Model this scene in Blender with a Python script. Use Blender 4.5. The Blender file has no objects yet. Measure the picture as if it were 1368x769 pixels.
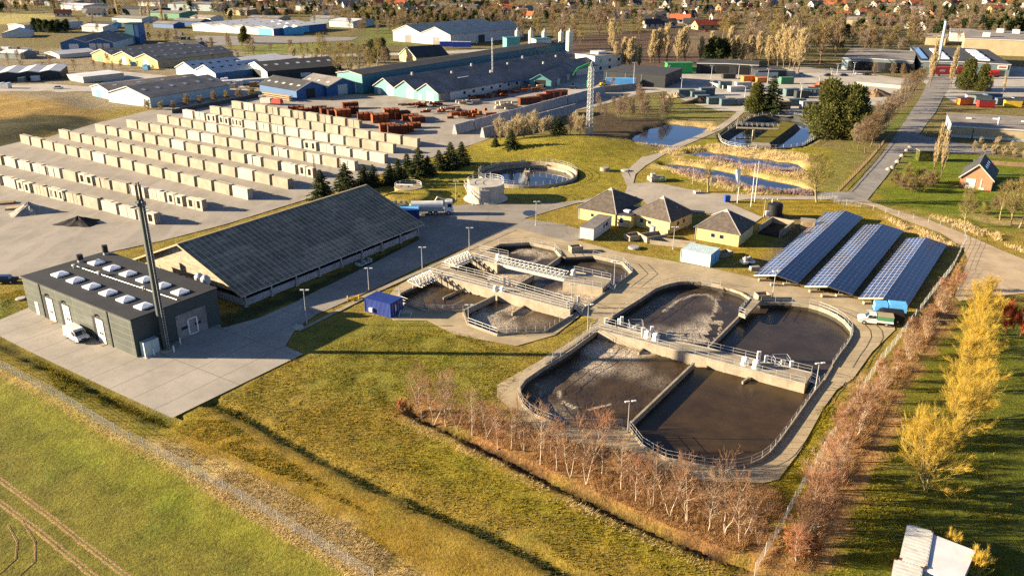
import bpy, math, random
import numpy as np
from mathutils import Vector, Matrix
from mathutils.geometry import tessellate_polygon
C = bpy.context.scene.collection
SC = bpy.context.scene
# ---------------------------------------------------------------- camera model
FPX, PITCH, CAMZ, CX, CY = 1100.0, math.radians(22.0), 57.0, 684.0, 384.5
cp, sp = math.cos(PITCH), math.sin(PITCH)
def G(x, y, z=0.0):
    """ground (or height z) position seen at a photo pixel; used to survey the site plan"""
    a, b = (x-CX)/FPX, -(y-CY)/FPX
    d = (a, cp+b*sp, -sp+b*cp)
    k = (z-CAMZ)/d[2]
    return (d[0]*k, d[1]*k)
def V(x, y, z=0.0):
    p = G(x, y, z); return Vector((p[0], p[1], z))
def PX(p):
    dx, dy, dz = p[0], p[1], p[2]-CAMZ
    fw = dy*cp-dz*sp; up = dy*sp+dz*cp
    return CX+FPX*dx/fw, CY-FPX*up/fw
def zat(bx, by, ty):
    """height of something standing at base pixel whose top is at row ty"""
    X, Y = G(bx, by); lo, hi = 0.0, 56.0
    for _ in range(40):
        m = (lo+hi)/2
        if PX((X, Y, m))[1] > ty: lo = m
        else: hi = m
    return lo
def mpp(x, y):
    """metres per photo pixel at a ground pixel"""
    X, Y = G(x, y); return math.sqrt(Y*Y+CAMZ*CAMZ)/FPX
# ---------------------------------------------------------------- materials
MATS = {}
class N:
    def __init__(s, name):
        s.m = bpy.data.materials.new(name); s.m.use_nodes = True
        s.t = s.m.node_tree; s.b = s.t.nodes['Principled BSDF']
    def new(s, t, **kw):
        n = s.t.nodes.new(t)
        for k, v in kw.items():
            if k in ('operation','data_type','blend_type','attribute_name','noise_dimensions','feature','wave_type','bands_direction','distance'): setattr(n, k, v)
            else: n.inputs[k].default_value = v
        return n
    def ln(s, a, b): s.t.links.new(a, b)
    def math(s, op, a, b=None, c=None):
        n = s.t.nodes.new('ShaderNodeMath'); n.operation = op
        for i, q in enumerate((a, b, c)):
            if q is None: continue
            if isinstance(q, (int, float)): n.inputs[i].default_value = q
            else: s.ln(q, n.inputs[i])
        return n.outputs[0]
    def mix(s, f, a, b, mode='MIX'):
        n = s.t.nodes.new('ShaderNodeMix'); n.data_type = 'RGBA'; n.blend_type = mode
        for i, q in ((0, f), (6, a), (7, b)):
            if isinstance(q, (int, float)): n.inputs[i].default_value = q
            elif isinstance(q, (tuple, list)): n.inputs[i].default_value = (*q[:3], 1)
            else: s.ln(q, n.inputs[i])
        return n.outputs[2]
    def pos(s): return s.new('ShaderNodeNewGeometry').outputs['Position']
    def obj(s): return s.new('ShaderNodeTexCoord').outputs['Object']
    def noise(s, vec, scale, detail=4, rough=.6, dist=0):
        n = s.new('ShaderNodeTexNoise', Scale=scale, Detail=detail, Roughness=rough, Distortion=dist)
        s.ln(vec, n.inputs['Vector']); return n.outputs['Fac']
    def sep(s, vec):
        n = s.new('ShaderNodeSeparateXYZ'); s.ln(vec, n.inputs[0]); return n.outputs
    def scalev(s, vec, sc):
        n = s.new('ShaderNodeMapping'); n.inputs['Scale'].default_value = sc; s.ln(vec, n.inputs['Vector']); return n.outputs[0]
    def ramp(s, f, a, b):
        n = s.new('ShaderNodeMapRange'); n.interpolation_type = 'SMOOTHSTEP'
        n.inputs[1].default_value = a; n.inputs[2].default_value = b; s.ln(f, n.inputs[0]); return n.outputs[0]
    def line(s, c, period, w):
        """1 on a line of width w repeating with the period along coordinate c"""
        f = s.math('FRACT', s.math('DIVIDE', c, period))
        return s.math('LESS_THAN', f, w/period)
    def bump(s, h, strength=.5, dist=.05):
        n = s.new('ShaderNodeBump', Strength=strength, Distance=dist); s.ln(h, n.inputs['Height'])
        s.ln(n.outputs[0], s.b.inputs['Normal'])
    def set(s, rough=.85, spec=.3, metal=0):
        s.b.inputs['Roughness'].default_value = rough; s.b.inputs['Specular IOR Level'].default_value = spec
        s.b.inputs['Metallic'].default_value = metal
    def col(s, c):
        if isinstance(c, (tuple, list)): s.b.inputs['Base Color'].default_value = (*c[:3], 1)
        else: s.ln(c, s.b.inputs['Base Color'])
def M(name, col=None, rough=.85, spec=.3, metal=0, var=.25, scale=.6, fine=0, bump=0, stain=None, ribs=None):
    """plain weathered material: base colour with coarse and fine noise; ribs=(axis, period) for corrugation"""
    if name in MATS: return MATS[name]
    n = N(name); n.set(rough, spec, metal); p = n.pos()
    c1 = n.noise(p, scale, 6, .65); c2 = n.noise(p, scale*9, 3)
    lo = tuple(x*(1-var) for x in col); hi = tuple(min(.95, x*(1+var*.8)) for x in col)
    c = n.mix(n.ramp(c1, .3, .7), lo, hi)
    if fine: c = n.mix(n.math('MULTIPLY', n.ramp(c2, .35, .7), fine), c, tuple(x*.45 for x in col))
    if stain:
        q = n.noise(n.scalev(p, (1, 1, .25)), scale*2.2, 5, .7)
        c = n.mix(n.math('MULTIPLY', n.ramp(q, .5, .72), stain[1]), c, stain[0])
    if ribs:
        x = n.sep(n.obj())[ribs[0]]
        w = n.math('SINE', n.math('MULTIPLY', x, 6.283/ribs[1])); n.bump(w, .8, ribs[1]*.25)
    elif bump: n.bump(c2, bump, .05)
    n.col(c); MATS[name] = n.m; return n.m
# common materials
M('concrete', (.28,.235,.17), var=.22, scale=.5, fine=.3, bump=.2, stain=((.16,.12,.08),.5))
M('panel_beige', (.25,.222,.170), var=.2, scale=.35, fine=.12, bump=.1, stain=((.22,.17,.1),.45))
M('panel_white', (.35,.325,.27), var=.12, scale=.4, fine=.15, bump=.1, stain=((.32,.27,.2),.4))
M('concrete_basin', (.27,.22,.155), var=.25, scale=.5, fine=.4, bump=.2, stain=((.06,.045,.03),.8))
M('concrete_grey', (.27,.26,.26), var=.2, scale=.5, fine=.25, bump=.2, stain=((.12,.11,.1),.5))
M('concrete_pale', (.36,.335,.285), var=.15, scale=.6, fine=.2, bump=.2, stain=((.25,.23,.2),.45))
M('galv', (.36,.36,.35), .5, .5, .4, var=.12)
M('white_paint', (.58,.57,.54), .5, .4, var=.1)
M('cream_paint', (.58,.54,.42), .5, .4, var=.1)
M('black', (.008,.008,.009), .6, .3, var=.2)
M('rubber', (.015,.015,.016), .8, .2, var=.2)
M('glass', (.015,.02,.028), .08, .6, var=.1)
M('dark_steel', (.03,.036,.036), .5, .4, var=.2)
M('blue_paint', (.012,.05,.32), .5, .4, var=.15)
M('red_paint', (.42,.03,.02), .5, .4, var=.15)
M('orange_paint', (.55,.16,.02), .5, .4, var=.15)
M('green_paint', (.02,.30,.06), .5, .4, var=.1)
M('dull_green', (.06,.19,.10), .6, .3, var=.12)
M('rust', (.24,.068,.022), .9, .15, var=.4, scale=.5, fine=.5)
M('rust_dark', (.10,.03,.014), .9, .15, var=.4, scale=.5, fine=.5)
M('wood', (.26,.17,.09), .85, .2, var=.3, fine=.4)
M('soil', (.045,.034,.024), .95, .1, var=.4, fine=.5, bump=.5)
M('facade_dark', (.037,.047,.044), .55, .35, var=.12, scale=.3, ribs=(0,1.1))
M('roof_felt', (.026,.027,.031), .8, .25, var=.25, scale=.25, fine=.3)
M('yellow_wall', (.50,.385,.165), .85, .2, var=.08, scale=.6, fine=.15)
M('roof_tile', (.105,.085,.070), .9, .2, var=.35, scale=1.2, fine=.6)
M('teal_wall', (.08,.215,.22), .55, .35, var=.1, scale=.3)
M('teal_dark', (.02,.105,.14), .55, .35, var=.1, scale=.3)
M('roof_grey', (.19,.172,.158), .85, .2, var=.35, scale=.12, fine=.45, stain=((.2,.19,.18),.4))
M('roof_mid', (.22,.195,.17), .85, .2, var=.3, scale=.15, fine=.4)
M('roof_tan', (.24,.205,.16), .85, .2, var=.2, scale=.15, fine=.3)
M('roof_pale', (.37,.345,.29), .8, .2, var=.15, scale=.15, fine=.25)
M('roof_white', (.46,.46,.47), .7, .3, var=.1, scale=.2, fine=.1)
M('roof_dark', (.042,.042,.044), .8, .25, var=.25, scale=.3)
M('roof_red', (.30,.065,.03), .85, .2, var=.25, scale=.5)
M('wall_white', (.44,.42,.38), .8, .25, var=.08, scale=.4)
M('wall_cyan', (.32,.38,.375), .7, .3, var=.08, scale=.3)
M('wall_blue', (.02,.075,.19), .6, .3, var=.1, scale=.3)
M('wall_sky', (.06,.30,.50), .6, .3, var=.1, scale=.3)
M('wall_tan', (.30,.245,.15), .8, .2, var=.12, scale=.3)
M('wall_hall_yellow', (.38,.285,.115), .8, .2, var=.1, scale=.3)
M('wall_black', (.022,.024,.026), .6, .3, var=.15, scale=.4)
M('wall_grey', (.11,.14,.145), .6, .3, var=.15, scale=.3)
M('brick', (.34,.16,.09), .9, .15, var=.2, scale=2, fine=.3)
M('blue_tarp', (.03,.19,.60), .5, .3, var=.15)
M('tarp_light', (.10,.36,.70), .5, .3, var=.12)
M('skydome', (.62,.62,.64), .25, .5, var=.06)
M('stone', (.3,.26,.2), .9, .2, var=.3, fine=.4)
M('box_steel', (.07,.105,.12), .6, .3, var=.2)
M('container_blue', (.010,.028,.17), .5, .4, var=.15, ribs=(0,.28))
M('container_pale', (.40,.50,.52), .55, .35, var=.12, scale=.8, stain=((.25,.2,.15),.4), ribs=(0,.28))
M('container_roof', (.50,.49,.45), .6, .3, var=.15, scale=.9, stain=((.25,.18,.1),.4))
M('container_white', (.58,.55,.47), .55, .35, var=.12, scale=.8, stain=((.22,.14,.07),.75), ribs=(0,.30))
M('pale_wood', (.42,.30,.17), .85, .2, var=.3, fine=.4)
M('bark_birch', (.43,.35,.26), .9, .2, var=.35, scale=3, fine=.5)
M('bark_brown', (.14,.10,.065), .9, .2, var=.35, scale=3, fine=.4)
M('bark_olive', (.23,.18,.08), .9, .2, var=.3, scale=3, fine=.3)
def twig(name, a, b, sc=1.5):
    n = N(name); n.set(.9, .15); c = n.noise(n.pos(), sc, 3)
    q = n.mix(n.ramp(c, .35, .65), a, b); n.col(q); tr = n.new('ShaderNodeBsdfTranslucent'); n.ln(q, tr.inputs[0]); mx = n.new('ShaderNodeMixShader'); mx.inputs[0].default_value = .35
    n.ln(n.b.outputs[0], mx.inputs[1]); n.ln(tr.outputs[0], mx.inputs[2]); n.ln(mx.outputs[0], n.t.nodes['Material Output'].inputs[0]); MATS[name] = n.m
twig('twig_birch', (.22,.115,.06), (.38,.22,.12))
twig('twig_far', (.15,.115,.07), (.27,.21,.13))
twig('twig_far_pink', (.19,.135,.10), (.31,.23,.165))
twig('litter_twig', (.30,.16,.065), (.42,.26,.12))
twig('twig_red', (.28,.13,.07), (.43,.23,.13))
twig('twig_pinkgrey', (.30,.19,.11), (.46,.31,.19))
twig('twig_brown', (.13,.085,.045), (.27,.19,.10))
twig('twig_olive', (.16,.125,.045), (.32,.25,.10))
twig('twig_straw', (.32,.25,.14), (.48,.39,.23))
twig('twig_yellow', (.40,.27,.04), (.58,.41,.075))
twig('twig_crimson', (.38,.07,.035), (.50,.12,.05))
twig('leaf_copper', (.36,.16,.06), (.48,.24,.10), 4)
twig('needle_dark', (.024,.038,.015), (.080,.092,.032), 2)
twig('needle_olive', (.045,.055,.014), (.13,.125,.032), 1)
twig('ever_green', (.02,.034,.012), (.05,.062,.02), 1)
twig('straw', (.48,.36,.18), (.58,.45,.24), 3)
twig('twig_poplar', (.40,.31,.16), (.58,.47,.27))
twig('grass_blade', (.12,.11,.010), (.26,.19,.018), .35)
twig('reed_mauve', (.28,.20,.20), (.40,.30,.26), 3)
# ---------------------------------------------------------------- mesh builder
class MB:
    def __init__(s): s.v = []; s.f = []; s.m = []
    def add(s, vs, fs, m=0):
        o = len(s.v); s.v.extend(tuple(v) for v in vs)
        for f in fs: s.f.append(tuple(i+o for i in f)); s.m.append(m)
        return s
    def box(s, x0, x1, y0, y1, z0, z1, m=0, taper=0):
        t = taper
        return s.add([(x0,y0,z0),(x1,y0,z0),(x1,y1,z0),(x0,y1,z0),(x0+t,y0+t,z1),(x1-t,y0+t,z1),(x1-t,y1-t,z1),(x0+t,y1-t,z1)],
              [(3,2,1,0),(4,5,6,7),(0,1,5,4),(1,2,6,5),(2,3,7,6),(3,0,4,7)], m)
    def beam(s, p, q, w, h, m=0):
        """box along p-q: width w (horizontal), height h below the line p-q"""
        p, q = Vector(p), Vector(q); d = (q-p); n = Vector((-d.y, d.x, 0))
        n = n.normalized()*w/2 if n.length > 1e-6 else Vector((w/2,0,0)); u = Vector((0,0,-h))
        return s.add([p-n,p+n,q+n,q-n,p-n+u,p+n+u,q+n+u,q-n+u],[(0,3,2,1),(4,5,6,7),(0,1,5,4),(1,2,6,5),(2,3,7,6),(3,0,4,7)], m)
    def prism(s, poly, z0, z1, m=0):
        n = len(poly)
        vs = [(*p[:2],z0) for p in poly]+[(*p[:2],z1) for p in poly]
        fs = [tuple(range(n,2*n)), tuple(range(n-1,-1,-1))]+[(i,(i+1)%n,n+(i+1)%n,n+i) for i in range(n)]
        return s.add(vs, fs, m)
    def cyl(s, x, y, z0, z1, r0, r1=None, n=14, m=0, cap=True):
        r1 = r0 if r1 is None else r1
        vs = [(x+r*math.cos(6.28318*i/n), y+r*math.sin(6.28318*i/n), z) for z, r in ((z0,r0),(z1,r1)) for i in range(n)]
        fs = [(i,(i+1)%n,n+(i+1)%n,n+i) for i in range(n)]
        if cap: fs += [tuple(range(n,2*n)), tuple(range(n-1,-1,-1))]
        return s.add(vs, fs, m)
    def tube(s, p, q, r, n=5, m=0, r1=None):
        p, q = Vector(p), Vector(q); d = q-p
        if d.length < 1e-6: return s
        a = d.orthogonal().normalized(); b = d.normalized().cross(a); r1 = r if r1 is None else r1
        vs = [c+(a*math.cos(6.28318*i/n)+b*math.sin(6.28318*i/n))*k for c, k in ((p,r),(q,r1)) for i in range(n)]
        return s.add(vs, [(i,(i+1)%n,n+(i+1)%n,n+i) for i in range(n)]+[tuple(range(n,2*n)), tuple(range(n-1,-1,-1))], m)
    def path(s, pts, r, n=5, m=0):
        for a, b in zip(pts, pts[1:]): s.tube(a, b, r, n, m)
        return s
    def poly(s, pts, m=0): return s.add(pts, [tuple(range(len(pts)))], m)
    def build(s, name, mats, parent=None, smooth=False):
        if isinstance(mats, str): mats = [mats]
        me = bpy.data.meshes.new(name); me.from_pydata(s.v, [], s.f)
        for m in mats: me.materials.append(MATS[m] if isinstance(m, str) else m)
        if len(mats) > 1: me.polygons.foreach_set('material_index', s.m)
        if smooth: me.polygons.foreach_set('use_smooth', [True]*len(s.f))
        me.update()
        o = bpy.data.objects.new(name, me); C.objects.link(o)
        if parent is not None: o.parent = parent
        return o
def raw(name, verts, faces, mats, parent=None, mi=None, smooth=False):
    """fast path for numpy triangles / quads"""
    me = bpy.data.meshes.new(name); k = faces.shape[1]
    me.vertices.add(len(verts)); me.vertices.foreach_set('co', np.asarray(verts, np.float32).ravel())
    me.loops.add(faces.size); me.loops.foreach_set('vertex_index', faces.astype(np.int32).ravel())
    me.polygons.add(len(faces)); me.polygons.foreach_set('loop_start', np.arange(0, faces.size, k, dtype=np.int32))
    me.polygons.foreach_set('loop_total', np.full(len(faces), k, np.int32))
    for m in ([mats] if isinstance(mats, str) else mats): me.materials.append(MATS[m] if isinstance(m, str) else m)
    if mi is not None: me.polygons.foreach_set('material_index', np.asarray(mi, np.int32))
    if smooth: me.polygons.foreach_set('use_smooth', np.ones(len(faces), bool))
    me.update(calc_edges=True)
    o = bpy.data.objects.new(name, me); C.objects.link(o)
    if parent is not None: o.parent = parent
    return o
def tag(o, label=None, cat=None, group=None, kind=None):
    if label: o['label'] = label
    if cat: o['category'] = cat
    if group: o['group'] = group
    if kind: o['kind'] = kind
    return o
def thing(name, label, cat, loc=(0,0,0), rot=0, group=None):
    o = bpy.data.objects.new(name, None); C.objects.link(o); o.empty_display_size = .3
    o.location = (loc[0], loc[1], loc[2] if len(loc) > 2 else 0); o.rotation_euler = (0,0,rot)
    return tag(o, label, cat, group)
KIDS = {}
def kids(o):
    return [c for c in bpy.data.objects if c.parent is o]
def remember(o):
    KIDS[o.name] = [(c, kids(c)) for c in kids(o)]
def dup(o, loc=None, rot=None, scale=None, label=None, group=None):
    """copy of a thing with copies of its parts and sub-parts"""
    if o.name not in KIDS: remember(o)
    r = o.copy(); C.objects.link(r)
    if loc is not None: r.location = (loc[0], loc[1], loc[2] if len(loc) > 2 else 0)
    if rot is not None: r.rotation_euler = (0,0,rot)
    if scale is not None: r.scale = (scale,)*3 if isinstance(scale, (int,float)) else scale
    if label: r['label'] = label
    if group: r['group'] = group
    for c, gs in KIDS[o.name]:
        k = c.copy(); C.objects.link(k); k.parent = r
        for g in gs:
            q = g.copy(); C.objects.link(q); q.parent = k
    return r
def drop(o):
    for c in kids(o):
        for g in kids(c): bpy.data.objects.remove(g)
        bpy.data.objects.remove(c)
    bpy.data.objects.remove(o)
ORD = ['first','second','third','fourth','fifth','sixth','seventh','eighth','ninth','tenth','eleventh','twelfth','thirteenth','fourteenth','fifteenth','sixteenth','seventeenth','eighteenth','nineteenth','twentieth']
def nth(i):
    if i < 20: return ORD[i]
    t = ['twenty','thirty','forty','fifty','sixty','seventy','eighty'][(i+1)//10-2]
    return (t[:-1]+'ieth') if (i+1) % 10 == 0 else t+'-'+ORD[(i+1) % 10-1]
def label_lr(objs, text):
    """objects that only their place tells apart: ordinal from the left in the picture; text holds {}"""
    s = sorted(objs, key=lambda o: PX((o.location.x, o.location.y, o.location.z))[0])
    for i, o in enumerate(s): o['label'] = text.format(nth(i) if len(s) > 1 else 'only')
# ---------------------------------------------------------------- camera, light, world
cam = bpy.data.cameras.new('camera'); co = bpy.data.objects.new('camera', cam); C.objects.link(co)
co.location = (0,0,CAMZ); co.rotation_euler = (math.radians(90)-PITCH, 0, 0)
cam.sensor_fit = 'HORIZONTAL'; cam.angle = 2*math.atan(684.0/FPX); cam.clip_end = 8000; cam.clip_start = .5
SC.camera = co
SUN_EL, SUN_AZ = math.radians(14.8), math.radians(-88.5)   # azimuth of the sun measured from +Y towards +X
sd = Vector((math.sin(SUN_AZ)*math.cos(SUN_EL), math.cos(SUN_AZ)*math.cos(SUN_EL), math.sin(SUN_EL)))
sl = bpy.data.lights.new('sun', 'SUN'); sl.energy = 5.0; sl.angle = math.radians(.5); sl.color = (1,.82,.56)
so = bpy.data.objects.new('sun', sl); C.objects.link(so); so.rotation_euler = sd.to_track_quat('Z','Y').to_euler()
w = bpy.data.worlds.new('World'); SC.world = w; w.use_nodes = True
sky = w.node_tree.nodes.new('ShaderNodeTexSky'); sky.sky_type = 'NISHITA'; sky.sun_disc = False
sky.sun_elevation = SUN_EL; sky.sun_rotation = SUN_AZ; sky.air_density = .42; sky.dust_density = .25; sky.ozone_density = 1.5
bg = w.node_tree.nodes['Background']; bg.inputs[1].default_value = .058
w.node_tree.links.new(sky.outputs[0], bg.inputs[0])
SC.view_settings.view_transform = 'Standard'; SC.view_settings.look = 'None'
SC.view_settings.exposure = 2.25; SC.view_settings.gamma = 1.0
SC.render.engine = 'CYCLES'; SC.cycles.max_bounces = 6; SC.cycles.use_denoising = False
# ================================================================= SITE PLAN (surveyed outlines)
def GP(pts, z=0): return [G(x, y, z) for x, y in pts]
RIM = .25; WATER_Z = -.80
BIG = [(797,444),(762,470),(726,492),(703,508),(696.4,518),(695,527),(700,539),(709,548),(719,554.5),(734,560.5),(744,564),(757,567),(780,568.5),(831,569),
 (843,571),(859.6,593),(874,602),(890,610),(907,613.5),(941,620.5),(960,622.5),(981,622.5),(1002,618),(1016,611.5),(1027,603),(1040,587.5),(1054.6,567.5),(1085,524.6),(1099,507),(1110,488),(1120.5,472),(1130,460),
 (1137,448),(1136,439),(1127,428.6),(1117,421.5),(1106,416),(1094,411.5),(1081,408),(1058,405),(1036,404),(1016,404.7),(1004,399.5),(989.5,390),(976,385.5),(962,382),(950,379.5),(937.4,377.7),(920.5,376.5),(908,377.2),(896,379.6),(886,382.5),(876,386.5),(856,400),(838,411),(819,423)]
OCT = [(534,392),(537,403),(565,413.5),(592,414.5),(620,414),(626.6,432),(664.7,446),(690,443.7),(727,441.7),(759,422.6),(783,407.5),(805,391.5),(819.5,381),(843,364),(831,351),(792,342),(755,344),(748.5,342),(740,332),(707,324.5),(667,326.5),(648,336),(625,347),(573,373)]
def offset(poly, d):
    """grow a closed outline outward by d metres"""
    P = [Vector((p[0], p[1])) for p in poly]; n = len(P)
    A = sum(P[i].x*P[(i+1)%n].y-P[(i+1)%n].x*P[i].y for i in range(n))
    s = 1 if A > 0 else -1; out = []
    for i in range(n):
        a = (P[i]-P[i-1]).normalized(); b = (P[(i+1)%n]-P[i]).normalized()
        na = Vector((a.y,-a.x))*s; nb = Vector((b.y,-b.x))*s
        m = (na+nb); m = m/max(m.length,1e-6); k = d/max(.45, m.dot(na))
        out.append(tuple(P[i]+m*k))
    return out
BIGW = GP(BIG, RIM); OCTW = GP(OCT, RIM)
CLC, CLR = G(705,233), 13.6
circ = lambda c, r, n=64: [(c[0]+r*math.cos(6.28318*i/n), c[1]+r*math.sin(6.28318*i/n)) for i in range(n)]
CLW = circ(CLC, CLR)
LAG = [(962,183),(966,190),(975,194),(990,196.5),(1010,198),(1035,198),(1055,197),(1070,195),(1087,186),(1092,176),(1092,166),(1080,158),(1060,155),(1040,154),(1020,154.5),(1004,158),(990,166),(975,174)]
LAGW = GP(LAG)
POND = [(843,184),(853,190),(866,192.5),(880,194),(904,192),(925,184),(950,170),(935,167),(915,165),(895,164),(878,168),(860,175)]
CH1 = [(890,218),(912,224),(950,233),(1000,246),(1040,252),(1072,253),(1066,246),(1030,239),(985,229),(940,222),(905,218)]
CH2 = [(925,203),(955,210),(1000,219),(1050,225),(1073,224),(1066,217),(1020,210),(975,204),(945,200)]
# ---------------------------------------------------------------- numpy polygon tools
def inside(P, X, Y):
    P = np.asarray(P); x1, y1 = P[:,0], P[:,1]; x2, y2 = np.roll(x1,-1), np.roll(y1,-1)
    r = np.zeros(X.shape, bool)
    for a,b,c,d in zip(x1,y1,x2,y2):
        if abs(d-b) < 1e-9: continue
        k = ((b > Y) != (d > Y)) & (X < (c-a)*(Y-b)/(d-b)+a); r ^= k
    return r
def dseg(P, X, Y, closed=True):
    P = list(P); D = np.full(X.shape, 1e9)
    for i in range(len(P) if closed else len(P)-1):
        a, b = P[i], P[(i+1) % len(P)]
        vx, vy = b[0]-a[0], b[1]-a[1]; L = vx*vx+vy*vy+1e-9
        t = np.clip(((X-a[0])*vx+(Y-a[1])*vy)/L, 0, 1)
        D = np.minimum(D, np.hypot(X-a[0]-t*vx, Y-a[1]-t*vy))
    return D
def sdist(P, X, Y):
    d = dseg(P, X, Y); return np.where(inside(P, X, Y), -d, d)
def smooth(a, b, x):
    t = np.clip((x-a)/(b-a), 0, 1); return t*t*(3-2*t)
def vnoise(X, Y, s, seed=0):
    """value noise on arrays"""
    x, y = X/s, Y/s; xi, yi = np.floor(x).astype(np.int64), np.floor(y).astype(np.int64); fx, fy = x-xi, y-yi
    fx, fy = fx*fx*(3-2*fx), fy*fy*(3-2*fy)
    def h(a, b):
        q = (a*374761393+b*668265263+seed*1442695041) & 0xffffffff
        q = ((q ^ (q >> 13))*1274126177) & 0xffffffff
        return ((q ^ (q >> 16)) & 0xffff)/65535.0
    return (h(xi,yi)*(1-fx)+h(xi+1,yi)*fx)*(1-fy)+(h(xi,yi+1)*(1-fx)+h(xi+1,yi+1)*fx)*fy
# ---------------------------------------------------------------- terrain
def axis(lo, hi, f0, f1, step, grow, cap):
    a = [f0]
    while a[-1] < f1: a.append(a[-1]+step)
    s = step
    while a[-1] < hi: s = min(s*grow, cap); a.append(a[-1]+s)
    s = step
    while a[0] > lo: s = min(s*grow, cap); a.insert(0, a[0]-s)
    return np.array(a)
gx = axis(-2600, 2600, -92, 112, .75, 1.05, 60); gy = axis(-60, 3000, 56, 180, .75, 1.022, 45)
GX, GY = np.meshgrid(gx, gy); TX, TY = GX.ravel(), GY.ravel()
ditch1 = GP([(545,545),(575,562),(640,592),(700,622),(760,652),(830,687),(900,718),(960,742),(1000,752)])
ditch2 = GP([(285,538),(330,556),(370,580),(430,612),(500,647),(570,678),(640,706),(700,734),(770,772)])
bank1 = GP([(-40,440),(0,452),(43,473),(100,500),(170,535),(226,562)])
Z = np.zeros_like(TX)
n1 = vnoise(TX,TY,2.3,1)+.5*vnoise(TX,TY,1.1,2); n2 = vnoise(TX,TY,14,3)
Z -= .06*n1+.05*n2
d1 = dseg(ditch1,TX,TY,False)+(vnoise(TX,TY,1.6,4)-.5)*.7; Z -= .75*(1-smooth(.2,1.2,d1))
d2 = dseg(ditch2,TX,TY,False)+(vnoise(TX,TY,2.2,5)-.5)*1.0; Z -= .45*(1-smooth(.2,1.6,d2))
db = dseg(bank1,TX,TY,False)+(vnoise(TX,TY,2.2,6)-.5)*.8; Z -= .75*(1-smooth(.2,2.3,db))
field = GP([(-700,250),(-150,434),(-60,470),(4,500),(85,543),(155,586),(253,636),(350,691),(466,761),(520,800),(700,1250),(-900,1250)])
sf = sdist(field,TX,TY); Z -= 1.0*smooth(1.0,-5,sf)
hall_d = sdist(GP([(285,536),(560,769),(480,800),(240,565)]),TX,TY); Z += .10*smooth(1.5,-2,hall_d)*(n1-.4)
mnd = G(760,196); md = np.hypot((TX-mnd[0])/34,(TY-mnd[1])/22); Z += 2.6*(1-smooth(.15,1,md))      # grassy knoll under the mast
m2 = G(548,268); md2 = np.hypot((TX-m2[0])/9.5,(TY-m2[1])/9.5); Z += 1.9*(1-smooth(.45,1,md2))
lm = GP([(-60,128),(0,124),(60,122),(110,130),(134,150),(128,165),(60,184),(-60,200)]); Z += 1.8*smooth(2,-12,sdist(lm,TX,TY))*(.6+.8*vnoise(TX,TY,9,8))
for P, dep in ((BIGW,6),(OCTW,6),(CLW,6)): Z = np.where(sdist(P,TX,TY) < 1.0, -dep, Z)
lgd = sdist(LAGW,TX,TY); Z = np.where(lgd < .2, np.minimum(Z,-7), Z)
for P in (POND,CH1,CH2):
    q = sdist(GP(P),TX,TY)+(vnoise(TX,TY,4,9)-.5)*3; Z -= 1.5*smooth(2.6,-1.2,q)
# ---- ground cover colours: (outline, albedo, feather m); later ones lie over earlier ones
ga = np.tile(np.array([.135,.108,.042]), (len(TX),1))
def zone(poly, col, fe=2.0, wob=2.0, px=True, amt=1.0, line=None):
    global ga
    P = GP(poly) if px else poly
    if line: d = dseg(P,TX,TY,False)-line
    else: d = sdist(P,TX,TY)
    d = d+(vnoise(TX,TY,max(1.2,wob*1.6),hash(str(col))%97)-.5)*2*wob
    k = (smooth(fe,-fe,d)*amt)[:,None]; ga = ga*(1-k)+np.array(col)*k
STRAW, GOLD, GREEN, LITTER, DARKG = (.40,.29,.12), (.185,.138,.025), (.095,.115,.008), (.21,.11,.042), (.028,.036,.012)
zone([(-300,0),(1700,0),(1700,-12),(-300,-12)], (.15,.12,.075), 60, 30)
zone([(-100,110),(420,110),(620,180),(1500,260),(1700,1300),(-600,1300)], GOLD, 6, 4)            # meadows of the plant
zone([(395,462),(470,418),(600,430),(640,470),(690,500),(640,560),(540,548),(430,510)], (.130,.124,.018), 4, 4, amt=.8)
zone([(225,560),(340,545),(520,560),(600,590),(820,700),(1000,760),(900,900),(420,800)], (.185,.125,.022), 3, 4, amt=.8)
zone([(500,590),(640,610),(760,670),(900,745),(760,720),(600,650)], (.165,.145,.010), 3, 3, amt=.6)
zone([(-80,400),(20,398),(40,412),(0,428),(-80,440)], (.11,.12,.025), 2, 2)
zone([(280,560),(350,590),(470,660),(590,728),(680,790),(520,800),(400,720),(290,640),(180,590),(215,570)], (.20,.125,.016), 2.5, 2.5, amt=.8)
zone([(205,588),(300,616),(380,654),(450,694),(520,738),(570,780),(500,792),(440,752),(330,690),(250,640)], STRAW, 1.5, 2.2, amt=.8)
zone([(-40,425),(0,440),(45,462),(120,500),(228,552),(290,560),(240,580),(110,548),(-20,478)], (.16,.125,.014), 2, 2.5, amt=.8)
zone([(-700,250),(-150,434),(4,500),(155,586),(253,636),(466,761),(520,800),(700,1250),(-900,1250)], (.118,.114,.019), .8, .5)   # winter crop
zone([(-40,476),(4,496),(85,539),(155,582),(253,632),(350,687),(466,757),(500,778)], (.30,.21,.07), .6, .4, line=.4)
zone([(-40,520),(60,530),(250,645),(420,740),(420,769),(160,650),(0,560)], (.10,.115,.009), 5, 3, amt=.6)
zone([(530,538),(560,528),(690,560),(760,580),(860,600),(960,640),(1050,640),(1060,700),(1040,769),(1000,760),(900,720),(700,622),(575,560)], LITTER, 2, 2.5)
zone([(-40,440),(0,452),(43,473),(100,500),(170,535),(226,562)], DARKG, 1.2, .8, line=1.1, amt=.6)
zone([(550,549),(640,592),(700,622),(760,652),(830,687),(900,718),(960,742)], (.035,.022,.012), .5, .4, line=.45)
zone([(540,556),(640,602),(760,664),(830,698),(900,730),(960,756)], (.27,.17,.05), .5, .5, line=.4, amt=.7)
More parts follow.
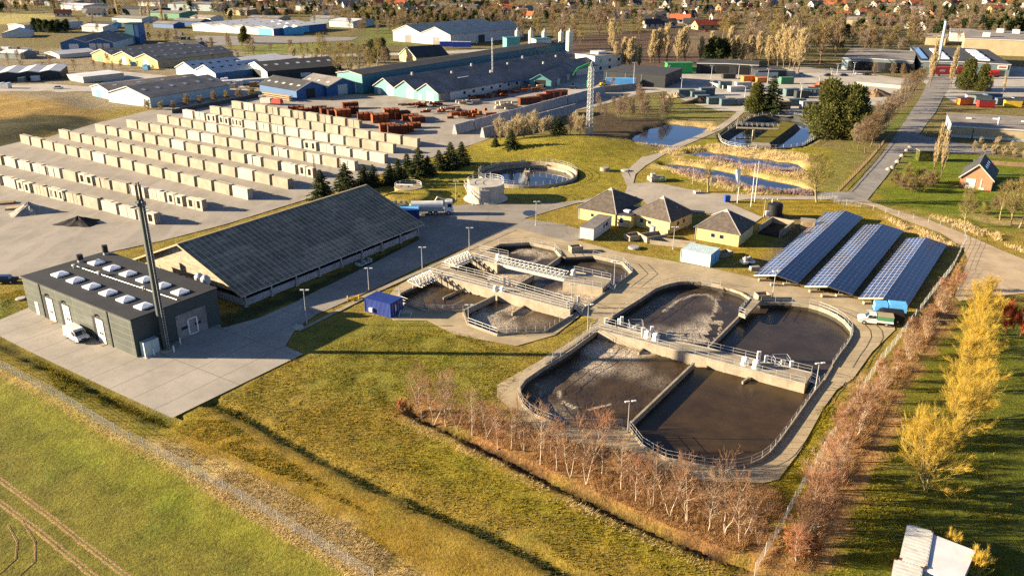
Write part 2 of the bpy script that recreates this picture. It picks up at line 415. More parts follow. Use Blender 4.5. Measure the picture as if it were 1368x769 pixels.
zone([(285,538),(330,556),(370,580),(430,612),(500,647),(570,678),(640,706),(700,734),(770,772)], (.045,.048,.014), .7, .9, line=.5, amt=.75)
zone([(1070,769),(1110,690),(1180,560),(1240,450),(1280,390),(1300,400),(1700,420),(1700,1300),(1000,1300)], (.078,.086,.009), 1.5, 2)   # lawn on the right
zone([(1100,769),(1150,640),(1230,480),(1265,410),(1320,420),(1280,560),(1200,700)], (.125,.11,.011), 3, 3, amt=.6)
zone([(1030,769),(1060,735),(1110,650),(1160,560),(1215,470),(1262,395),(1285,340),(1296,350),(1270,430),(1200,560),(1140,680),(1110,769)], (.25,.14,.055), 1.2, 1.5)
zone([(1060,545),(1110,540),(1150,510),(1175,490),(1130,590),(1060,690),(1030,640)], (.21,.165,.012), 1.5, 1.5)
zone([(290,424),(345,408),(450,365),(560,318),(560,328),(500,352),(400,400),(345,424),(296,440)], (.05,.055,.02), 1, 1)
zone([(640,190),(840,170),(860,200),(835,262),(700,268),(560,275),(520,265),(560,235)], (.185,.152,.020), 4, 3)
zone([(860,205),(960,182),(1120,200),(1130,258),(1000,258),(880,242)], (.17,.145,.013), 3, 3)
zone([(870,212),(960,196),(1080,206),(1085,222),(1000,214),(940,205)], STRAW, 2, 2)
zone([(868,222),(900,213),(980,224),(1080,240),(1090,262),(1040,256),(950,238),(890,226)], STRAW, 2, 2, amt=.8)
zone([(845,196),(900,197),(960,170),(950,160),(900,160)], STRAW, 1.5, 2, amt=.7)
zone([(770,180),(800,150),(860,160),(900,158),(880,168),(850,178),(840,190),(800,192)], (.055,.040,.024), 3, 3)
zone([(860,130),(960,125),(985,145),(960,160),(880,160)], (.14,.13,.035), 3, 3)
zone([(1125,262),(1150,210),(1210,120),(1175,110),(1120,200),(1095,250)], (.14,.125,.03), 3, 3)
zone([(1160,270),(1210,205),(1290,205),(1368,215),(1500,240),(1500,330),(1260,290)], (.095,.115,.009), 3, 3)
zone([(1215,285),(1270,285),(1368,310),(1500,345),(1500,320),(1368,290)], (.26,.185,.085), 2, 3, amt=.8)
zone([(1160,180),(1240,130),(1260,130),(1225,178)], (.10,.11,.025), 2, 2)
zone([(1010,262),(1120,268),(1195,285),(1260,320),(1285,345),(1262,390),(1200,330),(1060,290),(1010,375),(975,340)], (.21,.15,.016), 2, 2)
zone([(1180,288),(1250,312),(1280,330),(1265,330),(1200,305)], (.33,.22,.08), 1.5, 2)
zone([(1000,372),(1100,392),(1165,408),(1200,415),(1275,330),(1200,315),(1060,288)], (.13,.095,.05), 2, 1.5, amt=.8)
zone([(0,125),(60,120),(120,132),(135,150),(120,170),(-60,195),(-60,125)], (.24,.155,.045), 5, 4)
zone([(0,165),(60,160),(135,160),(140,165),(20,192),(-60,205),(-60,175)], (.05,.045,.02), 3, 3)
zone([(-100,70),(300,60),(480,60),(560,110),(330,128),(140,150),(-100,120)], (.20,.16,.10), 10, 6)
zone([(420,70),(470,45),(560,30),(560,55),(480,80),(430,85)], (.10,.085,.035), 10, 8)
zone([(490,38),(600,28),(690,30),(560,60),(470,60)], (.12,.14,.03), 8, 6, amt=.7)
zone([(300,60),(440,58),(440,70),(330,72)], (.14,.15,.035), 6, 4)
zone([(-60,18),(40,16),(75,22),(50,30),(-60,36)], (.30,.25,.085), 10, 6)
zone([(690,88),(700,60),(800,45),(960,34),(1010,50),(940,88),(820,92)], (.085,.055,.036), 6, 3)          # ploughed field
zone([(900,48),(960,40),(935,70),(905,72)], (.14,.10,.06), 6, 3)
zone([(1000,48),(1240,36),(1240,70),(1000,80)], (.07,.065,.028), 10, 6, amt=.7)
# ---- build it
nx, ny = len(gx), len(gy)
idx = np.arange(nx*ny).reshape(ny, nx)
quads = np.stack([idx[:-1,:-1], idx[:-1,1:], idx[1:,1:], idx[1:,:-1]], -1).reshape(-1,4)
n = N('ground_cover'); n.set(.95, .1)
at = n.new('ShaderNodeAttribute', attribute_name='cover'); p = n.pos()
a1 = n.noise(p, .35, 5, .7); a2 = n.noise(p, 2.6, 5, .75); a3 = n.noise(p, .06, 3); a4 = n.noise(p, 9, 2, .5)
f = n.math('ADD', n.math('MULTIPLY', n.ramp(a1,.28,.72), .55), n.math('ADD', n.math('MULTIPLY', n.ramp(a2,.3,.7), .75), n.math('ADD', n.math('MULTIPLY', a3, .35), n.math('MULTIPLY', n.math('SUBTRACT', n.ramp(a4,.3,.7), .5), .5))))
g = n.new('ShaderNodeCombineColor'); 
for i, k in enumerate((.36,.36,.36)): n.ln(n.math('ADD', f, k-.1), g.inputs[i])
c = n.mix(1.0, at.outputs['Color'], g.outputs[0], 'MULTIPLY')
patch = n.ramp(n.noise(p, .11, 6, .7), .52, .68); c = n.mix(n.math('MULTIPLY', patch, .35), c, n.mix(1.0, c, (.62,1.05,.75), 'MULTIPLY'))
cr = n.new('ShaderNodeAttribute', attribute_name='crop'); dn = math.atan2((G(466,757)[1]-G(4,496)[1]),(G(466,757)[0]-G(4,496)[0]))
mr = n.new('ShaderNodeMapping'); mr.inputs['Rotation'].default_value = (0,0,-dn); n.ln(p, mr.inputs['Vector']); wob_ = n.math('ADD', n.sep(mr.outputs[0])[1], n.math('MULTIPLY', n.noise(p,.8,2), .25))
st = n.math('MULTIPLY', n.ramp(n.math('SINE', n.math('MULTIPLY', wob_, 6.283/.62)), -.2, .9), n.math('MULTIPLY', cr.outputs['Fac'], .55)); c = n.mix(st, c, n.mix(1.0, c, (1.35,.98,.9), 'MULTIPLY'))
n.col(c); n.bump(n.math('ADD', n.math('MULTIPLY', a2, .7), n.math('MULTIPLY', n.noise(p, 7, 3), .3)), .9, .45); MATS['ground_cover'] = n.m
gr = raw('ground', np.stack([TX,TY,Z],-1), quads, 'ground_cover', smooth=True); tag(gr, kind='structure')
ca = gr.data.color_attributes.new('cover', 'FLOAT_COLOR', 'POINT')
ca.data.foreach_set('color', np.concatenate([ga, np.ones((len(ga),1))],1).astype(np.float32).ravel())
cq = gr.data.attributes.new('crop','FLOAT','POINT'); cq.data.foreach_set('value', smooth(.5,-1,sf).astype(np.float32))
def zground(x, y):
    i = min(max(np.searchsorted(gx, x)-1, 0), nx-2); j = min(max(np.searchsorted(gy, y)-1, 0), ny-2)
    q = Z.reshape(ny, nx); fx = (x-gx[i])/(gx[i+1]-gx[i]); fy = (y-gy[j])/(gy[j+1]-gy[j])
    return float((q[j,i]*(1-fx)+q[j,i+1]*fx)*(1-fy)+(q[j+1,i]*(1-fx)+q[j+1,i+1]*fx)*fy)
# ---------------------------------------------------------------- flat sheets: yards, roads, paving
def paving(name, base, scale=.15, var=.2, joints=None, cracks=.0, tracks=0, fine=.4, rough=.9):
    n = N(name); n.set(rough, .2); p = n.pos()
    a = n.noise(p, scale, 6, .7); b = n.noise(p, 4, 4, .7); d = n.noise(p, .03, 2)
    c = n.mix(n.ramp(a,.3,.7), tuple(x*(1-var) for x in base), tuple(x*(1+var) for x in base))
    c = n.mix(n.math('MULTIPLY', n.ramp(b,.35,.75), fine), c, tuple(x*.62 for x in base))
    c = n.mix(n.math('MULTIPLY', n.ramp(n.noise(p,.45,4,.8),.56,.72), .5), c, tuple(x*.6 for x in base))
    if tracks:
        w = n.noise(n.scalev(p,(.16,.03,1)), 1.0, 4, .6, 1.5); c = n.mix(n.math('MULTIPLY', n.ramp(w,.48,.62), tracks), c, tuple(min(.9,x*1.25) for x in base))
    if cracks:
        v = n.new('ShaderNodeTexVoronoi', feature='DISTANCE_TO_EDGE', Scale=.11); 
        dv = n.new('ShaderNodeVectorMath', operation='ADD'); nz = n.new('ShaderNodeTexNoise', Scale=.4, Detail=4); n.ln(p, nz.inputs['Vector'])
        sc = n.new('ShaderNodeVectorMath', operation='SCALE'); n.ln(nz.outputs['Color'], sc.inputs[0]); sc.inputs[3].default_value = 4
        n.ln(p, dv.inputs[0]); n.ln(sc.outputs[0], dv.inputs[1]); n.ln(dv.outputs[0], v.inputs['Vector'])
        c = n.mix(n.math('MULTIPLY', n.math('LESS_THAN', v.outputs['Distance'], .010), cracks), c, tuple(x*.35 for x in base))
    if joints:
        ang, pa, pb, amt = joints; m = n.new('ShaderNodeMapping'); m.inputs['Rotation'].default_value = (0,0,ang); n.ln(p, m.inputs['Vector']); s = n.sep(m.outputs[0])
        l = n.math('MAXIMUM', n.line(s[0], pa, .15), n.line(s[1], pb, .15)); c = n.mix(n.math('MULTIPLY', l, amt), c, tuple(x*.45 for x in base))
    n.col(c); n.bump(b, .25, .03); MATS[name] = n.m
paving('gravel', (.265,.235,.198), .12, .18, tracks=.45, fine=.5)
paving('gravel_track', (.36,.275,.18), .2, .2, tracks=.3, fine=.5)
paving('asphalt', (.225,.200,.170), .1, .2, cracks=.4, fine=.3)
paving('asphalt_road', (.20,.185,.17), .15, .2, cracks=.5, fine=.3)
paving('plaza', (.31,.27,.22), .1, .18, cracks=.35, fine=.3)
paving('apron', (.30,.27,.23), .12, .16, joints=(math.radians(33), 5.2, 11, .75), cracks=.12, fine=.35)
paving('slabs', (.33,.262,.165), .2, .2, joints=(math.radians(-52), 3.0, 3.0, .2), fine=.35)
paving('yard', (.33,.30,.26), .08, .18, tracks=.3, fine=.3)
def tess(name, mat, outer, holes=(), z=.02, px=True, kind='structure'):
    o = [Vector((*q, 0)) for q in (GP(outer) if px else outer)]; hs = [[Vector((*q,0)) for q in h] for h in holes]
    tri = tessellate_polygon([o]+hs); vs = [(v.x,v.y,z) for L in [o]+hs for v in L]
    ob = MB().add(vs, [tuple(t) for t in tri]).build(name, mat); 
    if kind: tag(ob, kind=kind)
    return ob
tess('gravel_yard', 'gravel', [(-200,380),(22,373),(60,366),(150,336),(215,322),(300,300),(420,263),(470,247),(530,225),(620,197),(668,180),(702,160),(800,142),(880,118),(846,103),(770,98),(640,112),(560,128),(440,126),(345,124),(235,139),(140,162),(0,196),(-200,240)], z=.03)
tess('apron', 'apron', [(-120,425),(0,427),(33,413),(60,400),(290,422),(296,438),(345,425),(400,401),(412,420),(396,438),(381,462),(405,472.5),(229,558.5),(43,471),(0,449),(-120,410)], z=.02)
tess('plant_road', 'asphalt', [(396,438),(425,419),(500,386),(560,357),(640,323),(686,304),(760,323),(800,315),(755,300),(700,292),(772,271),(835,266),(835,258),(755,270),(700,272),(655,271),(600,275),(575,279),(545,283),(556,300),(560,320),(500,351),(400,400),(404,412)], z=.026)
tess('plaza', 'plaza', [(755,270),(832,263),(838,250),(834,240),(830,232),(838,229),(847,245),(870,244),(885,245.5),(944,258),(985,259.5),(1060,263),(1120,261),(1117,267),(1000,266),(972,270),(1002,283),(1019,290),(1006,299),(960,286),(917,283),(880,285),(850,262),(820,270)], z=.034)
tess('main_road', 'asphalt_road', [(1085,258),(1137,255),(1178,206),(1206,166),(1228,133),(1238,113),(1248,98),(1272,98),(1268,118),(1260,130),(1250,150),(1236,168),(1228,180),(1275,190),(1300,194),(1330,199),(1330,206),(1290,206),(1268,204),(1208,203),(1184,236),(1158,268),(1120,270),(1100,264)], z=.030)
tess('path', 'plaza', [(840,229.5),(833,240),(838,229),(844,221.5),(861,207),(875,201),(892,196.5),(923,184.5),(956.5,170),(973,159.5),(985,149),(1000,140),(1004,142),(994,150),(983.5,159.5),(965,173),(923,191),(892,204),(863,221),(849,233),(846,245)], z=.028)
tess('gravel_track', 'gravel_track', [(1120,266),(1158,267),(1194,280),(1242,294),(1293,314),(1340,335),(1368,346),(1460,372),(1460,420),(1368,392),(1320,396),(1282,402),(1275,396),(1282,378),(1293,347),(1286,330),(1256,311),(1208,294),(1170,277)], z=.024)
# paving round the basins, with holes for them
tess('basin_paving', 'slabs', [(686,304),(720,306),(760,318),(830,337),(906,350),(960,360),(1010,372),(1090,388),(1165,404),(1192,425),(1196,440),(1165,470),(1140,505),(1118,520),(1100,545),(1070,600),(1040,640),(1020,645),(940,642),(880,630),(838,602),(760,588),(700,562),(664,530),(664,514),(720,482),(755,461),(786,440),(800,428),(775,421),(742,447),(690,462),(650,455),(605,446),(570,428),(525,428),(508,410),(528,384),(590,348),(650,318)],
     holes=[offset(BIGW,.32), offset(OCTW,.32)], z=.022)
tess('kerb', 'concrete', [(398,440.5),(500,388),(640,325.5),(686,306),(690,307.5),(643,328),(503,391),(400,443.5)], z=.06)
# service-yard surfaces farther off
tess('recycling_yard', 'yard', [(890,125),(905,92),(1080,90),(1170,100),(1228,108),(1215,130),(1180,140),(1125,150),(1050,156),(990,150),(960,148),(930,140)], z=.03)
tess('factory_yard', 'yard', [(700,135),(770,100),(805,90),(840,100),(900,95),(905,112),(895,122),(800,130)], z=.05)
tess('depot_yard', 'yard', [(1230,108),(1260,84),(1368,90),(1460,96),(1460,150),(1368,140),(1280,140)], z=.024)
tess('industrial_road', 'yard', [(-100,118),(60,112),(120,116),(140,110),(108,99),(160,95),(235,103),(320,112),(340,125),(240,136),(180,128),(120,122),(0,126),(-100,130)], z=.04)
tess('car_park', 'asphalt_road', [(260,48),(480,50),(470,54),(330,61),(262,60)], z=.04)
tess('far_road', 'yard', [(300,76),(560,70),(700,64),(700,67),(560,74),(320,80)], z=.045)
tess('cul_de_sac', 'plaza', [(1060,92),(1230,88),(1230,94),(1060,98)], z=.048)
# open water
def wat(name, base, bump, bs, rough=.06):
    n = N(name); n.set(rough, .5); p = n.pos(); n.col(base); n.bump(n.noise(p, bs, 3), bump, .02); MATS[name] = n.m
wat('pond_water', (.012,.022,.045), .12, .8)
for P in (POND, CH1, CH2):
    tess('water', 'pond_water', offset(GP(P), 1.2), z=-.75, px=False)

def strip(name, mat, pts, width, lift=.03, wob=.15):
    """narrow band laid on the terrain along a line"""
    P = [Vector((*G(x,y),0)) for x,y in pts]; Q = [P[0]]
    for a,b in zip(P,P[1:]):
        k = max(1,int((b-a).length/.6)); Q += [a.lerp(b,i/k) for i in range(1,k+1)]
    vs,fs = [],[]
    for i,q in enumerate(Q):
        d = (Q[min(i+1,len(Q)-1)]-Q[max(i-1,0)]).normalized(); n_ = Vector((-d.y,d.x,0)); w_ = width*(1+wob*math.sin(i*1.7)*math.sin(i*.37))
        for s_ in (-.5,-.25,0,.25,.5): p = q+n_*w_*s_; vs.append((p.x,p.y,zground(p.x,p.y)+lift*(1 if abs(s_) < .5 else -1.0)-(.05 if s_ == 0 else 0)))
    for i in range(len(Q)-1):
        for k in range(4): fs.append((i*5+k,i*5+k+1,(i+1)*5+k+1,(i+1)*5+k))
    return tag(MB().add(vs,fs).build(name,mat,smooth=True),kind='structure')
n = N('rut_soil'); n.set(.95,.1); p = n.pos(); q = n.noise(p,3,4,.7); w_ = n.math('SINE', n.math('MULTIPLY', n.sep(p)[1], 6.283/.42))
n.col(n.mix(n.ramp(q,.3,.7),(.25,.155,.065),(.42,.28,.14))); n.bump(n.math('ADD', w_, n.math('MULTIPLY', q, 2)), .8, .08); MATS['rut_soil'] = n.m
strip('track','rut_soil',[(-60,592),(0,632),(60,676),(120,722),(185,772),(240,815)],.95); strip('track','rut_soil',[(-60,622),(0,662),(50,699),(95,735),(140,772),(190,815)],.95)
strip('track','rut_soil',[(26,683),(44,712),(44,738),(20,760),(-10,780)],.30); strip('track','rut_soil',[(8,690),(20,712),(18,735),(0,752),(-20,764)],.30)

wat('puddle_water',(.02,.02,.022),.05,2,.12)
tess('puddle','puddle_water',[(698,284),(702,281.5),(709,281),(716,282),(717,285),(712,288),(706,289),(700,287)],z=.045)
# ================================================================= BASINS
def ring(mb, poly, t, z0, z1, m=0):
    o = offset(poly, t); n = len(poly)
    vs = [(x,y,z) for P in (poly,o) for z in (z0,z1) for x,y in P]     # inner z0, inner z1, outer z0, outer z1
    fs = []
    for i in range(n):
        j = (i+1) % n
        fs += [(i,j,n+j,n+i), (n+i,n+j,3*n+j,3*n+i), (3*n+i,3*n+j,2*n+j,2*n+i)]
    return mb.add(vs, fs, m)
def resample(pts, step):
    P = [Vector(p) for p in pts]; out = [P[0]]
    for a, b in zip(P, P[1:]):
        L = (b-a).length; k = max(1, round(L/step))
        out += [a.lerp(b, i/k) for i in range(1, k+1)]
    return out
def railing(label, pts, z, h=1.1, step=2.0, close=False, group='galvanised railings round the basins', mat='galv', name='railing', r=.026):
    """two rails on posts along a line (world points); every post is a part"""
    P = [Vector((p[0],p[1],z if len(p)<3 else p[2])) for p in pts]
    if close: P.append(P[0])
    # thin out dense outline points, keep the bends
    Q = resample(P, step); keep = [Q[0]]
    for q in Q[1:]:
        if (q-keep[-1]).length > step*.55: keep.append(q)
    o = keep[0]; t = thing(name, label, 'railing', o, 0, group)
    mb = MB()
    for a, b in zip(keep, keep[1:]):
        for k in (h, h*.55): mb.tube(a-o+Vector((0,0,k)), b-o+Vector((0,0,k)), r, 5)
        mb.beam(a-o+Vector((0,0,.13)), b-o+Vector((0,0,.13)), .02, .12)
    mb.build('rail', mat, t)
    pm = MB().tube((0,0,0),(0,0,h),r*1.1,5).build('post', mat, t)
    pm.location = (0,0,0)
    for q in keep[1:]:
        c = pm.copy(); C.objects.link(c); c.parent = t; c.location = q-o
    return t
def lampshade(mb, x, y, z): mb.box(x-.1,x+.75,y-.16,y+.16,z,z+.13)
def lamp(px, py, top, label, rot=0):
    h = zat(px, py, top); t = thing('street_lamp', label, 'street lamp', V(px,py), rot, 'lamp posts of the plant')
    MB().cyl(0,0,0,h,.085,.05,8).cyl(0,0,0,.5,.12,.11,8).build('pole', 'galv', t)
    MB().box(-.5,.75,-.05,.05,h,h+.07).build('bracket', 'galv', t)
    MB().box(-.6,.05,-.16,.16,h+.07,h+.19,taper=.03).box(.3,.9,-.16,.16,h+.07,h+.19,taper=.03).build('lamp_head', 'white_paint', t)
    return t
# ---- basin liquor with foam
def liquor(name, base, foam, rip, rough):
    n = N(name); p = n.pos(); at = n.new('ShaderNodeAttribute', attribute_name='foam')
    q = n.new('ShaderNodeTexNoise', Scale=1.0, Detail=8, Roughness=.70, Distortion=1.8); n.ln(p, q.inputs['Vector'])
    r = n.new('ShaderNodeTexNoise', Scale=2.9, Detail=6, Roughness=.65, Distortion=1.4); n.ln(p, r.inputs['Vector'])
    # thin curdled strands: ridge of noise
    def ridge(o, w): return n.ramp(n.math('ABSOLUTE', n.math('SUBTRACT', o, .5)), w, 0)
    s = n.math('MAXIMUM', ridge(q.outputs['Fac'], .055), n.math('MULTIPLY', ridge(r.outputs['Fac'], .075), .95))
    k = n.math('MULTIPLY', s, n.ramp(at.outputs['Fac'], .12, .8))
    k = n.math('MAXIMUM', k, n.math('MULTIPLY', n.ramp(at.outputs['Fac'], .95, 1.3), n.ramp(r.outputs['Fac'],.46,.60)))
    k2 = n.math('MINIMUM', n.math('MULTIPLY', k, foam), 1.0)
    c0 = n.mix(n.ramp(n.noise(p,.25,5,.7),.3,.7), tuple(x*.75 for x in base), tuple(x*1.25 for x in base))
    n.col(n.mix(k2, c0, (.64,.54,.41)))
    n.ln(n.math('ADD', n.math('MULTIPLY', k2, .5), rough+.1), n.b.inputs['Roughness']); n.b.inputs['Specular IOR Level'].default_value = .18
    h = n.math('ADD', n.noise(n.scalev(p,(1,.6,1)), 1.4, 5, .6, .8), n.math('MULTIPLY', k2, .3)); n.bump(h, rip, .12); MATS[name] = n.m
liquor('liquor_rough', (.042,.026,.012), .9, .85, .22)
liquor('liquor_purple', (.038,.027,.018), .8, .65, .22)
liquor('liquor_calm', (.042,.026,.011), .35, .05, .16)
liquor('liquor_calm_dark', (.034,.025,.017), .35, .06, .16)
liquor('liquor_scum', (.30,.215,.145), 1.0, .5, .5)
def liquid(poly, mat, blobs=(), arcs=(), z=WATER_Z, cell=.45, amp=.03, grow=.25):
    P = offset(poly, grow); X0, Y0 = np.min(P,0); X1, Y1 = np.max(P,0)
    xs = np.arange(X0, X1+cell, cell); ys = np.arange(Y0, Y1+cell, cell); A, B = np.meshgrid(xs, ys)
    a, b = A.ravel(), B.ravel(); ins = sdist(P, a, b) < cell*.6
    Zw = z+amp*((vnoise(a,b,1.3,11)-.5)*2+(vnoise(a,b,.7,12)-.5)); f = np.zeros_like(a)
    for bx, by, rx, s in blobs:
        c = G(bx, by, z); f = np.maximum(f, s*np.exp(-((a-c[0])**2+(b-c[1])**2)/(rx*rx)))
    for pts, wd, s in arcs:
        f = np.maximum(f, s*np.exp(-(dseg(GP(pts,z),a,b,False)/wd)**2))
    idx = np.arange(len(a)).reshape(A.shape); q = np.stack([idx[:-1,:-1],idx[:-1,1:],idx[1:,1:],idx[1:,:-1]],-1).reshape(-1,4)
    q = q[ins[q].any(1)]; used = np.unique(q); mp = np.zeros(len(a),int); mp[used] = np.arange(len(used))
    o = raw('water', np.stack([a,b,Zw],-1)[used], mp[q], mat, smooth=True); tag(o, kind='structure')
    at = o.data.attributes.new('foam','FLOAT','POINT'); at.data.foreach_set('value', f[used].astype(np.float32)); return o
lw = GP(BIG[:14]+[(926,484),(800,444)], RIM); uw = GP(BIG[44:]+[(806,432),(944,463)], RIM)
liquid(lw, 'liquor_rough', [(805,468,2.8,1.7),(838,472,2.4,1.45),(862,470,1.8,1.2),(800,490,3.0,.9),(845,495,3.5,.5),(725,515,4,.38),(803,452,2,1.0),(880,510,4,.34),(780,505,3,.4),(740,552,5,.38)],
       [([(746,523),(752,537),(768,545),(790,546),(815,540)],.16,1.2),([(716,510),(726,535),(745,552)],.3,.5),([(840,455),(905,478)],1.2,.5)], amp=.05)
liquid(GP(BIG[14:29]+[(1082,520),(928,484)], RIM), 'liquor_calm', [], [([(905,545),(906,560),(915,566)],.15,.25),([(968,560),(958,568),(964,575)],.15,.35),([(925,570),(1000,565)],.2,.1)], amp=.004, cell=.9)
liquid(uw, 'liquor_purple', [(940,445,4.0,1.3),(955,430,3.5,.95),(910,448,3.0,1.1),(975,405,5,.5),(890,400,5,.3),(880,440,3,.4)],
       [([(887,416),(905,402),(925,394),(945,393),(958,402),(955,418),(940,435)],.42,.85),([(962,390),(980,397),(995,408)],.6,.5),([(840,425),(890,392)],.5,.3)], amp=.035)
liquid(GP(BIG[29:45]+[(948,463),(1084,500)], RIM), 'liquor_calm_dark', [], [([(993,424),(1012,416),(1028,416),(1038,424),(1034,434)],.25,.22),([(1005,445),(1030,425)],.2,.12)], amp=.004, cell=.9)
# octagon cells
cells = [([(534,392),(537,403),(565,413.5),(592,414.5),(620,414),(661,394),(583,377),(573,373)], 'liquor_calm', [], [([(557,395),(562,404),(580,410),(605,407),(620,400)],.3,.55),([(615,395),(580,385)],.2,.1)], .006),
 ([(620,414),(626.6,432),(664.7,446),(690,443.7),(727,441.7),(759,422.6),(661,394)], 'liquor_rough', [(650,425,3.0,1.1),(690,412,3,1.0),(670,435,3.5,.8),(715,430,4,.4),(640,415,3,.6)], [([(640,428),(690,405)],.5,.9),([(665,440),(700,415)],.5,.7)], .04),
 ([(621,359),(629,349),(664,350),(757,371),(770,372),(805,391),(783,407),(764,402),(688,382),(646,369)], 'liquor_rough', [(680,368,4.5,1.25),(668,372,3,1.2),(700,362,3,1.2),(770,397,5,1.25),(785,397,4,1.25),(748,396,3,1.0)], [], .05),
 ([(648,336),(667,326.5),(707,324.5),(740,332),(748.5,342),(729,357),(668,348)], 'liquor_purple', [(706,336,2.4,1.4),(728,340,2.4,1.0)], [([(685,338),(700,334),(715,335),(725,342),(715,349),(700,352)],.5,1.0)], .03),
 ([(748.5,342),(755,344),(792,342),(831,351),(843,364),(819.5,381),(767,362),(729,357)], 'liquor_calm_dark', [], [([(790,356),(803,357),(811,362),(805,369)],.25,.6)], .006)]
for P, m, bl, ar, am in cells: liquid(GP(P, RIM), m, bl, ar, amp=am, cell=.4)
def basin(name, label, outline, t=.32, rim=RIM, mat='concrete', depth=-4):
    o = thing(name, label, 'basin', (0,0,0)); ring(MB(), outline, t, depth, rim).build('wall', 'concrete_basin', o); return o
M('tide_shade_band',(.032,.027,.020),.6,.3,var=.4,scale=1.5,fine=.5)
big = basin('aeration_basin', 'large four-lobed concrete basin of dark brown liquor crossed by a walkway', BIGW)
octo = basin('settling_basin', 'angular many-sided concrete basin with several compartments and two walkways', OCTW)
def dk(mb, a, b, c, d, z, bot, m=0):
    """deck slab from four pixels given at its top height"""
    mb.prism([V(*q, z) for q in (a,b,c,d)], bot, z, m)
for par_,o_ in ((big,BIGW),(octo,OCTW)): ring(MB(), offset(o_,-.012), .01, -3, -.22).build('tide_shade_band','tide_shade_band',par_)  # dark ring: waterline tide mark plus the inner wall's shade, put into colour
b = MB(); dk(b, (798.4,441),(1075.5,513.7),(1086,497),(806,431), .62, -3); b.build('walkway', 'concrete', big)
def divider(parent, a, b, z, w=.32, bot=-3):
    p, q = V(*a,z), V(*b,z); m = MB(); m.beam(p,q,w,z-bot); return m.build('dividing_wall', 'concrete', parent)
divider(big, (927,483.7),(840.5,566), .1); divider(big, (946.6,462.5),(997,412), .1)
b = MB(); dk(b,(986.5,418.7),(995.7,422.6),(1015.7,401.8),(1003,397), .62, .2); b.build('platform','concrete',big)
for a, q in (((861,463),(853,470)),((1001,503),(992,509))): divider(big, a, q, -.35, .25)
b = MB(); dk(b,(572,365),(761.6,415),(766.5,407),(588,355.5), .95, -3); b.build('walkway','concrete',octo)
b = MB(); dk(b,(630,345),(664,355),(680,342.5),(640,334), .95, -3); b.build('walkway','concrete',octo)
b = MB(); dk(b,(752,376.5),(805,385.5),(817,373),(765,362), .95, -3); b.build('walkway','concrete',octo)
for a, q, z in (((661,394),(620,413.5),.3),((713,366.6),(686,382),.3),((750,341.5),(728,357),.3),((614,387),(592,397),-.3),((708,403),(684,418),-.3)): divider(octo, a, q, z, .32 if z > 0 else .2)
# truss bridge joining the two upper walkways
p, q = V(664,350,.95), V(757,371.5,.95); tb = MB(); d = (q-p); nn = Vector((-d.y,d.x,0)).normalized()*.75
tb.beam(p,q,1.7,.14)
for s in (-1,1):
    e = nn*s; K = 16
    tb.tube(p+e+Vector((0,0,1.15)), q+e+Vector((0,0,1.15)), .06); tb.tube(p+e+Vector((0,0,.05)), q+e+Vector((0,0,.05)), .06)
    for i in range(K):
        a, c = p+d*i/K+e, p+d*(i+1)/K+e; u = Vector((0,0,1.15))
        tb.tube(a,a+u,.045); tb.tube(a,c+u,.035); tb.tube(a+u,c,.035)
tb.beam(p+nn*-1.0,q+nn*-1.0,.12,.5)
tb.build('truss_bridge','galv',octo)
# hand rails
R = lambda pts, z=RIM: [(*G(x,y,z), z) for x, y in pts]
rl = offset(BIGW, .18)
railing('railing along the straight left rim of the lower left lobe, toward the grass', rl[0:5], RIM)
railing('long curved railing round the lower left lobe behind the birch saplings', rl[5:14], RIM)
railing('curved railing round the lower right lobe at the bottom of the big basin', rl[14:29], RIM)
railing('curved railing round the upper right lobe beside the solar arrays', rl[29:42], RIM)
railing('railing round the upper left lobe along the service road', rl[45:57]+rl[57:59], RIM)
railing('railing on the near edge of the big basin walkway', R([(800,441),(1075,513)],.62), .62)
railing('railing on the far edge of the big basin walkway', R([(806.5,432),(872,450),(946,465),(1084,498)],.62), .62)
railing('short railing round the platform between the two upper lobes', R([(995,421),(987,418),(1002,399)],.62), .62, step=1.2)
railing('railing along the left path beside the big basin toward the walkway steps', R([(788,444),(760,464),(727,486)],.05), .05)
ol = offset(OCTW, .18)
railing('railing on the near walkway edge above the two lower compartments', R([(573,364.5),(761,414.5)],.95), .95)
railing('railing on the far edge of the near walkway, facing the scum compartment', R([(590,356.5),(646,370),(690,384),(766,406)],.95), .95)
railing('railing on the near edge of the upper walkway left of the truss bridge', R([(631,344.5),(664,354)],.95), .95)
railing('railing on the far edge of the upper walkway left of the truss bridge', R([(641,334.5),(679,342)],.95), .95)
railing('railing on the near edge of the upper walkway right of the truss bridge', R([(755,376.5),(804,385)],.95), .95)
railing('railing on the far edge of the upper walkway right of the truss bridge', R([(767,362.5),(816,373)],.95), .95)
railing('railing round the bottom left compartment beside the dark blue container', ol[0:5], RIM, step=1.5)
railing('railing round the foaming bottom compartment facing the meadow', ol[5:10], RIM, step=1.5)
railing('railing along the upper rim of the foaming back compartment', ol[17:21], RIM, step=1.6)
railing('railing round the back right compartment near the pale shed', ol[12:16], RIM, step=1.6)
railing('railing above the tangle of overflow pipes toward the road', ol[21:24], RIM, step=1.4)
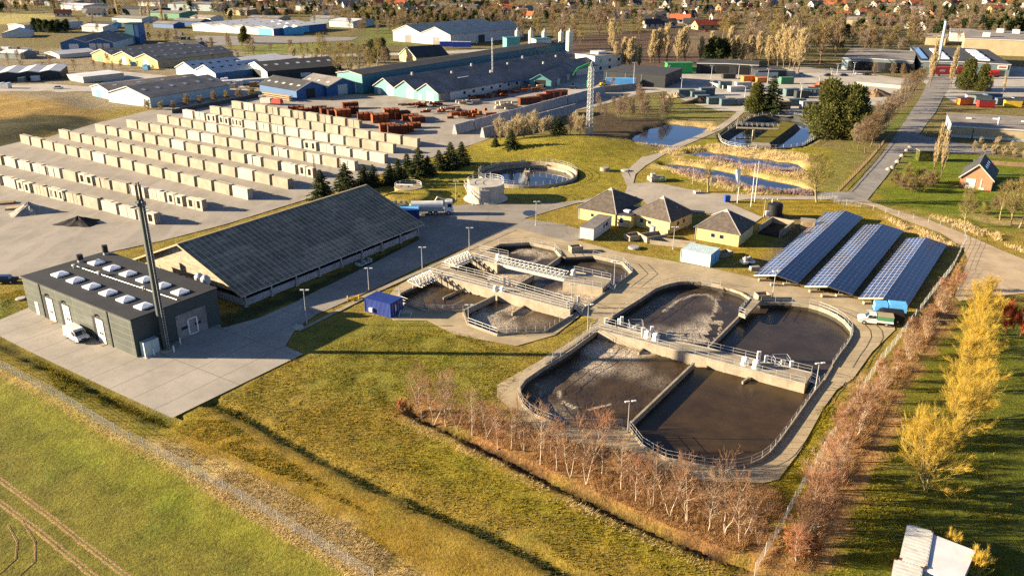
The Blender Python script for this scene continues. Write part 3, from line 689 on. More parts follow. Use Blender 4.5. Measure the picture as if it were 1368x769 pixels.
# drives, cabinets and gear on the walkways
def motor(px, py, z, h=1.0, r=.5, par=None, stack=True, nm='drive_motor'):
    p = V(px, py, z); m = MB(); m.cyl(p.x,p.y,z,z+h*.8,r,r,14).cyl(p.x,p.y,z+h*.8,z+h,r*1.02,r*.5,14).cyl(p.x,p.y,z,z+.12,r*1.25,r*1.25,14)
    return m.build(nm, 'white_paint', par)
for x, y in ((865,450),(876,454),(995,486.5),(1010,491)): motor(x,y,.62,1.25,.55,big)
def cab(px, py, z, h, w, par, mat='white_paint', nm='control_box'):
    p = V(px,py,z); m = MB(); m.box(p.x-w/2,p.x+w/2,p.y-w*.4,p.y+w*.4,z,z+h); return m.build(nm, mat, par)
for x, y, h in ((859,449.5,1.6),(870.5,448,1.6),(1013,482,1.6),(1023,483,1.1),(810,432,1.0),(827,433,1.0),(1057,490,1.0),(830.5,434,1.5)): cab(x,y,.62,h,.5,big)
for a in ((850,440),(1045,488)):                              # side platforms with the submerged mixers' hoists
    p = V(*a,.62); m = MB()
    for i in range(2):
        for j in range(2): m.tube((p.x+i*2.2-1.1,p.y+j*1.6,.5),(p.x+i*2.2-1.1,p.y+j*1.6,1.7),.04)
    for k in (1.15,1.7):
        m.path([(p.x-1.1,p.y,k),(p.x-1.1,p.y+1.6,k),(p.x+1.1,p.y+1.6,k),(p.x+1.1,p.y,k)],.04)
    m.box(p.x-1.15,p.x+1.15,p.y-.1,p.y+1.65,.42,.52); m.tube((p.x-.4,p.y+1.2,.5),(p.x+.5,p.y+.6,1.1),.12,8); m.box(p.x,p.x+.6,p.y+.4,p.y+.9,.52,1.2); m.build('mixer_hoist','galv',big)
for x, y in ((662,388),(671,389)): motor(x,y,.95,1.0,.42,octo)
motor(666,347,.95,1.3,.5,octo); motor(766,367,.95,1.1,.5,octo)
for x, y, h in ((653,382.5,1.3),(674,381,1.6),(773,404,1.2),(759,411,1.2)): cab(x,y,.95,h,.42,octo)
def steps(px, py, z, par, dx, dy):
    p = V(px,py,z); m = MB(); d = Vector((dx,dy,0)).normalized(); w = Vector((-d.y,d.x,0))*.45
    for k in range(4):
        c = p+d*(.3*k+.2)-Vector((0,0,z*(k+1)/4.5)); m.beam(c-w,c+w,.26,.05)
    for s in (-1,1): m.tube(p+w*s,p+w*s+d*1.4-Vector((0,0,z)),.05); m.tube(p+w*s+Vector((0,0,1)),p+w*s+d*1.4+Vector((0,0,1-z)),.035); m.tube(p+w*s+d*1.4-Vector((0,0,z)),p+w*s+d*1.4+Vector((0,0,1-z)),.035)
    return m.build('steps','galv',par)
steps(1081,506,.62,big,1,-.3); steps(800,437,.62,big,-1,.25); steps(768,410,.95,octo,1,-.3); steps(812,380,.95,octo,1,-.3)
# overflow launder pipes: a heap of angled frames at the left of the angular basin
rng = random.Random(3)
for (x0,y0,x1,y1,n_,lab) in ((600,352,624,342,7,None),(551,378,574,368,6,None)):
    for i in range(n_):
        t_ = i/(n_-1); p = V(x0+(x1-x0)*t_, y0+(y1-y0)*t_, 1.2); m = MB(); ax = Vector((1,-.55,0)).normalized()
        q0 = p-ax*1.1+Vector((0,0,.2)); q1 = p+ax*1.5-Vector((0,0,.4)); q2 = p+Vector((.2,.2,1.0))
        m.path([q0,q2,q1],.1,6); m.tube(q0,q1,.08,6); m.tube(p+Vector((0,0,-1.1)),q2,.07,6); m.tube(q1,q1+Vector((.7,-.5,.1)),.09,6); m.tube(q0+Vector((.3,.3,.3)),q1+Vector((.3,.6,.2)),.08,6)
        m.build('overflow_pipe','white_paint',octo)
# outlets, chamber and hatch covers near the basins
def chamber(px,py,w,l,h,label,rot=0,lid='black',mat='concrete',cat='concrete chamber',name='inspection_chamber',wall=.2):
    t = thing(name,label,cat,V(px,py),rot); m = MB()
    m.box(-l/2,l/2,-w/2,-w/2+wall,0,h).box(-l/2,l/2,w/2-wall,w/2,0,h).box(-l/2,-l/2+wall,-w/2+wall,w/2-wall,0,h).box(l/2-wall,l/2,-w/2+wall,w/2-wall,0,h); m.build('wall',mat,t)
    MB().box(-l/2+wall,l/2-wall,-w/2+wall,w/2-wall,.05,.12).build('floor',lid,t); return t
RT = math.atan2(39.4,26.1)-math.pi/2            # direction of the hall's long side, most of the plant keeps to it
chamber(769,336,1.7,2.6,1.3,'small open concrete chamber on the service road between the two back compartments',.35)
chamber(1018,400,1.9,2.4,1.2,'small open concrete chamber between the two upper lobes beside a lamp',.15)
chamber(846,319,2.4,3.4,1.1,'open dark-bottomed concrete pit between the white shed and the long concrete trough',.45)
t = chamber(872,320,3,5.0,1.3,'open concrete pit with dark bottom at the left end of the long trough',.42)
t = chamber(899,327,2.6,9.5,.9,'long low concrete trough beside the pale container',-.42,lid='gravel'); t.rotation_euler.z = -.36
def disc(px,py,r,label,mat='concrete_grey',h=.35,name='manhole_cover'):
    t = thing(name,label,'manhole cover',V(px,py)); MB().cyl(0,0,0,h,r,r,24).build('ring',mat,t); MB().cyl(0,0,h,h+.08,r*.9,r*.85,24).build('lid',mat,t); return t
disc(847,331.5,1.25,'round concrete cover in the grass by the service road below the pits')
disc(399,438.5,.85,'round white cover in the grass beside the road fork near a lamp','concrete_pale')
disc(28,399,.9,'round pale cover in the grass left of the dark workshop','concrete_pale',.15)
lamp(410,433,388,'lamp post by the road fork nearest the dark workshop'); lamp(493,388,359,'lamp post beside the road in front of the dark blue container'); lamp(564.5,367,331,'lamp post beside the road above the overflow pipes')
lamp(627,334,305,'lamp post beside the road at the top left corner of the angular basin'); lamp(785,441,408,'lamp post at the grass corner between the two basins',.3); lamp(820,384,350,'lamp post at the right corner of the back right compartment',.2)
lamp(838.5,577,537,'lamp post at the notch between the two lower lobes behind birches',.2); lamp(1089,521,486,'lamp post at the right end of the big walkway',.2); lamp(1032,397,363,'lamp post in front of the left solar array',.2)
lamp(716,301,270,'slim lamp post on the grass corner facing the round white tank'); lamp(899,333,304,'lamp post behind the long concrete trough'); lamp(609,267,243,'slim lamp post on the grass left of the round white tank')
lamp(764,405,380,'slim post at the right end of the near walkway in the angular basin'); lamp(626,434,408,'slim post at the left tip of the foaming bottom compartment')
lamp(925,246,222,'slim lamp post on the grass near the reed channel'); lamp(1020,290,266,'lamp post beside the black round tank'); lamp(984,172,158,'slim lamp post beside the path near the lagoon')
# ================================================================= ROUND CLARIFIER
cl = thing('clarifier', 'round open settling tank of blue-reflecting water behind the white round tank', 'settling tank', (*CLC,0))
c0 = [(x-CLC[0],y-CLC[1]) for x,y in CLW]
ring(MB(), c0, .35, -3, .45).build('wall','concrete',cl)
ring(MB(), circ((0,0),CLR-1.0), .25, -3, -.35).build('weir','concrete',cl)
MB().cyl(0,0,-3,1.0,.6,.6,12).build('centre_column','concrete',cl)
MB().beam((0,0,.75),(-2.0,-11.5,.75),1.2,.35).build('scraper_bridge','galv',cl)
m = MB()
for s in (-.55,.55):
    for k in (1.2,1.75): m.tube((s,0,k),(s-2.0,-11.5,k),.035)
    for i in range(7): m.tube((s-2*i/6,-11.5*i/6,.7),(s-2*i/6,-11.5*i/6,1.75),.035)
m.build('bridge_rail','galv',cl); MB().box(-.9,.4,-5.2,-3.2,.75,1.9).build('drive_box','pale_wood',cl)
wat('clear_water', (.010,.018,.034), .05, .6, .04)
tag(MB().prism(circ(CLC,CLR+.2), -1.7, -1.2).build('water','clear_water'), kind='structure')
railing('railing all round the open round settling tank', [(x,y) for x,y in circ(CLC,CLR+.2,44)], .45, 1.15, 2.0, close=True)
# white round tank with stair
TC = G(649,265); tk = thing('round_tank','white round concrete tank with an outside stair and flat lid','storage tank',(*TC,0))
MB().cyl(0,0,0,4.0,4.6,4.6,40).build('wall','concrete_pale',tk); MB().cyl(0,0,0,.9,5.6,4.65,40).build('skirt','concrete_pale',tk)
MB().cyl(0,0,4.0,4.12,4.75,4.7,40).build('lid','concrete_pale',tk)
m = MB()
for k in range(40): 
    a = 6.283*k/40; m.tube((4.6*math.cos(a),4.6*math.sin(a),1),(4.6*math.cos(a),4.6*math.sin(a),4),.03,4)
m.build('hoop_band','concrete_pale',tk)
m = MB(); a, q = Vector((-2.6,-6.0,0)), Vector((-4.9,-1.4,4.1)); 
for s in (-.45,.45): m.tube(a+Vector((s,0,.1)),q+Vector((s,0,0)),.08); m.tube(a+Vector((s,0,1.1)),q+Vector((s,0,1.05)),.05)
for k in range(12): c_ = a.lerp(q,(k+.5)/12); m.beam(c_-Vector((.45,0,0)),c_+Vector((.45,0,0)),.28,.05)
m.build('stair','white_paint',tk)
m = MB(); arc = [(4.6*math.cos(a),4.6*math.sin(a)) for a in np.linspace(-.3,3.7,22)]
for a, c_ in zip(arc,arc[1:]):
    for k in (4.65,5.2): m.tube((*a,k),(*c_,k),.04)
for a in arc[::2]: m.tube((*a,4.1),(*a,5.2),.04)
m.build('guard_rail','white_paint',tk); MB().cyl(1.2,1.5,4.1,6.4,.12,.1,8).build('vent_pipe','galv',tk)
MB().box(-1.2,1.0,-5.2,-4.5,0,3.4).build('valve_housing','concrete_grey',tk)
# smaller buried tank on the knoll with a pipe frame
KC = G(546,259); kt = thing('sludge_tank','low round concrete tank with a white pipe frame on a grassy knoll behind the tanker','storage tank',(*KC,0))
zk = zground(*KC); MB().cyl(0,0,zk-1.5,zk+.7,3.5,3.5,28).build('wall','wall_tan',kt); MB().cyl(0,0,zk+.7,zk+.8,3.65,3.6,28).build('lid','concrete',kt)
m = MB()
for a in np.linspace(0,3.3,8): m.tube((3.4*math.cos(a),3.4*math.sin(a),zk+.7),(3.4*math.cos(a),3.4*math.sin(a),zk+1.7),.035)
arc = [(3.4*math.cos(a),3.4*math.sin(a)) for a in np.linspace(0,3.3,12)]
for k in (1.2,1.7): m.path([(*a,zk+k) for a in arc],.045)
m.path([(3.9,-1,zk+1.2),(1.5,-2.6,zk+1.9),(-3,-.8,zk+1.6)],.1,6); m.build('pipe_frame','white_paint',kt)
# small hatches on the meadow
disc(808,228,1.4,'lone round concrete ring on the meadow right of the settling tank','concrete',.9,'concrete_ring'); disc(835,228.5,1.2,'low round concrete cover beside the curving path','concrete_pale',.35)
t = chamber(877,241,3.4,4.2,1.0,'broad round-cornered concrete chamber with a green wheel by the plaza edge',.2,lid='concrete'); m = MB()
for k in range(16): a0, a1 = 6.283*k/16, 6.283*(k+1)/16; m.tube((1+.8*math.cos(a0),-2.1,.8+.8*math.sin(a0)),(1+.8*math.cos(a1),-2.1,.8+.8*math.sin(a1)),.07)
m.build('wheel','dull_green',t); MB().box(-1.6,-.4,-.6,.6,1.0,2.0).build('cabinet','concrete_pale',t)
MB().box(-2,2,-1.1,1.1,1.0,1.15).build('lid','concrete',t)
# ================================================================= LAGOON (two-lane oxidation ditch with sloped sides)
wl = MB(); inn = offset(LAGW,-2.9); n_ = len(LAGW)
o2 = [(x,y,.25) for x,y in offset(LAGW,.5)]; a2 = [(x,y,.22) for x,y in LAGW]; b2 = [(x,y,-1.9) for x,y in inn]; o1 = [(x,y,-.3) for x,y in offset(LAGW,.5)]
wl.add(o1+o2+a2+b2, [(r*n_+i,r*n_+(i+1)%n_,(r+1)*n_+(i+1)%n_,(r+1)*n_+i) for r in range(3) for i in range(n_)])
lag = thing('oxidation_ditch','sloped concrete lagoon with a grassy centre island and a footbridge','basin',(0,0,0))
M('slope_dark',(.060,.060,.052),.9,.2,var=.3,scale=.3,fine=.4)
wl.build('lining','slope_dark',lag)
isl = GP([(1002,192),(1028,193),(1063,167),(1045,164)]); iw = offset(isl,2.2)
m = MB(); m.add([(x,y,-2.2) for x,y in iw]+[(x,y,.55) for x,y in isl],[(i,(i+1)%4,4+(i+1)%4,4+i) for i in range(4)]); m.build('island_slope','slope_dark',lag)
twig('turf',(.13,.12,.02),(.20,.165,.025),.5); tag(MB().poly([(x,y,.552) for x,y in isl]).build('island_turf','turf',lag))
MB().prism([(x,y) for x,y in GP([(1002,196),(1030,197),(1027,192.5),(1005,191)])],-2.0,.50).build('island_nose','concrete',lag)
m = MB(); m.beam(V(984,170,.6),V(1040,172,.6),1.6,.3); c_ = V(1007,176); m.box(c_.x-.4,c_.x+.4,c_.y-.4,c_.y+.4,-2,.6); m.build('footbridge','concrete',lag)
m = MB()
for s in (0,1.6):
    for k in (1.1,1.6): m.tube(V(984,170,0)+Vector((0,s,k)),V(1040,172,0)+Vector((0,s,k)),.04)
    for i in range(9): e = V(984,170,0).lerp(V(1040,172,0),i/8)+Vector((0,s,0)); m.tube(e+Vector((0,0,.5)),e+Vector((0,0,1.6)),.04)
m.build('bridge_rail','galv',lag)
tag(MB().poly([(x,y,-1.55) for x,y in offset(LAGW,-1.5)]).build('water','clear_water'), kind='structure')
railing('white railing round the front edge of the sloped lagoon', [(x,y) for x,y in offset(LAGW,.6)][:9], .1, 1.1, 2.2, mat='white_paint')
railing('pale railing along the back edge of the sloped lagoon', [(x,y) for x,y in offset(LAGW,.6)][10:], .1, 1.0, 3.0, mat='white_paint')
# ================================================================= BUILDINGS OF THE PLANT
def frame(pxB, pxA, z=0.0):
    """origin at pixel B, local +x towards pixel A; returns origin, heading"""
    o, a = V(*pxB, z), V(*pxA, z); d = a-o
    return Vector((o.x,o.y,0)), math.atan2(d.y,d.x), d.length
# ---- dark workshop: long lit face along local -y .. x runs from far-left corner to near corner
hW = 6.2
A, B_, Cc = V(28.7,369.4,hW), V(174,427.8,hW), V(289.6,385.6,hW); L = (B_-A).length; Wd = (Cc-B_).length
ro = math.atan2((B_-A).y,(B_-A).x)
ws = thing('workshop','dark grey flat-roofed workshop with two rows of white skylights','industrial building',(A.x,A.y,0),ro)
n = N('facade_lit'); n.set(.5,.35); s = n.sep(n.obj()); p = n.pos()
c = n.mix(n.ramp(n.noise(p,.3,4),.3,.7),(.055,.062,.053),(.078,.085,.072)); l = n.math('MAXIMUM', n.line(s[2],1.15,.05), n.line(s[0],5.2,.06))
n.col(n.mix(l,c,(.16,.17,.15))); MATS['facade_lit'] = n.m  # lit copy of the facade: sunlight on the long face put into its colour
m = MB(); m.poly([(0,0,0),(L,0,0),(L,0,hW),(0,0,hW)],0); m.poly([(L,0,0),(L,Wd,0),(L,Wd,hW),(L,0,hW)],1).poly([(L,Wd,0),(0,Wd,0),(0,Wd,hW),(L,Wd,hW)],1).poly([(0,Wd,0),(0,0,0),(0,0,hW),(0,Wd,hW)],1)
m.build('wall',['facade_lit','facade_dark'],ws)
m = MB(); m.box(-.12,L+.12,-.12,Wd+.12,hW-.02,hW+.14); rf = m.build('roof','roof_felt',ws)
for i in range(6):
    for y in (.26,.70):
        x = L*(.155+i*.152)+(.0 if y < .5 else -.4); sk = MB(); sk.box(x-1.05,x+1.05,Wd*y-1.05,Wd*y+1.05,hW+.14,hW+.42)
        sk.add([(x-1,Wd*y-1,hW+.42),(x+1,Wd*y-1,hW+.42),(x+1,Wd*y+1,hW+.42),(x-1,Wd*y+1,hW+.42),(x,Wd*y,hW+.66)],[(0,1,4),(1,2,4),(2,3,4),(3,0,4)]); sk.build('skylight','skydome',rf)
MB().path([(L*.12,Wd*.5,hW+.3),(L*.98,Wd*.55,hW+.3)],.05).build('roof_pipe','galv',rf)
for x,y,r,h in ((L*.02,Wd*.62,.55,1.5),(L*.02,Wd*.93,.5,1.9)):
    MB().cyl(x+1,y,hW+.1,hW+.6,r*.9,r*.9,12).build('vent_base','galv',rf); MB().cyl(x+1,y,hW+.6,hW+h,r,r,14).build('roof_vent','black',rf)
for x,y in ((L*.33,Wd*.5),(L*.72,Wd*.52),(L*.12,Wd*.46)):
    MB().cyl(x,y,hW+.1,hW+.7,.14,.14,8).box(x-.3,x+.3,y-.2,y+.2,hW+.6,hW+.85).build('roof_vent','concrete_pale',rf)
for x in (L*.10,): MB().box(x-.5,x+.5,-.06,0,0,2.3).build('door','wall_white',ws)
for x in (L*.235,L*.395,L*.70):
    d = MB().box(x-1.5,x+1.5,-.05,.25,.05,4.3).build('door_recess','black',ws)
    g = MB().box(x-.55,x+1.5,-.09,-.055,.05,4.1).build('door','wall_white',ws)
    for k in (.15,.75): MB().box(x+k,x+k+.4,-.11,-.092,1.5,1.9).build('window','glass',g)
    MB().box(x-1.6,x+1.6,-1.0,-.1,0,.06).build('threshold','concrete',ws); MB().box(x-.1,x+.25,-.4,-.1,4.6,4.9).build('wall_light','black',ws)
for x in (L*.17,L*.80): MB().box(x-.14,x+.14,-.12,0,0,hW).build('downpipe','dark_steel',ws)
d = MB().box(L+.02,L+.10,Wd*.47,Wd*.83,.05,4.2).build('gate','roof_grey',ws)
for y in (.52,.68): MB().box(L+.11,L+.14,Wd*y,Wd*y+1.1,1.5,2.0).build('window','glass',d)
m = MB(); 
for y0,y1,z0,z1 in ((.595,.61,.2,3.0),(.70,.715,.2,3.0),(.595,.715,2.85,3.0),(.595,.715,.2,.35)): m.box(L+.11,L+.16,Wd*y0,Wd*y1,z0,z1)
m.build('wicket_frame','white_paint',d)
MB().path([(L+.5,Wd*.30,2.8),(L+.5,Wd*.30,4.1),(L+.1,Wd*.30,4.1)],.14,8).build('wall_pipe','white_paint',ws)
lw_ = lambda x,y,z=0: ws_m @ Vector((x,y,z))
ws_m = Matrix.Translation((A.x,A.y,0)) @ Matrix.Rotation(ro,4,'Z')
p = lw_(L+.75,1.9); t = thing('electrical_cabinet','pale blue-white metal cabinet against the dark workshop beside the chimney','cabinet',p,ro)
MB().box(-.55,.55,-1.25,1.25,.1,2.5).build('body','wall_cyan',t); MB().box(-.7,.9,-1.4,1.4,0,.1).build('plinth','concrete_pale',t)
for y in (-.6,.6): MB().box(.55,.59,y-.55,y+.55,.2,2.4).build('door','wall_cyan',t)
p = lw_(L-5.5,Wd+1.3); t = thing('filter_unit','shiny round exhaust units behind the dark workshop at the hall gable','ventilation unit',p,ro)
for x in (-.8,.9): MB().cyl(x,0,0,5.8,.5,.5,14).cyl(x,0,5.8,6.6,.8,.8,16).cyl(x,0,6.6,7.2,.8,.3,16).build('exhaust_pipe','galv',t)
# ---- chimney with its ladder
ch = thing('chimney','tall dark green steel chimney with a ladder, leaning over the workshop corner','chimney',V(222,467),ro)
HC = zat(222,468,268)
MB().cyl(0,0,0,HC,.56,.50,20).cyl(0,0,HC-.8,HC-.3,.72,.72,20).build('shaft','facade_dark',ch)
MB().cyl(0,0,0,.3,1.3,1.25,20).build('foot','concrete',ch)
for a in range(6): MB().cyl(.32*math.cos(a*1.047),.32*math.sin(a*1.047),HC,HC+1.9+(a%3)*.35,.10,.10,8).build('flue','black',ch)
m = MB()
for s in (-.2,.2): m.tube((.72,s,.3),(.68,s,HC),.035,4)
for k in range(int(HC/.45)): m.tube((.71,-.2,.5+k*.45),(.71,.2,.5+k*.45),.03,4)
m.build('ladder','galv',ch)
for k,(dx,dy) in enumerate(((1.6,-.9),(1.5,2.0),(-1.1,-1.9))): 
    p = V(222,467)+Vector((dx,dy,0)); t = thing('bollard',('pale bollard on the road side of the chimney foot','pale bollard beside the gate end of the chimney foot','pale bollard at the cabinet side of the chimney foot')[k],'bollard',p); MB().cyl(0,0,0,1.1,.11,.11,10).cyl(0,0,1.1,1.16,.11,.05,10).build('post','white_paint',t)
# ---- long storage hall: +x along the front eave
E0, E1 = V(325.5,391.2,2.7), V(560,299,2.7); LH = (E1-E0).length; rh = math.atan2((E1-E0).y,(E1-E0).x); WH, RH, EH = 31.5, 8.9, 2.7
hall = thing('storage_hall','long open-sided hall under a huge dark gridded pitched roof','storage building',(E0.x,E0.y,0),rh)
n = N('hall_roof'); n.set(.75,.25); o = n.obj(); s = n.sep(o); pp = n.pos()
base = n.mix(n.ramp(n.noise(n.scalev(o,(.35,.35,.35)),1,5,.7),.3,.7),(.105,.083,.055),(.25,.195,.13))
pat = n.noise(n.scalev(o,(.095,.16,.16)),1,3,.6); base = n.mix(n.math('MULTIPLY', n.ramp(pat,.50,.64), .75), base, (.30,.23,.155))
cell = n.new('ShaderNodeTexWhiteNoise'); cell.noise_dimensions = '3D'; fl = n.new('ShaderNodeVectorMath', operation='FLOOR'); n.ln(n.scalev(o,(1/1.15,1/1.0,0)), fl.inputs[0]); n.ln(fl.outputs[0], cell.inputs['Vector'])
base = n.mix(n.math('MULTIPLY', n.math('SUBTRACT', cell.outputs['Value'], .25), .7), base, (.10,.085,.065))
l1 = n.line(s[0],1.15,.12); l2 = n.line(s[1],1.5,.22)
c = n.mix(n.math('MULTIPLY', l2, .5), base, (.05,.045,.038)); c = n.mix(n.math('MULTIPLY', l1, .68), c, (.55,.48,.37)); n.col(c)
n.bump(n.math('ADD', n.math('SINE', n.math('MULTIPLY', s[0], 6.283/.575)), n.math('MULTIPLY', l2, 1.5)), .5, .05); MATS['hall_roof'] = n.m
ov = .9
m = MB(); sl = (RH-EH)/(WH/2)
m.add([(-ov,-.5,EH-.5*sl),(LH+ov,-.5,EH-.5*sl),(LH+ov,WH/2,RH),(-ov,WH/2,RH),(LH+ov,WH+.5,EH-.5*sl),(-ov,WH+.5,EH-.5*sl)],[(0,1,2,3),(3,2,4,5)])
m.add([(-ov,-.5,EH-.5*sl-.16),(LH+ov,-.5,EH-.5*sl-.16),(LH+ov,WH/2,RH-.16),(-ov,WH/2,RH-.16),(LH+ov,WH+.5,EH-.5*sl-.16),(-ov,WH+.5,EH-.5*sl-.16)],[(3,2,1,0),(5,4,2,3)])
hr = m.build('roof','hall_roof',hall)
m = MB()
for x in (-ov-.06,LH+ov+.06):
    m.beam((x,-.55,EH-.5*sl+.08),(x,WH/2,RH+.1),.14,.34); m.beam((x,WH/2,RH+.1),(x,WH+.55,EH-.5*sl+.08),.14,.34)
m.beam((-ov,WH/2,RH+.12),(LH+ov,WH/2,RH+.12),.42,.14)
m.build('barge_board','wall_tan',hr); MB().beam((-ov,-.56,EH-.22),(LH+ov,-.56,EH-.22),.14,.16).build('gutter','galv',hr)
n = N('gable_plank'); n.set(.85,.2); s = n.sep(n.obj()); c = n.mix(n.ramp(n.noise(n.scalev(n.obj(),(1,.5,2)),1,4,.7),.3,.7),(.22,.175,.12),(.36,.30,.22)); 
c = n.mix(n.math('MULTIPLY', n.math('MAXIMUM', n.line(s[1],2.4,.08), n.line(s[2],1.25,.06)), .6), c, (.1,.08,.06)); n.col(c); MATS['gable_plank'] = n.m
gz = 2.3
for x in (.1,LH-.1): MB().poly([(x,1.0,gz),(x,WH-1.0,gz),(x,WH-1.0,EH+sl*1.0-.2),(x,WH/2,RH-.25),(x,1.0,EH+sl*1.0-.2)]).build('gable_wall','gable_plank',hall)
MB().box(.25,LH-.25,.35,.6,0,1.25).box(.25,LH-.25,WH-.6,WH-.35,0,1.25).box(.3,.55,.6,WH-.6,0,1.2).build('low_wall','concrete_grey',hall)
K = 9
for i in range(K):
    x = .3+(LH-.6)*i/(K-1); MB().box(x-.14,x+.14,.05,.33,0,EH-.25).build('post','concrete_grey',hall)
    MB().box(x-.4,x+.4,-.1,.34,0,.12).build('foot','concrete_pale',hall); MB().box(x-.14,x+.14,WH-.3,WH-.05,0,EH-.2).build('post','concrete_grey',hall)
for y in (8,16,24): MB().box(.05,.33,y-.14,y+.14,0,EH+.3).build('post','concrete_grey',hall)
MB().box(1,LH-1,1,WH-1,.01,.9).build('stored_heap','soil',hall)
hm = Matrix.Translation((E0.x,E0.y,0)) @ Matrix.Rotation(rh,4,'Z')
p = hm @ Vector((27.5,-2.2,0)); t = thing('feed_rack','pale low metal rack lying on the shaded grass before the hall','rack',p,rh)
m = MB()
for y in (-.5,0,.5): m.box(-1.8,1.8,y-.06,y+.06,.1,.25)
for x in (-1.7,0,1.7): m.box(x-.07,x+.07,-.6,.6,.25,.8)
m.build('frame','wall_cyan',t)
p = V(469,393)
p = V(472,400); t = thing('trestle','small yellow steel frame on the grass left of the dark blue container','frame',p,.2); M('yellow_paint',(.55,.36,.02),.5,.4); m = MB()
for a,b in (((-1,-.6),(1,-.6)),((1,-.6),(1,.6)),((1,.6),(-1,.6)),((-1,.6),(-1,-.6)),((-1,-.6),(1,.6))): m.tube((*a,.3),(*b,.3),.08); m.tube((*a,0),(*a,.6),.07)
m.build('frame','yellow_paint',t)
# ---- containers and sheds
def container(pA, pB, pC, h, mat, label, group=None, doors='C', name='shipping_container', doormat=None, roofmat=None):
    """A-B is the long face seen, B the near corner, B-C the end"""
    a, b_, c_ = V(*pA), V(*pB), V(*pC); L_ = (b_-a).length; W_ = (c_-b_).length; r = math.atan2((b_-a).y,(b_-a).x)
    if W_ > 3.2 and name == 'shipping_container': W_ = min(W_, 5.0)
    t = thing(name,label,'container',a,r,group)
    m = MB(); m.box(.06,L_-.06,.06,W_-.06,.12,h-.06); m.build('body',mat,t)
    m = MB().box(.02,L_-.02,.02,W_-.02,h-.06,h); m.build('roof',roofmat or mat,t)
    m = MB()
    for x in (0,L_-.16):
        for y in (0,W_-.16): m.box(x,x+.16,y,y+.16,0,h+.01)
    m.box(.16,L_-.16,0,.1,0,.14).box(.16,L_-.16,0,.1,h-.12,h+.005).box(L_-.1,L_,.16,W_-.16,0,.14); m.build('corner_frame',mat,t)
    for s in (0,1):
        d = MB().box(L_-.03,L_+.02,.2+s*(W_/2-.2),W_/2-.02+s*(W_/2-.2),.16,h-.14).build('door',doormat or mat,t)
        for k in (.3,.7): y = .2+s*(W_/2-.2)+k*(W_/2-.2); MB().tube((L_+.05,y,.2),(L_+.05,y,h-.2),.03).build('lock_bar','galv',d)
    return t
bc = container((487.5,416),(522,425),(533.5,414.5),2.6,'container_blue','dark blue container beside the angular basin under the lamp post')
MB().box(1.2,1.9,-.35,-.02,.4,1.1).build('meter_box','white_paint',bc)
MB().box(5.845,5.875,1.0,1.35,.9,2.1).build('label_plate','wall_white',bc)
m = MB(); bm_ = Matrix.Translation(bc.location) @ Matrix.Rotation(bc.rotation_euler.z,4,'Z'); p = bm_ @ Vector((7.4,1.5,0))
t = thing('folding_rack','pale blue tubular rack on the ground behind the dark blue container','rack',p,bc.rotation_euler.z+.5)
m = MB()
for y in (0,.5,1.0): m.path([(-1,y,.1),(1,y,.1),(1.2,y,.9),(-.8,y,.9),(-1,y,.1)],.05)
m.path([(1,0,.1),(1,1,.1)],.05).path([(-1,0,.1),(-1,1,.1)],.05); m.build('frame','wall_cyan',t)
container((908.5,349),(948,357),(961,346),2.6,'container_pale','pale grey-blue ribbed container with blue doors near the yellow houses',doormat='wall_sky')
sh = V(774.5,318.5), V(792.6,321.5), V(820.5,305); L_ = (sh[1]-sh[0]).length; W_ = (sh[2]-sh[1]).length; r = math.atan2((sh[1]-sh[0]).y,(sh[1]-sh[0]).x)
t = thing('site_cabin','white flat-roofed cabin with a door and small window beside the yellow house','cabin',sh[0],r)
MB().box(0,L_,0,W_,.15,2.6).build('wall','wall_white',t); MB().box(-.12,L_+.12,-.12,W_+.12,2.6,2.78).build('roof','roof_grey',t); MB().box(.1,L_-.1,.1,W_-.1,0,.15).build('base','concrete',t)
MB().box(L_,L_+.04,W_*.52,W_*.52+.95,.2,2.3).build('door','wall_white',t); MB().box(L_+.045,L_+.06,W_*.52+.2,W_*.52+.75,1.2,2.1).build('window','glass',t); MB().box(L_,L_+.04,W_*.66,W_*.66+1.3,1.4,2.1).build('window','glass',t)
MB().box(L_*.4,L_*.4+.9,-.04,0,.2,2.2).build('door','wall_white',t)
p = V(1078,305); t = thing('switch_house','small tan flat-topped cabinet hut on the grass left of the solar arrays','hut',p,-.35)
MB().box(-1.5,1.5,-1.1,1.1,0,1.9).build('wall','wall_tan',t); MB().box(-1.6,1.6,-1.2,1.2,1.9,2.05).build('roof','concrete',t); MB().box(-.9,.9,-1.14,-1.1,.1,1.75).build('door','wood',t)
p = V(1034,289.5); t = thing('round_tank','black plastic round tank on a black foot beside the far lamp','storage tank',p)
MB().cyl(0,0,.6,3.1,1.75,1.75,24).cyl(0,0,3.1,3.4,1.75,1.2,24).build('body','black',t); MB().cyl(0,0,0,.6,2.4,2.3,24).build('foot','black',t); MB().box(-2.3,-1.5,-1.0,-.3,.6,1.6).build('pump_box','white_paint',t)
for x in (-.8,.4): MB().cyl(x,.2,3.3,4.3,.09,.09,8).build('vent_pipe','white_paint',t)
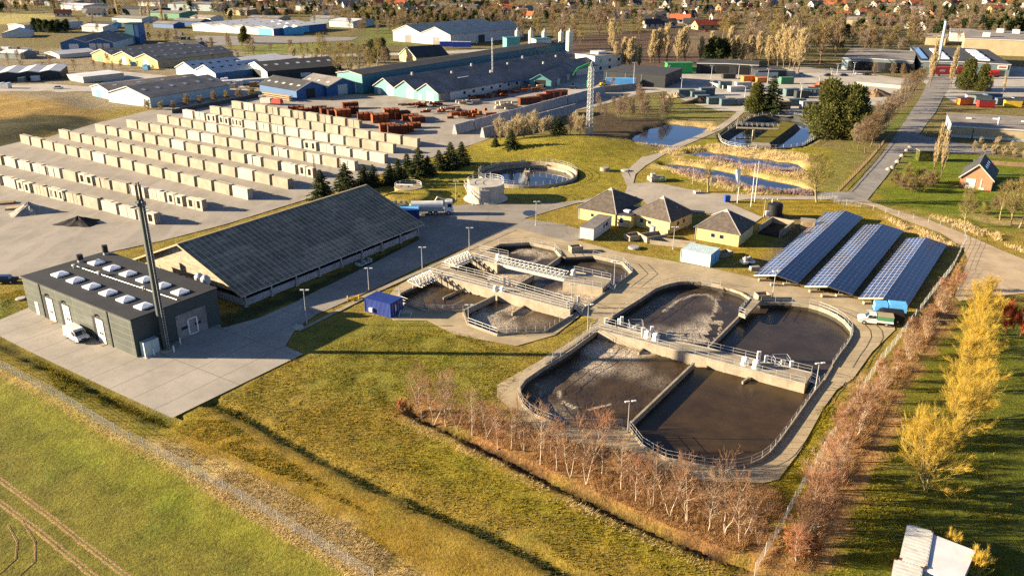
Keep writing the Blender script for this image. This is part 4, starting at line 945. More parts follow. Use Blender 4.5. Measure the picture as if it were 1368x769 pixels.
# ---- yellow pavilions with pyramid roofs
def pavilion(pA, pB, pC, h, rh_, label, wins, link=None, name='house'):
    a, b_, c_ = V(*pA), V(*pB), V(*pC); L_ = (b_-a).length; W_ = (c_-b_).length; r = math.atan2((b_-a).y,(b_-a).x)
    t = thing(name,label,'house',a,r,'yellow pavilions'); MB().box(0,L_,0,W_,0,h).build('wall','yellow_wall',t)
    e, q = .45, .55; m = MB(); cx_, cy_ = L_/2, W_/2
    m.add([(-e,-e,h-.12),(L_+e,-e,h-.12),(L_+e,W_+e,h-.12),(-e,W_+e,h-.12),(cx_-q,cy_-q,h+rh_),(cx_+q,cy_-q,h+rh_),(cx_+q,cy_+q,h+rh_),(cx_-q,cy_+q,h+rh_)],[(3,2,1,0),(0,1,5,4),(1,2,6,5),(2,3,7,6),(3,0,4,7),(4,5,6,7)])
    rf = m.build('roof','roof_tile',t)
    m = MB()
    for s in ((-e,-e,-q,-q),(L_+e,-e,q,-q),(L_+e,W_+e,q,q),(-e,W_+e,-q,q)): m.tube((s[0],s[1],h-.08),(cx_+s[2],cy_+s[3],h+rh_+.03),.09,5)
    m.build('hip_ridge','concrete_grey',rf)
    m = MB(); m.add([(cx_-.7,cy_-.7,h+rh_),(cx_+.7,cy_-.7,h+rh_),(cx_+.7,cy_+.7,h+rh_),(cx_-.7,cy_+.7,h+rh_),(cx_,cy_,h+rh_+.6)],[(0,1,4),(1,2,4),(2,3,4),(3,0,4)]); m.build('roof_light','concrete_pale',rf)
    MB().cyl(L_*.32,W_*.3,h+.8,h+1.9,.17,.15,8).build('vent_pipe','roof_grey',rf)
    MB().cyl(L_*.80,W_*.62,h+.6,h+1.7,.16,.15,8).build('vent_pipe','galv',rf)
    for f,x,z0,w,hh in wins:
        if f == 'A': g = MB().box(L_*x-w/2-.08,L_*x+w/2+.08,-.05,0,z0-.08,z0+hh+.08).build('window','wall_white',t); MB().box(L_*x-w/2,L_*x+w/2,-.07,-.052,z0,z0+hh).build('pane','glass',g)
        if f == 'B': g = MB().box(L_,L_+.05,W_*x-w/2-.08,W_*x+w/2+.08,z0-.08,z0+hh+.08).build('window','wall_white',t); MB().box(L_+.052,L_+.07,W_*x-w/2,W_*x+w/2,z0,z0+hh).build('pane','glass',g)
        if f == 'D': g = MB().box(L_*x-.5,L_*x+.5,-.05,0,.05,2.1).build('door','wall_white',t); MB().box(L_*x-.35,L_*x+.35,-.07,-.052,1.0,1.9).build('pane','glass',g)
    MB().box(-.15,-.03,-.1,.05,0,h-.15).build('downpipe','galv',t)
    return t, a, b_, r, L_, W_
P1 = pavilion((773.5,292.5),(821.5,301.5),(852,282),2.9,3.3,'leftmost yellow house with a steep dark pyramid roof behind the white cabin',[('A',.37,1.2,.7,.7)])
P2 = pavilion((844,300.5),(894,312.5),(917,298),2.9,3.3,'middle yellow house with a pyramid roof and a parked van behind it',[('A',.26,1.2,.8,.8),('A',.47,1.2,.8,.8),('B',.36,1.2,.7,.9),('B',.62,1.2,.7,.9)])
P3 = pavilion((929,319.5),(986,330),(1007,314.5),2.9,3.0,'rightmost yellow house with a brown pyramid roof nearest the solar arrays',[('A',.40,1.2,.8,.8),('A',.60,1.2,.8,.8)])
a, b_ = V(820.5,301), V(844,303.5); L_ = (b_-a).length; t = thing('link_wing','low yellow flat-roofed wing joining the left and middle yellow houses','house',a,P1[3],'yellow pavilions')
MB().box(0.05,L_,.1,7,0,2.75).build('wall','yellow_wall',t); MB().box(-.1,L_+.1,-.2,7.2,2.75,2.95).build('roof','roof_dark',t); g = MB().box(L_*.3,L_*.3+.9,.05,.1,.05,2.2).build('door','wall_white',t); MB().box(L_*.3+.12,L_*.3+.78,.02,.048,.9,2.1).build('pane','glass',g)
MB().box(L_*.3,L_*.3+1.4,1.8,3.0,2.95,3.35).build('roof_light','skydome',t)
p = V(1011,312); t = thing('yard_wall','tan walled bay with a dark opening behind the rightmost yellow house','wall',p,P3[3]-.05)
MB().box(0,.3,0,9,0,1.7).box(.3,5.2,8.7,9,0,1.7).box(4.9,5.2,0,8.7,0,1.5).build('wall','concrete',t); MB().box(.3,4.9,.1,8.6,.01,.4).build('floor','soil',t)
p = V(871.5,313); t = thing('vent_cabinet','grey metal cabinet by the trough end in front of the middle yellow house','cabinet',p,P2[3]); MB().box(-.5,.5,-.4,.4,0,1.9).build('body','concrete_grey',t); MB().box(-.4,.4,-.44,-.4,.2,1.7).build('door','galv',t)
t = chamber(967,341,2.0,3.2,.9,'low concrete bay of rubble beside the blue container doors',.6,lid='soil')
# trailers / small machines
t = thing('machine_trailer','small pale trailer carrying a machine on the grass right of the container','trailer',V(998,353.5),.3); MB().box(-1.3,1.3,-.8,.8,.5,.95).build('bed','white_paint',t)
for x in (-.5,.5): MB().box(x-.35,x+.35,-.5,.5,.95,1.5).cyl(x,0,1.5,1.8,.3,.2,10).build('pump','concrete_grey',t)
for s in (-1,1):
    m = MB(); m.tube((0,s*.78,.35),(0,s*.98,.35),.35,14); m.build('wheel','rubber',t)
t = thing('concrete_block','low grey concrete block at the near corner of the left solar array','block',V(1008,360),.2); MB().box(-1,1,-.5,.5,0,.7,taper=.08).build('block','concrete_grey',t)
t = thing('blue_bin','blue bin at the plaza edge beside the flagpole','bin',V(971,269.5),.1); MB().box(-.6,.6,-.5,.5,.1,1.5,taper=-.08).build('body','blue_paint',t); MB().box(-.72,.72,-.62,.62,1.5,1.65,taper=.1).build('lid','blue_paint',t)
for i,(x,y,hh,fl) in enumerate(((985,271,222,1),(1003,276,220,0),(1008,270,216,0))):
    h = zat(x,y,hh); t = thing('flagpole',('white flagpole flying a white flag at the plaza edge','bare white flagpole, the nearer of the pair on the grass','bare white flagpole, the farther of the pair on the grass')[i],'flagpole',V(x,y)); MB().cyl(0,0,0,h,.11,.05,10).cyl(0,0,h,h+.12,.1,.1,8).build('pole','white_paint',t)
    if fl:
        vs = []; 
        for j in range(7):
            for k in range(9): vs.append((-.05-j*.22*(1-.03*k),.16*math.sin(j*1.3+k*.3)*j/6,h-.2-k*.5-j*.14))
        m = MB().add(vs,[(j*9+k,j*9+k+1,(j+1)*9+k+1,(j+1)*9+k) for j in range(6) for k in range(8)]); m.build('flag','white_paint',t)
# ---- solar arrays
n = N('solar_glass'); n.set(.16,.5); uv = n.new('ShaderNodeUVMap').outputs[0]; s = n.sep(uv)
l = n.math('MAXIMUM', n.line(s[0],1.0,.035), n.line(s[1],1.0,.06)); cellc = n.math('MAXIMUM', n.line(s[0],.1,.01), n.line(s[1],.1667,.014))
wn = n.new('ShaderNodeTexWhiteNoise'); fl = n.new('ShaderNodeVectorMath', operation='FLOOR'); n.ln(uv, fl.inputs[0]); n.ln(fl.outputs[0], wn.inputs['Vector'])
c = n.mix(wn.outputs['Value'],(.008,.016,.060),(.024,.036,.095)); c = n.mix(n.math('MULTIPLY',cellc,.25),c,(.12,.13,.17)); n.col(n.mix(l,c,(.55,.54,.52)))
n.ln(n.math('ADD', n.math('MULTIPLY', l, .35), .2), n.b.inputs['Roughness']); MATS['solar_glass'] = n.m
def array(W0, R0, E0_, W1, R1, E1_, lab, hr=2.3, he=.65):
    """tent of panels: west eave, ridge and east eave pixels at the near and the far end"""
    w0,w1,e0,e1 = V(*W0,he),V(*W1,he),V(*E0_,he),V(*E1_,he); r0,r1 = V(*R0,hr),V(*R1,hr); o = Vector((r0.x,r0.y,0))
    t = thing('solar_array',lab,'solar panels',o,0,'solar arrays'); nl = round((r1-r0).length/1.72)
    for a,b_ in ((w0,w1),(e0,e1)):
        q = [a-o,b_-o,r1-o,r0-o]; dn = Vector((0,0,-.07)); nw = round((a-r0).length/1.02)
        ob = MB().add(q+[v+dn for v in q],[(0,1,2,3),(7,6,5,4),(0,4,5,1),(1,5,6,2),(2,6,7,3),(3,7,4,0)]).build('panel_field','solar_glass',t)
        ul = ob.data.uv_layers.new(name='UVMap'); cs = [(.02,nw),(nl,nw),(nl,.02),(.02,.02)]+[(0,0)]*20
        for li,cuv in zip(range(24),cs): ul.data[li].uv = cuv
        for p_,q_ in ((a,r0),(b_,r1)): MB().beam(p_-o-Vector((0,0,.075)),q_-o-Vector((0,0,.075)),.1,.16).build('edge_rail','wall_tan',t)
    m = MB()
    for i in range(10):
        f = .03+.94*i/9; rr = r0.lerp(r1,f)-o-Vector((0,0,.2))
        for a,b_ in ((w0,w1),(e0,e1)):
            ee = a.lerp(b_,f)-o-Vector((0,0,.15)); m.tube(ee,rr,.06,4)
            for k in (.12,.6): x_ = ee.lerp(rr,k); m.tube((x_.x,x_.y,0),x_,.06,4)
    m.build('support_frame','galv',t)
    for a in (w0,e0,None):
        c_ = (a.lerp(r0,.45) if a is not None else r0)-o; MB().box(c_.x-.7,c_.x+.7,c_.y+.1,c_.y+.9,0,.45,taper=.05).build('ballast_block','concrete',t)
    return t
array((1007,367),(1037,367),(1066.5,377.7),(1102,284),(1129,281),(1153,290),'left solar array, longest of the three tent-shaped blue panel fields')
array((1075,382),(1106,382),(1139,393),(1154.5,299.7),(1178.5,299),(1207,308),'middle solar array between the two other tent-shaped panel fields')
array((1147,397.5),(1180,397.5),(1212.6,409),(1211,318),(1236.7,316.7),(1265,326.6),'right solar array with the blue trailer parked before it')
# ================================================================= VEHICLES OF THE PLANT
def wheel(par, x, y, r=.33, w=.22):
    g = MB().tube((x,y-w/2,r),(x,y+w/2,r),r,16).build('wheel','rubber',par); MB().tube((x,y-w/2-.01,r),(x,y+w/2+.01,r),r*.55,12).build('rim','galv',g); return g
def van(label, p, rot, mat='white_paint', name='van', cat='van'):
    t = thing(name,label,cat,p,rot)      # nose towards +x
    prof = [(-2.4,.35),(-2.45,1.0),(-2.35,1.9),(-2.1,1.98),(.9,1.95),(1.35,1.75),(1.75,1.12),(2.35,.95),(2.5,.7),(2.48,.35)]
    m = MB(); ins = .93; k = len(prof)
    vs = [(x,-.95 if z < 1.1 else -.84,z) for x,z in prof]+[(x,.95 if z < 1.1 else .84,z) for x,z in prof]
    m.add(vs,[tuple(range(k-1,-1,-1)),tuple(range(k,2*k))]+[(i,(i+1)%k,k+(i+1)%k,k+i) for i in range(k)]); b = m.build('body',mat,t)
    MB().poly([(1.37,-.72,1.76),(1.37,.72,1.76),(1.77,.80,1.16),(1.77,-.80,1.16)]).build('windscreen','glass',t)
    for s in (-1,1):
        MB().poly([(.45,s*.862,1.75),(1.2,s*.862,1.72),(1.55,s*.935,1.2),(.45,s*.935,1.2)]).build('side_window','glass',t)
        MB().box(2.36,2.46,s*.62-.2,s*.62+.2,.72,.92).build('headlight','skydome',t); MB().box(-2.47,-2.4,s*.8-.08,s*.8+.08,.95,1.4).build('tail_light','red_paint',t)
        MB().box(1.25,1.4,s*1.0-.1,s*1.0+.1,1.15,1.4).build('mirror','black',t)
        for x in (-1.5,1.55): wheel(t,x,s*.85)
    MB().box(2.44,2.54,-.9,.9,.3,.6).box(-2.52,-2.44,-.9,.9,.3,.55).build('bumper','black',t)
    MB().box(2.42,2.50,-.38,.38,.62,.78).build('grille','black',t)
    return t
van('white delivery van parked beside the dark workshop doors', V(103,452), math.radians(-38))
van('white van parked behind the middle yellow house', V(896,283), math.radians(70))
# pick-up with a green canvas back
t = thing('pickup_truck','white pickup with a green canvas load cover by the bushes','pickup',V(1168,432),math.radians(163))
m = MB(); prof = [(-.2,.4),(-.2,1.3),(-.1,1.85),(1.0,1.85),(1.55,1.2),(2.5,1.02),(2.65,.7),(2.6,.4)]; k = len(prof)
m.add([(x,-.92 if z<1.25 else -.78,z) for x,z in prof]+[(x,.92 if z<1.25 else .78,z) for x,z in prof],[tuple(range(k-1,-1,-1)),tuple(range(k,2*k))]+[(i,(i+1)%k,k+(i+1)%k,k+i) for i in range(k)]); m.build('cab','white_paint',t)
MB().poly([(1.02,-.7,1.84),(1.02,.7,1.84),(1.57,.8,1.24),(1.57,-.8,1.24)]).build('windscreen','glass',t)
for s in (-1,1):
    for x0,x1 in ((0,.45),(.6,1.2)): MB().poly([(x0,s*.81,1.75),(x1-.12,s*.81,1.75),(x1+.1,s*.915,1.28),(x0,s*.915,1.28)]).build('side_window','glass',t)
    for x in (-1.7,1.7): wheel(t,x,s*.82,.36)
    MB().box(2.52,2.64,s*.62-.2,s*.62+.2,.75,.95).build('headlight','skydome',t)
MB().box(-2.75,-.24,-.98,.98,.65,1.0).build('load_bed','white_paint',t); MB().box(-2.7,-.28,-.95,.95,1.0,1.75).build('cover_side','dull_green',t); MB().box(-2.74,-.26,-.98,.98,1.75,1.82).build('cover_roof','wall_tan',t); MB().box(-2.79,-2.72,-.9,.9,1.0,1.72).build('rear_flap','black',t)
# blue covered trailer and black van
t = thing('covered_trailer','bright blue tarpaulin trailer behind the black van at the right solar array','trailer',V(1187,420),math.radians(165))
MB().box(-2.6,2.6,-1.0,1.0,.55,.8).build('bed','dark_steel',t); m = MB(); m.box(-2.55,.3,-1.0,1.0,.8,2.3,taper=.06).box(.4,2.55,-1.0,1.0,.8,2.15,taper=.06); m.build('tarpaulin','tarp_light',t)
for s in (-1,1):
    for x in (-.5,.5): wheel(t,x,s*.95,.33)
MB().path([(2.6,-.4,.6),(3.6,0,.5),(2.6,.4,.6)],.05).build('drawbar','galv',t)
van('black van with dark windows parked between the green-backed pickup and blue trailer', V(1185,428), math.radians(163), 'black')
# tanker lorry
tr = thing('tanker_truck','white and grey tanker lorry with a boom on the plaza behind the hall','truck',V(576,286),math.radians(4))
m = MB(); m.box(3.2,5.2,-1.25,1.25,.7,3.3,taper=.12); m.build('cab','white_paint',tr); MB().poly([(5.19,-1.0,3.0),(5.19,1.0,3.0),(5.24,1.05,2.0),(5.24,-1.05,2.0)]).build('windscreen','glass',tr)
for s in (-1,1):
    MB().box(4.0,4.9,s*1.22-.02,s*1.22+.02,1.95,2.8).build('side_window','glass',tr)
    for x in (-4.2,-.2,1.1,4.2): wheel(tr,x,s*1.1,.52,.35)
    MB().box(5.18,5.24,s*.9-.2,s*.9+.2,.85,1.1).build('headlight','skydome',tr)
MB().box(-5,3.1,-.5,.5,.75,1.0).build('chassis','dark_steel',tr)
m = MB(); m.tube((-4.6,0,2.1),(2.9,0,2.1),1.18,18); m.build('tank','white_paint',tr,smooth=False)
MB().box(-4.4,2.7,-1.26,-1.18,1.05,2.1).box(-4.4,2.7,1.18,1.26,1.05,2.1).build('locker_panel','galv',tr)
MB().box(5.15,5.3,-1.2,1.2,.45,.85).build('bumper','black',tr)
MB().path([(1.0,.3,3.3),(1.6,.3,4.2),(3.2,.3,3.5),(4.6,.3,3.6)],.09,6).path([(1.0,-.3,3.3),(1.6,-.3,4.2),(3.2,-.3,3.5),(4.6,-.3,3.6)],.06,6).build('boom_rail','white_paint',tr)
MB().box(-5.1,-4.6,-1.1,1.1,1.0,2.4).build('pump_unit','concrete_grey',tr)
t = thing('tarped_container','blue-covered container at the end of the hall beside the tanker','container',V(543,291),math.radians(4)); MB().box(-3,3,-1.25,1.25,.1,2.2).build('body','container_blue',t); MB().box(-3.05,3.05,-1.3,1.3,2.2,2.4,taper=.15).build('tarpaulin','tarp_light',t)
t = thing('scrap_skip','dark green skip of pale scrap behind the tanker','skip',V(534,281),.1); MB().box(-2.2,2.2,-1.1,1.1,0,1.4,taper=-.2).build('body','dull_green',t)
m = MB().box(-1.9,1.9,-.95,.95,1.0,1.45); rng = random.Random(5)
for i in range(16): x,y = rng.uniform(-1.8,1.8),rng.uniform(-.9,.9); m.box(x-.3,x+.3,y-.2,y+.2,1.3,1.6+rng.random()*.9,taper=.05)
m.build('scrap','concrete_pale',t)
# white containers at the bottom edge, ridged tops with rust
def topbox(c0, c1, c3, h, lab, mat):
    """roof corners in pixels: c0-c1 short end (far), c0-c3 long side"""
    a,b_,d = V(*c0,h),V(*c1,h),V(*c3,h); r = math.atan2((b_-a).y,(b_-a).x); w_ = (b_-a).length; l_ = (d-a).length
    t = thing('shipping_container',lab,'container',(a.x,a.y,0),r); 
    MB().box(.05,w_-.05,-l_+.05,-.05,.15,h-.03).build('body',mat,t); MB().box(0,w_,-l_,0,h-.03,h+.02).build('roof','container_roof',t)
    m = MB()
    for x in (0,w_-.18):
        for y in (-l_,-.18): m.box(x-.02,x+.2,y-.02,y+.2,0,h+.05)
    m.build('corner_post','rust_dark',t); m = MB()
    for k in range(int(l_/.55)): m.box(.1,w_-.1,-.3-k*.55-.14,-.3-k*.55+.14,h+.02,h+.035)
    m.build('roof_rib','container_roof',t); MB().box(-.02,w_+.02,-.04,.0,.1,h).build('end_wall',mat,t); return t, w_, l_
topbox((1212,699),(1247,709.5),(1196,744),2.6,'rusty white container with a ribbed roof at the bottom edge, farther of two','container_white')
topbox((1195,745.5),(1233,757),(1176,800),2.6,'white ribbed container cut by the bottom edge, nearer and lower left','container_white')
M('sheet_white',(.55,.54,.55),.6,.3,var=.1,scale=.4)
a,b_ = V(1249,715,2.5),V(1301,735,2.5); r = math.atan2((b_-a).y,(b_-a).x); t = thing('container_shed','smooth white-roofed shed right of the rusty container at the bottom edge','shed',(a.x,a.y,0),r); w_ = (b_-a).length
MB().box(0,w_,-6,0,0,2.42).build('wall','container_white',t); MB().box(-.15,w_+.15,-6.1,.12,2.42,2.5).build('roof','sheet_white',t); MB().box(w_*.25,w_*.7,-6.06,-6,0,2.1).build('door','wall_white',t)
# ================================================================= STORAGE YARD: rows of stacked concrete wall elements
PH = 2.8
def panel_mesh(L_, kind, seed):
    r = random.Random(seed); m = MB(); T = .95
    if kind == 'plain':                                     # five slabs leaning together
        y = 0
        for k in range(7):
            w_ = .20; h = PH-(.0 if k == 0 else r.uniform(0,.12)); e = 0 if k == 0 else r.uniform(0,.18)
            m.add([(e,y,0),(L_-e,y,0),(L_-e,y+w_,0),(e,y+w_,0),(e,y+.12,h),(L_-e,y+.12,h),(L_-e,y+.12+w_,h),(e,y+.12+w_,h)],[(3,2,1,0),(4,5,6,7),(0,1,5,4),(1,2,6,5),(2,3,7,6),(3,0,4,7)],0); y += .24
    elif kind == 'windows':
        n_ = r.choice((2,3,3)); x = 0; b = L_/n_
        for k in range(n_):
            w_ = b*r.uniform(.86,.98); h = PH-r.uniform(0,.25); o = b*.24
            for y in (0,.4,.8,1.2):
                m.box(x,x+o,y,y+.2,0,h).box(x+w_-o,x+w_,y,y+.2,0,h).box(x+o,x+w_-o,y,y+.2,0,h*.18).box(x+o,x+w_-o,y,y+.2,h*.84,h)
            m.box(x+o,x+w_-o,1.42,1.46,0,h*.9,1); x += b
    elif kind == 'narrow':
        n_ = r.choice((3,4,5)); b = L_/n_
        for k in range(n_):
            h = PH-r.uniform(0,.35); j = r.uniform(0,.35); g = r.uniform(.02,.22)
            for y in (0,.35,.7,1.05): m.box(k*b+g*.5,k*b+b-g*.5,y+j,y+j+.2,0,h)
    else:                                                   # white ribbed element
        m.box(0,L_,.12,.3,0,PH); 
        for x in (0,L_*.5-.06,L_-.14): m.box(x,x+.14,0,.12,0,PH)
        m.box(.14,L_*.5-.06,.03,.12,PH-.2,PH).box(L_*.5+.08,L_-.14,.03,.12,PH-.2,PH); m.box(0,L_,.36,1.5,0,PH-.12)
    return m
rows = [((-150,209.5),(212,301.5),None,'nww'),((-140,187.5),(277.5,284),None,'nwwp'),((28,191),(336,268.5),16,'p'),((79.6,184),(389,254),16,'p'),((128,176.5),(424,239),None,'p'),((170,170),(478,229.5),None,'pp5'),((211,163),(517.5,219.5),None,'p6'),((244.8,156.5),(529,206),None,'w7'),((281,151),(561,197.5),None,'p'),((310,144),(484,172.5),None,'q')]
pitch = ((V(336,268.5)-V(28,191)).length)/16
PAN = {}
def panel_obj(kind, mat, v):
    k = (kind,mat,v)
    if k not in PAN: PAN[k] = panel_mesh(pitch*.82,kind,v).build('wall_element',[mat,'black']); 
    else: o = PAN[k].copy(); C.objects.link(o); return o
    return PAN[k]
rr = random.Random(12)
for ri,(a,b_,n_,code) in enumerate(rows):
    p,q = V(*a),V(*b_); d = q-p; r = math.atan2(d.y,d.x); n_ = n_ or round(d.length/pitch); row = []
    for i in range(n_):
        c_ = p.lerp(q,i/n_); x = PX(c_)[0]
        if x < -40: continue
        if code[0] == 'n': kind,mat = rr.choice([('windows','panel_white'),('narrow','panel_beige'),('ribbed','panel_white'),('windows','panel_white'),('narrow','panel_white'),('plain','panel_beige')])
        elif code[0] == 'w': kind,mat = (rr.choice([('ribbed','panel_white'),('windows','panel_white'),('plain','panel_white')]) if i < 9 else (('plain','panel_white') if rr.random() < .4 else ('plain','panel_beige')))
        elif code[0] == 'q': kind,mat = rr.choice([('ribbed','panel_beige'),('plain','panel_beige'),('ribbed','panel_white')])
        elif ri in (5,6,4) and i > n_-6 and rr.random() < .45: kind,mat = rr.choice([('narrow','panel_white'),('windows','panel_white'),('ribbed','panel_white')])
        else: kind,mat = 'plain',('panel_beige' if rr.random() < .88 else 'panel_white')
        o = panel_obj(kind,mat,rr.randrange(4)); j = rr.uniform(-.12,.12)
        o.location = (c_.x,c_.y+j,0.03); o.rotation_euler = (0,0,r+rr.uniform(-.012,.012)); o.scale = (1,1,rr.uniform(.96,1.03)); row.append((o,kind,mat))
    for i,(o,kind,mat) in enumerate(row):
        col = 'white' if mat == 'panel_white' else 'beige'; what = {'plain':'leaning slab stack','windows':'stack with window openings','narrow':'stack of narrow slabs','ribbed':'ribbed wall element'}[kind]
        tag(o,f'{col} {what}, {nth(i)} from left, {nth(ri)} concrete row from the hall','concrete panel','stacked concrete wall elements')
# concrete block wall of big L elements, two rows
for ri,(a,b_,n_,txt) in enumerate((((607,179.5),(806,125),10,'longer back row'),((644,184),(768,150),6,'shorter front row'))):
    p,q = V(*a),V(*b_); d = q-p; r = math.atan2(d.y,d.x); l_ = d.length/n_
    proto = None
    for i in range(n_):
        m = MB(); m.add([(.15,-1.1,0),(l_-.15,-1.1,0),(l_-.15,1.1,0),(.15,1.1,0),(.15,-.25,3.3),(l_-.15,-.25,3.3),(l_-.15,.25,3.3),(.15,.25,3.3)],[(3,2,1,0),(4,5,6,7),(0,1,5,4),(1,2,6,5),(2,3,7,6),(3,0,4,7)])
        if proto is None: proto = m.build('wall_block','concrete_grey'); o = proto
        else: o = proto.copy(); C.objects.link(o)
        o.location = p+d*(i/n_); o.rotation_euler = (0,0,r+rr.uniform(-.02,.02)); tag(o,f'grey tapered concrete wall block, {nth(i)} from the near end of the {txt}','wall block','concrete wall blocks by the rusty steel')
# heaps of gravel and the pallets beside them
def heap(px,py,rx,ry,h,mat,label,cat='heap',name='gravel_heap',seed=1,seg=28):
    c_ = V(px,py); n_,k = seg,9; vs = []; fs = []
    for i in range(k+1):
        for j in range(n_):
            a = 6.283*j/n_; t_ = i/k; q = 1+.16*math.sin(3*a+seed)+.10*math.sin(7*a+seed*2); rad = (1-t_)*q
            vs.append((rx*rad*math.cos(a),ry*rad*math.sin(a),h*(t_**1.15)*(1+.10*math.sin(5*a+i+seed))-.05))
    for i in range(k):
        for j in range(n_): fs.append((i*n_+j,i*n_+(j+1)%n_,(i+1)*n_+(j+1)%n_,(i+1)*n_+j))
    o = MB().add(vs,fs).build(name,mat); o.location = c_; return tag(o,label,cat)
M('gravel_pale',(.33,.29,.25),.95,.1,var=.25,scale=1.2,fine=.5,bump=.8); M('gravel_dark',(.04,.037,.035),.95,.1,var=.3,scale=1.2,fine=.5,bump=.8)
heap(41,283,5.2,4.2,2.4,'gravel_pale','pale grey cone of gravel in the yard, left of the dark heap'); heap(106,298,5.2,3.4,1.7,'gravel_dark','low black heap of soil in the yard behind the workshop',seed=4)
for px,py,lab,mat in ((8,272,'flat stack of brown boards on the gravel by the pale heap','wood'),(20,279,'flat stack of pale boards beside the pale gravel heap','pale_wood')):
    t = thing('board_stack',lab,'board stack',V(px,py),.3); MB().box(-2,2,-1,1,0,.15).build('pallet','wood',t); MB().box(-1.9,1.9,-.95,.95,.15,.45).build('boards',mat,t)
# ---- rusty steel moulds and frames
def rustbox(px,py,l_,w_,h,rot,lab,mat='rust',name='steel_mould'):
    t = thing(name,lab,'steel mould',V(px,py),rot,'rusty steel moulds in the yard'); k = 3
    MB().box(-l_/2,l_/2,-w_/2,w_/2,.1,h).build('body',mat,t); m = MB()
    for i in range(k+1): x = -l_/2+l_*i/k; m.box(x-.09,x+.09,-w_/2-.12,-w_/2,.0,h).box(x-.09,x+.09,-w_/2,w_/2,h,h+.12)
    m.box(-l_/2-.1,l_/2+.1,-w_/2-.14,-w_/2-.02,h*.45,h*.45+.15); m.build('frame','rust_dark',t); return t
RB = [(427,151,5.5,3,2.6),(437,152.5,5,3,2.4),(447,155,5,3,2.4),(458,156,5.5,4,2.8),(470,152,5,3,2.6),(468,145,6,3,2.4),(488,160,5.5,4,2.6),(508,163,6,4,3.0),(523,158,5.5,4,3.6),(536,158,6,4,2.6),(548,160,6,4,2.0),(557,163,5,3.5,2.0),(518,175,5.5,3.5,2.6),(530,178,6,4,2.8),(542,176,5,3.5,2.2),(552,171,5,3,1.8),(396,148,6,3,1.8),(408,150,6,3,1.6)]
L_ = [rustbox(x,y,l,w_,h,.35+rr.uniform(-.15,.15),'x',rr.choice(('rust','rust','rust_dark'))) for x,y,l,w_,h in RB]
label_lr(L_,'rusty steel mould between panel rows and teal factory, {} from the left')
# flat heaps of steel and stone
def scrap(px,py,w_,d,n_,mats,lab,seed,name='scrap_pile',h=.6,rot=.4):
    r = random.Random(seed); t = thing(name,lab,'scrap pile',V(px,py),rot); per = {}
    for i in range(n_):
        x,y = r.uniform(-w_/2,w_/2),r.uniform(-d/2,d/2); m = per.setdefault(r.choice(mats),MB()); z = r.choice((0,h,h*1.7))
        if r.random() < .6: m.box(x-r.uniform(.8,2.4),x+r.uniform(.8,2.4),y-.35,y+.35,z,z+h)
        else: m.box(x-.6,x+.6,y-.5,y+.5,z,z+h*1.2,taper=.12)
    for k,m in per.items(): m.build('piece' if len(per) == 1 else ('steel_piece' if 'rust' in k else 'stone_piece'),k,t)
    return t
scrap(563,143,16,6,26,['rust','rust_dark','wood'],'long low heap of rusty steel bars before the teal gables',1); scrap(592,150,14,5,20,['rust','concrete_pale'],'low heap of rust and pale stone right of the teal gables',2)
scrap(628,156,16,7,30,['rust','rust'],'stacked rusty beams beside the end of the wall block rows',3,h=.8); scrap(652,131,18,4,24,['rust','rust_dark'],'row of rusty girders in front of the white factory wall',4); scrap(690,124,22,4,24,['rust','rust_dark'],'row of rusty girders below the blue canopy',5)
scrap(673,145,10,6,26,['concrete_pale','pale_wood','concrete'],'heap of pale broken stone and timber between girders and wall blocks',6,h=.9); scrap(712,120,9,4,20,['pale_wood','wood'],'heap of timber in front of the small teal gable',7,h=.8); scrap(625,139,9,4,14,['concrete_pale','concrete'],'scatter of pale blocks before the white factory wall',8)
for i,(x,y,l_,h,c_) in enumerate(((742,131,11,3.2,'red_paint'),(728,133,7,2.4,'rust_dark'),(714,136,6,2.2,'red_paint'),(706,139,9,2.8,'rust_dark'))):
    t = thing('red_container',['open-sided red steel container nearest the crane','dark rusty container left of the red one','small red container among rusty ones','long brown rusty container at the left end of the group'][i],'container',V(x,y),.5); MB().box(-l_/2,l_/2,-1.2,1.2,.3,h-.3).build('body',c_,t); MB().box(-l_/2-.1,l_/2+.1,-1.3,1.3,h-.3,h).box(-l_/2-.1,l_/2+.1,-1.3,1.3,0,.3).build('frame','rust_dark',t)
    for k in range(3): MB().box(-l_/2+l_*(k+.15)/3,-l_/2+l_*(k+.85)/3,-1.26,-1.2,.6,h-.6).build('opening','black',t)
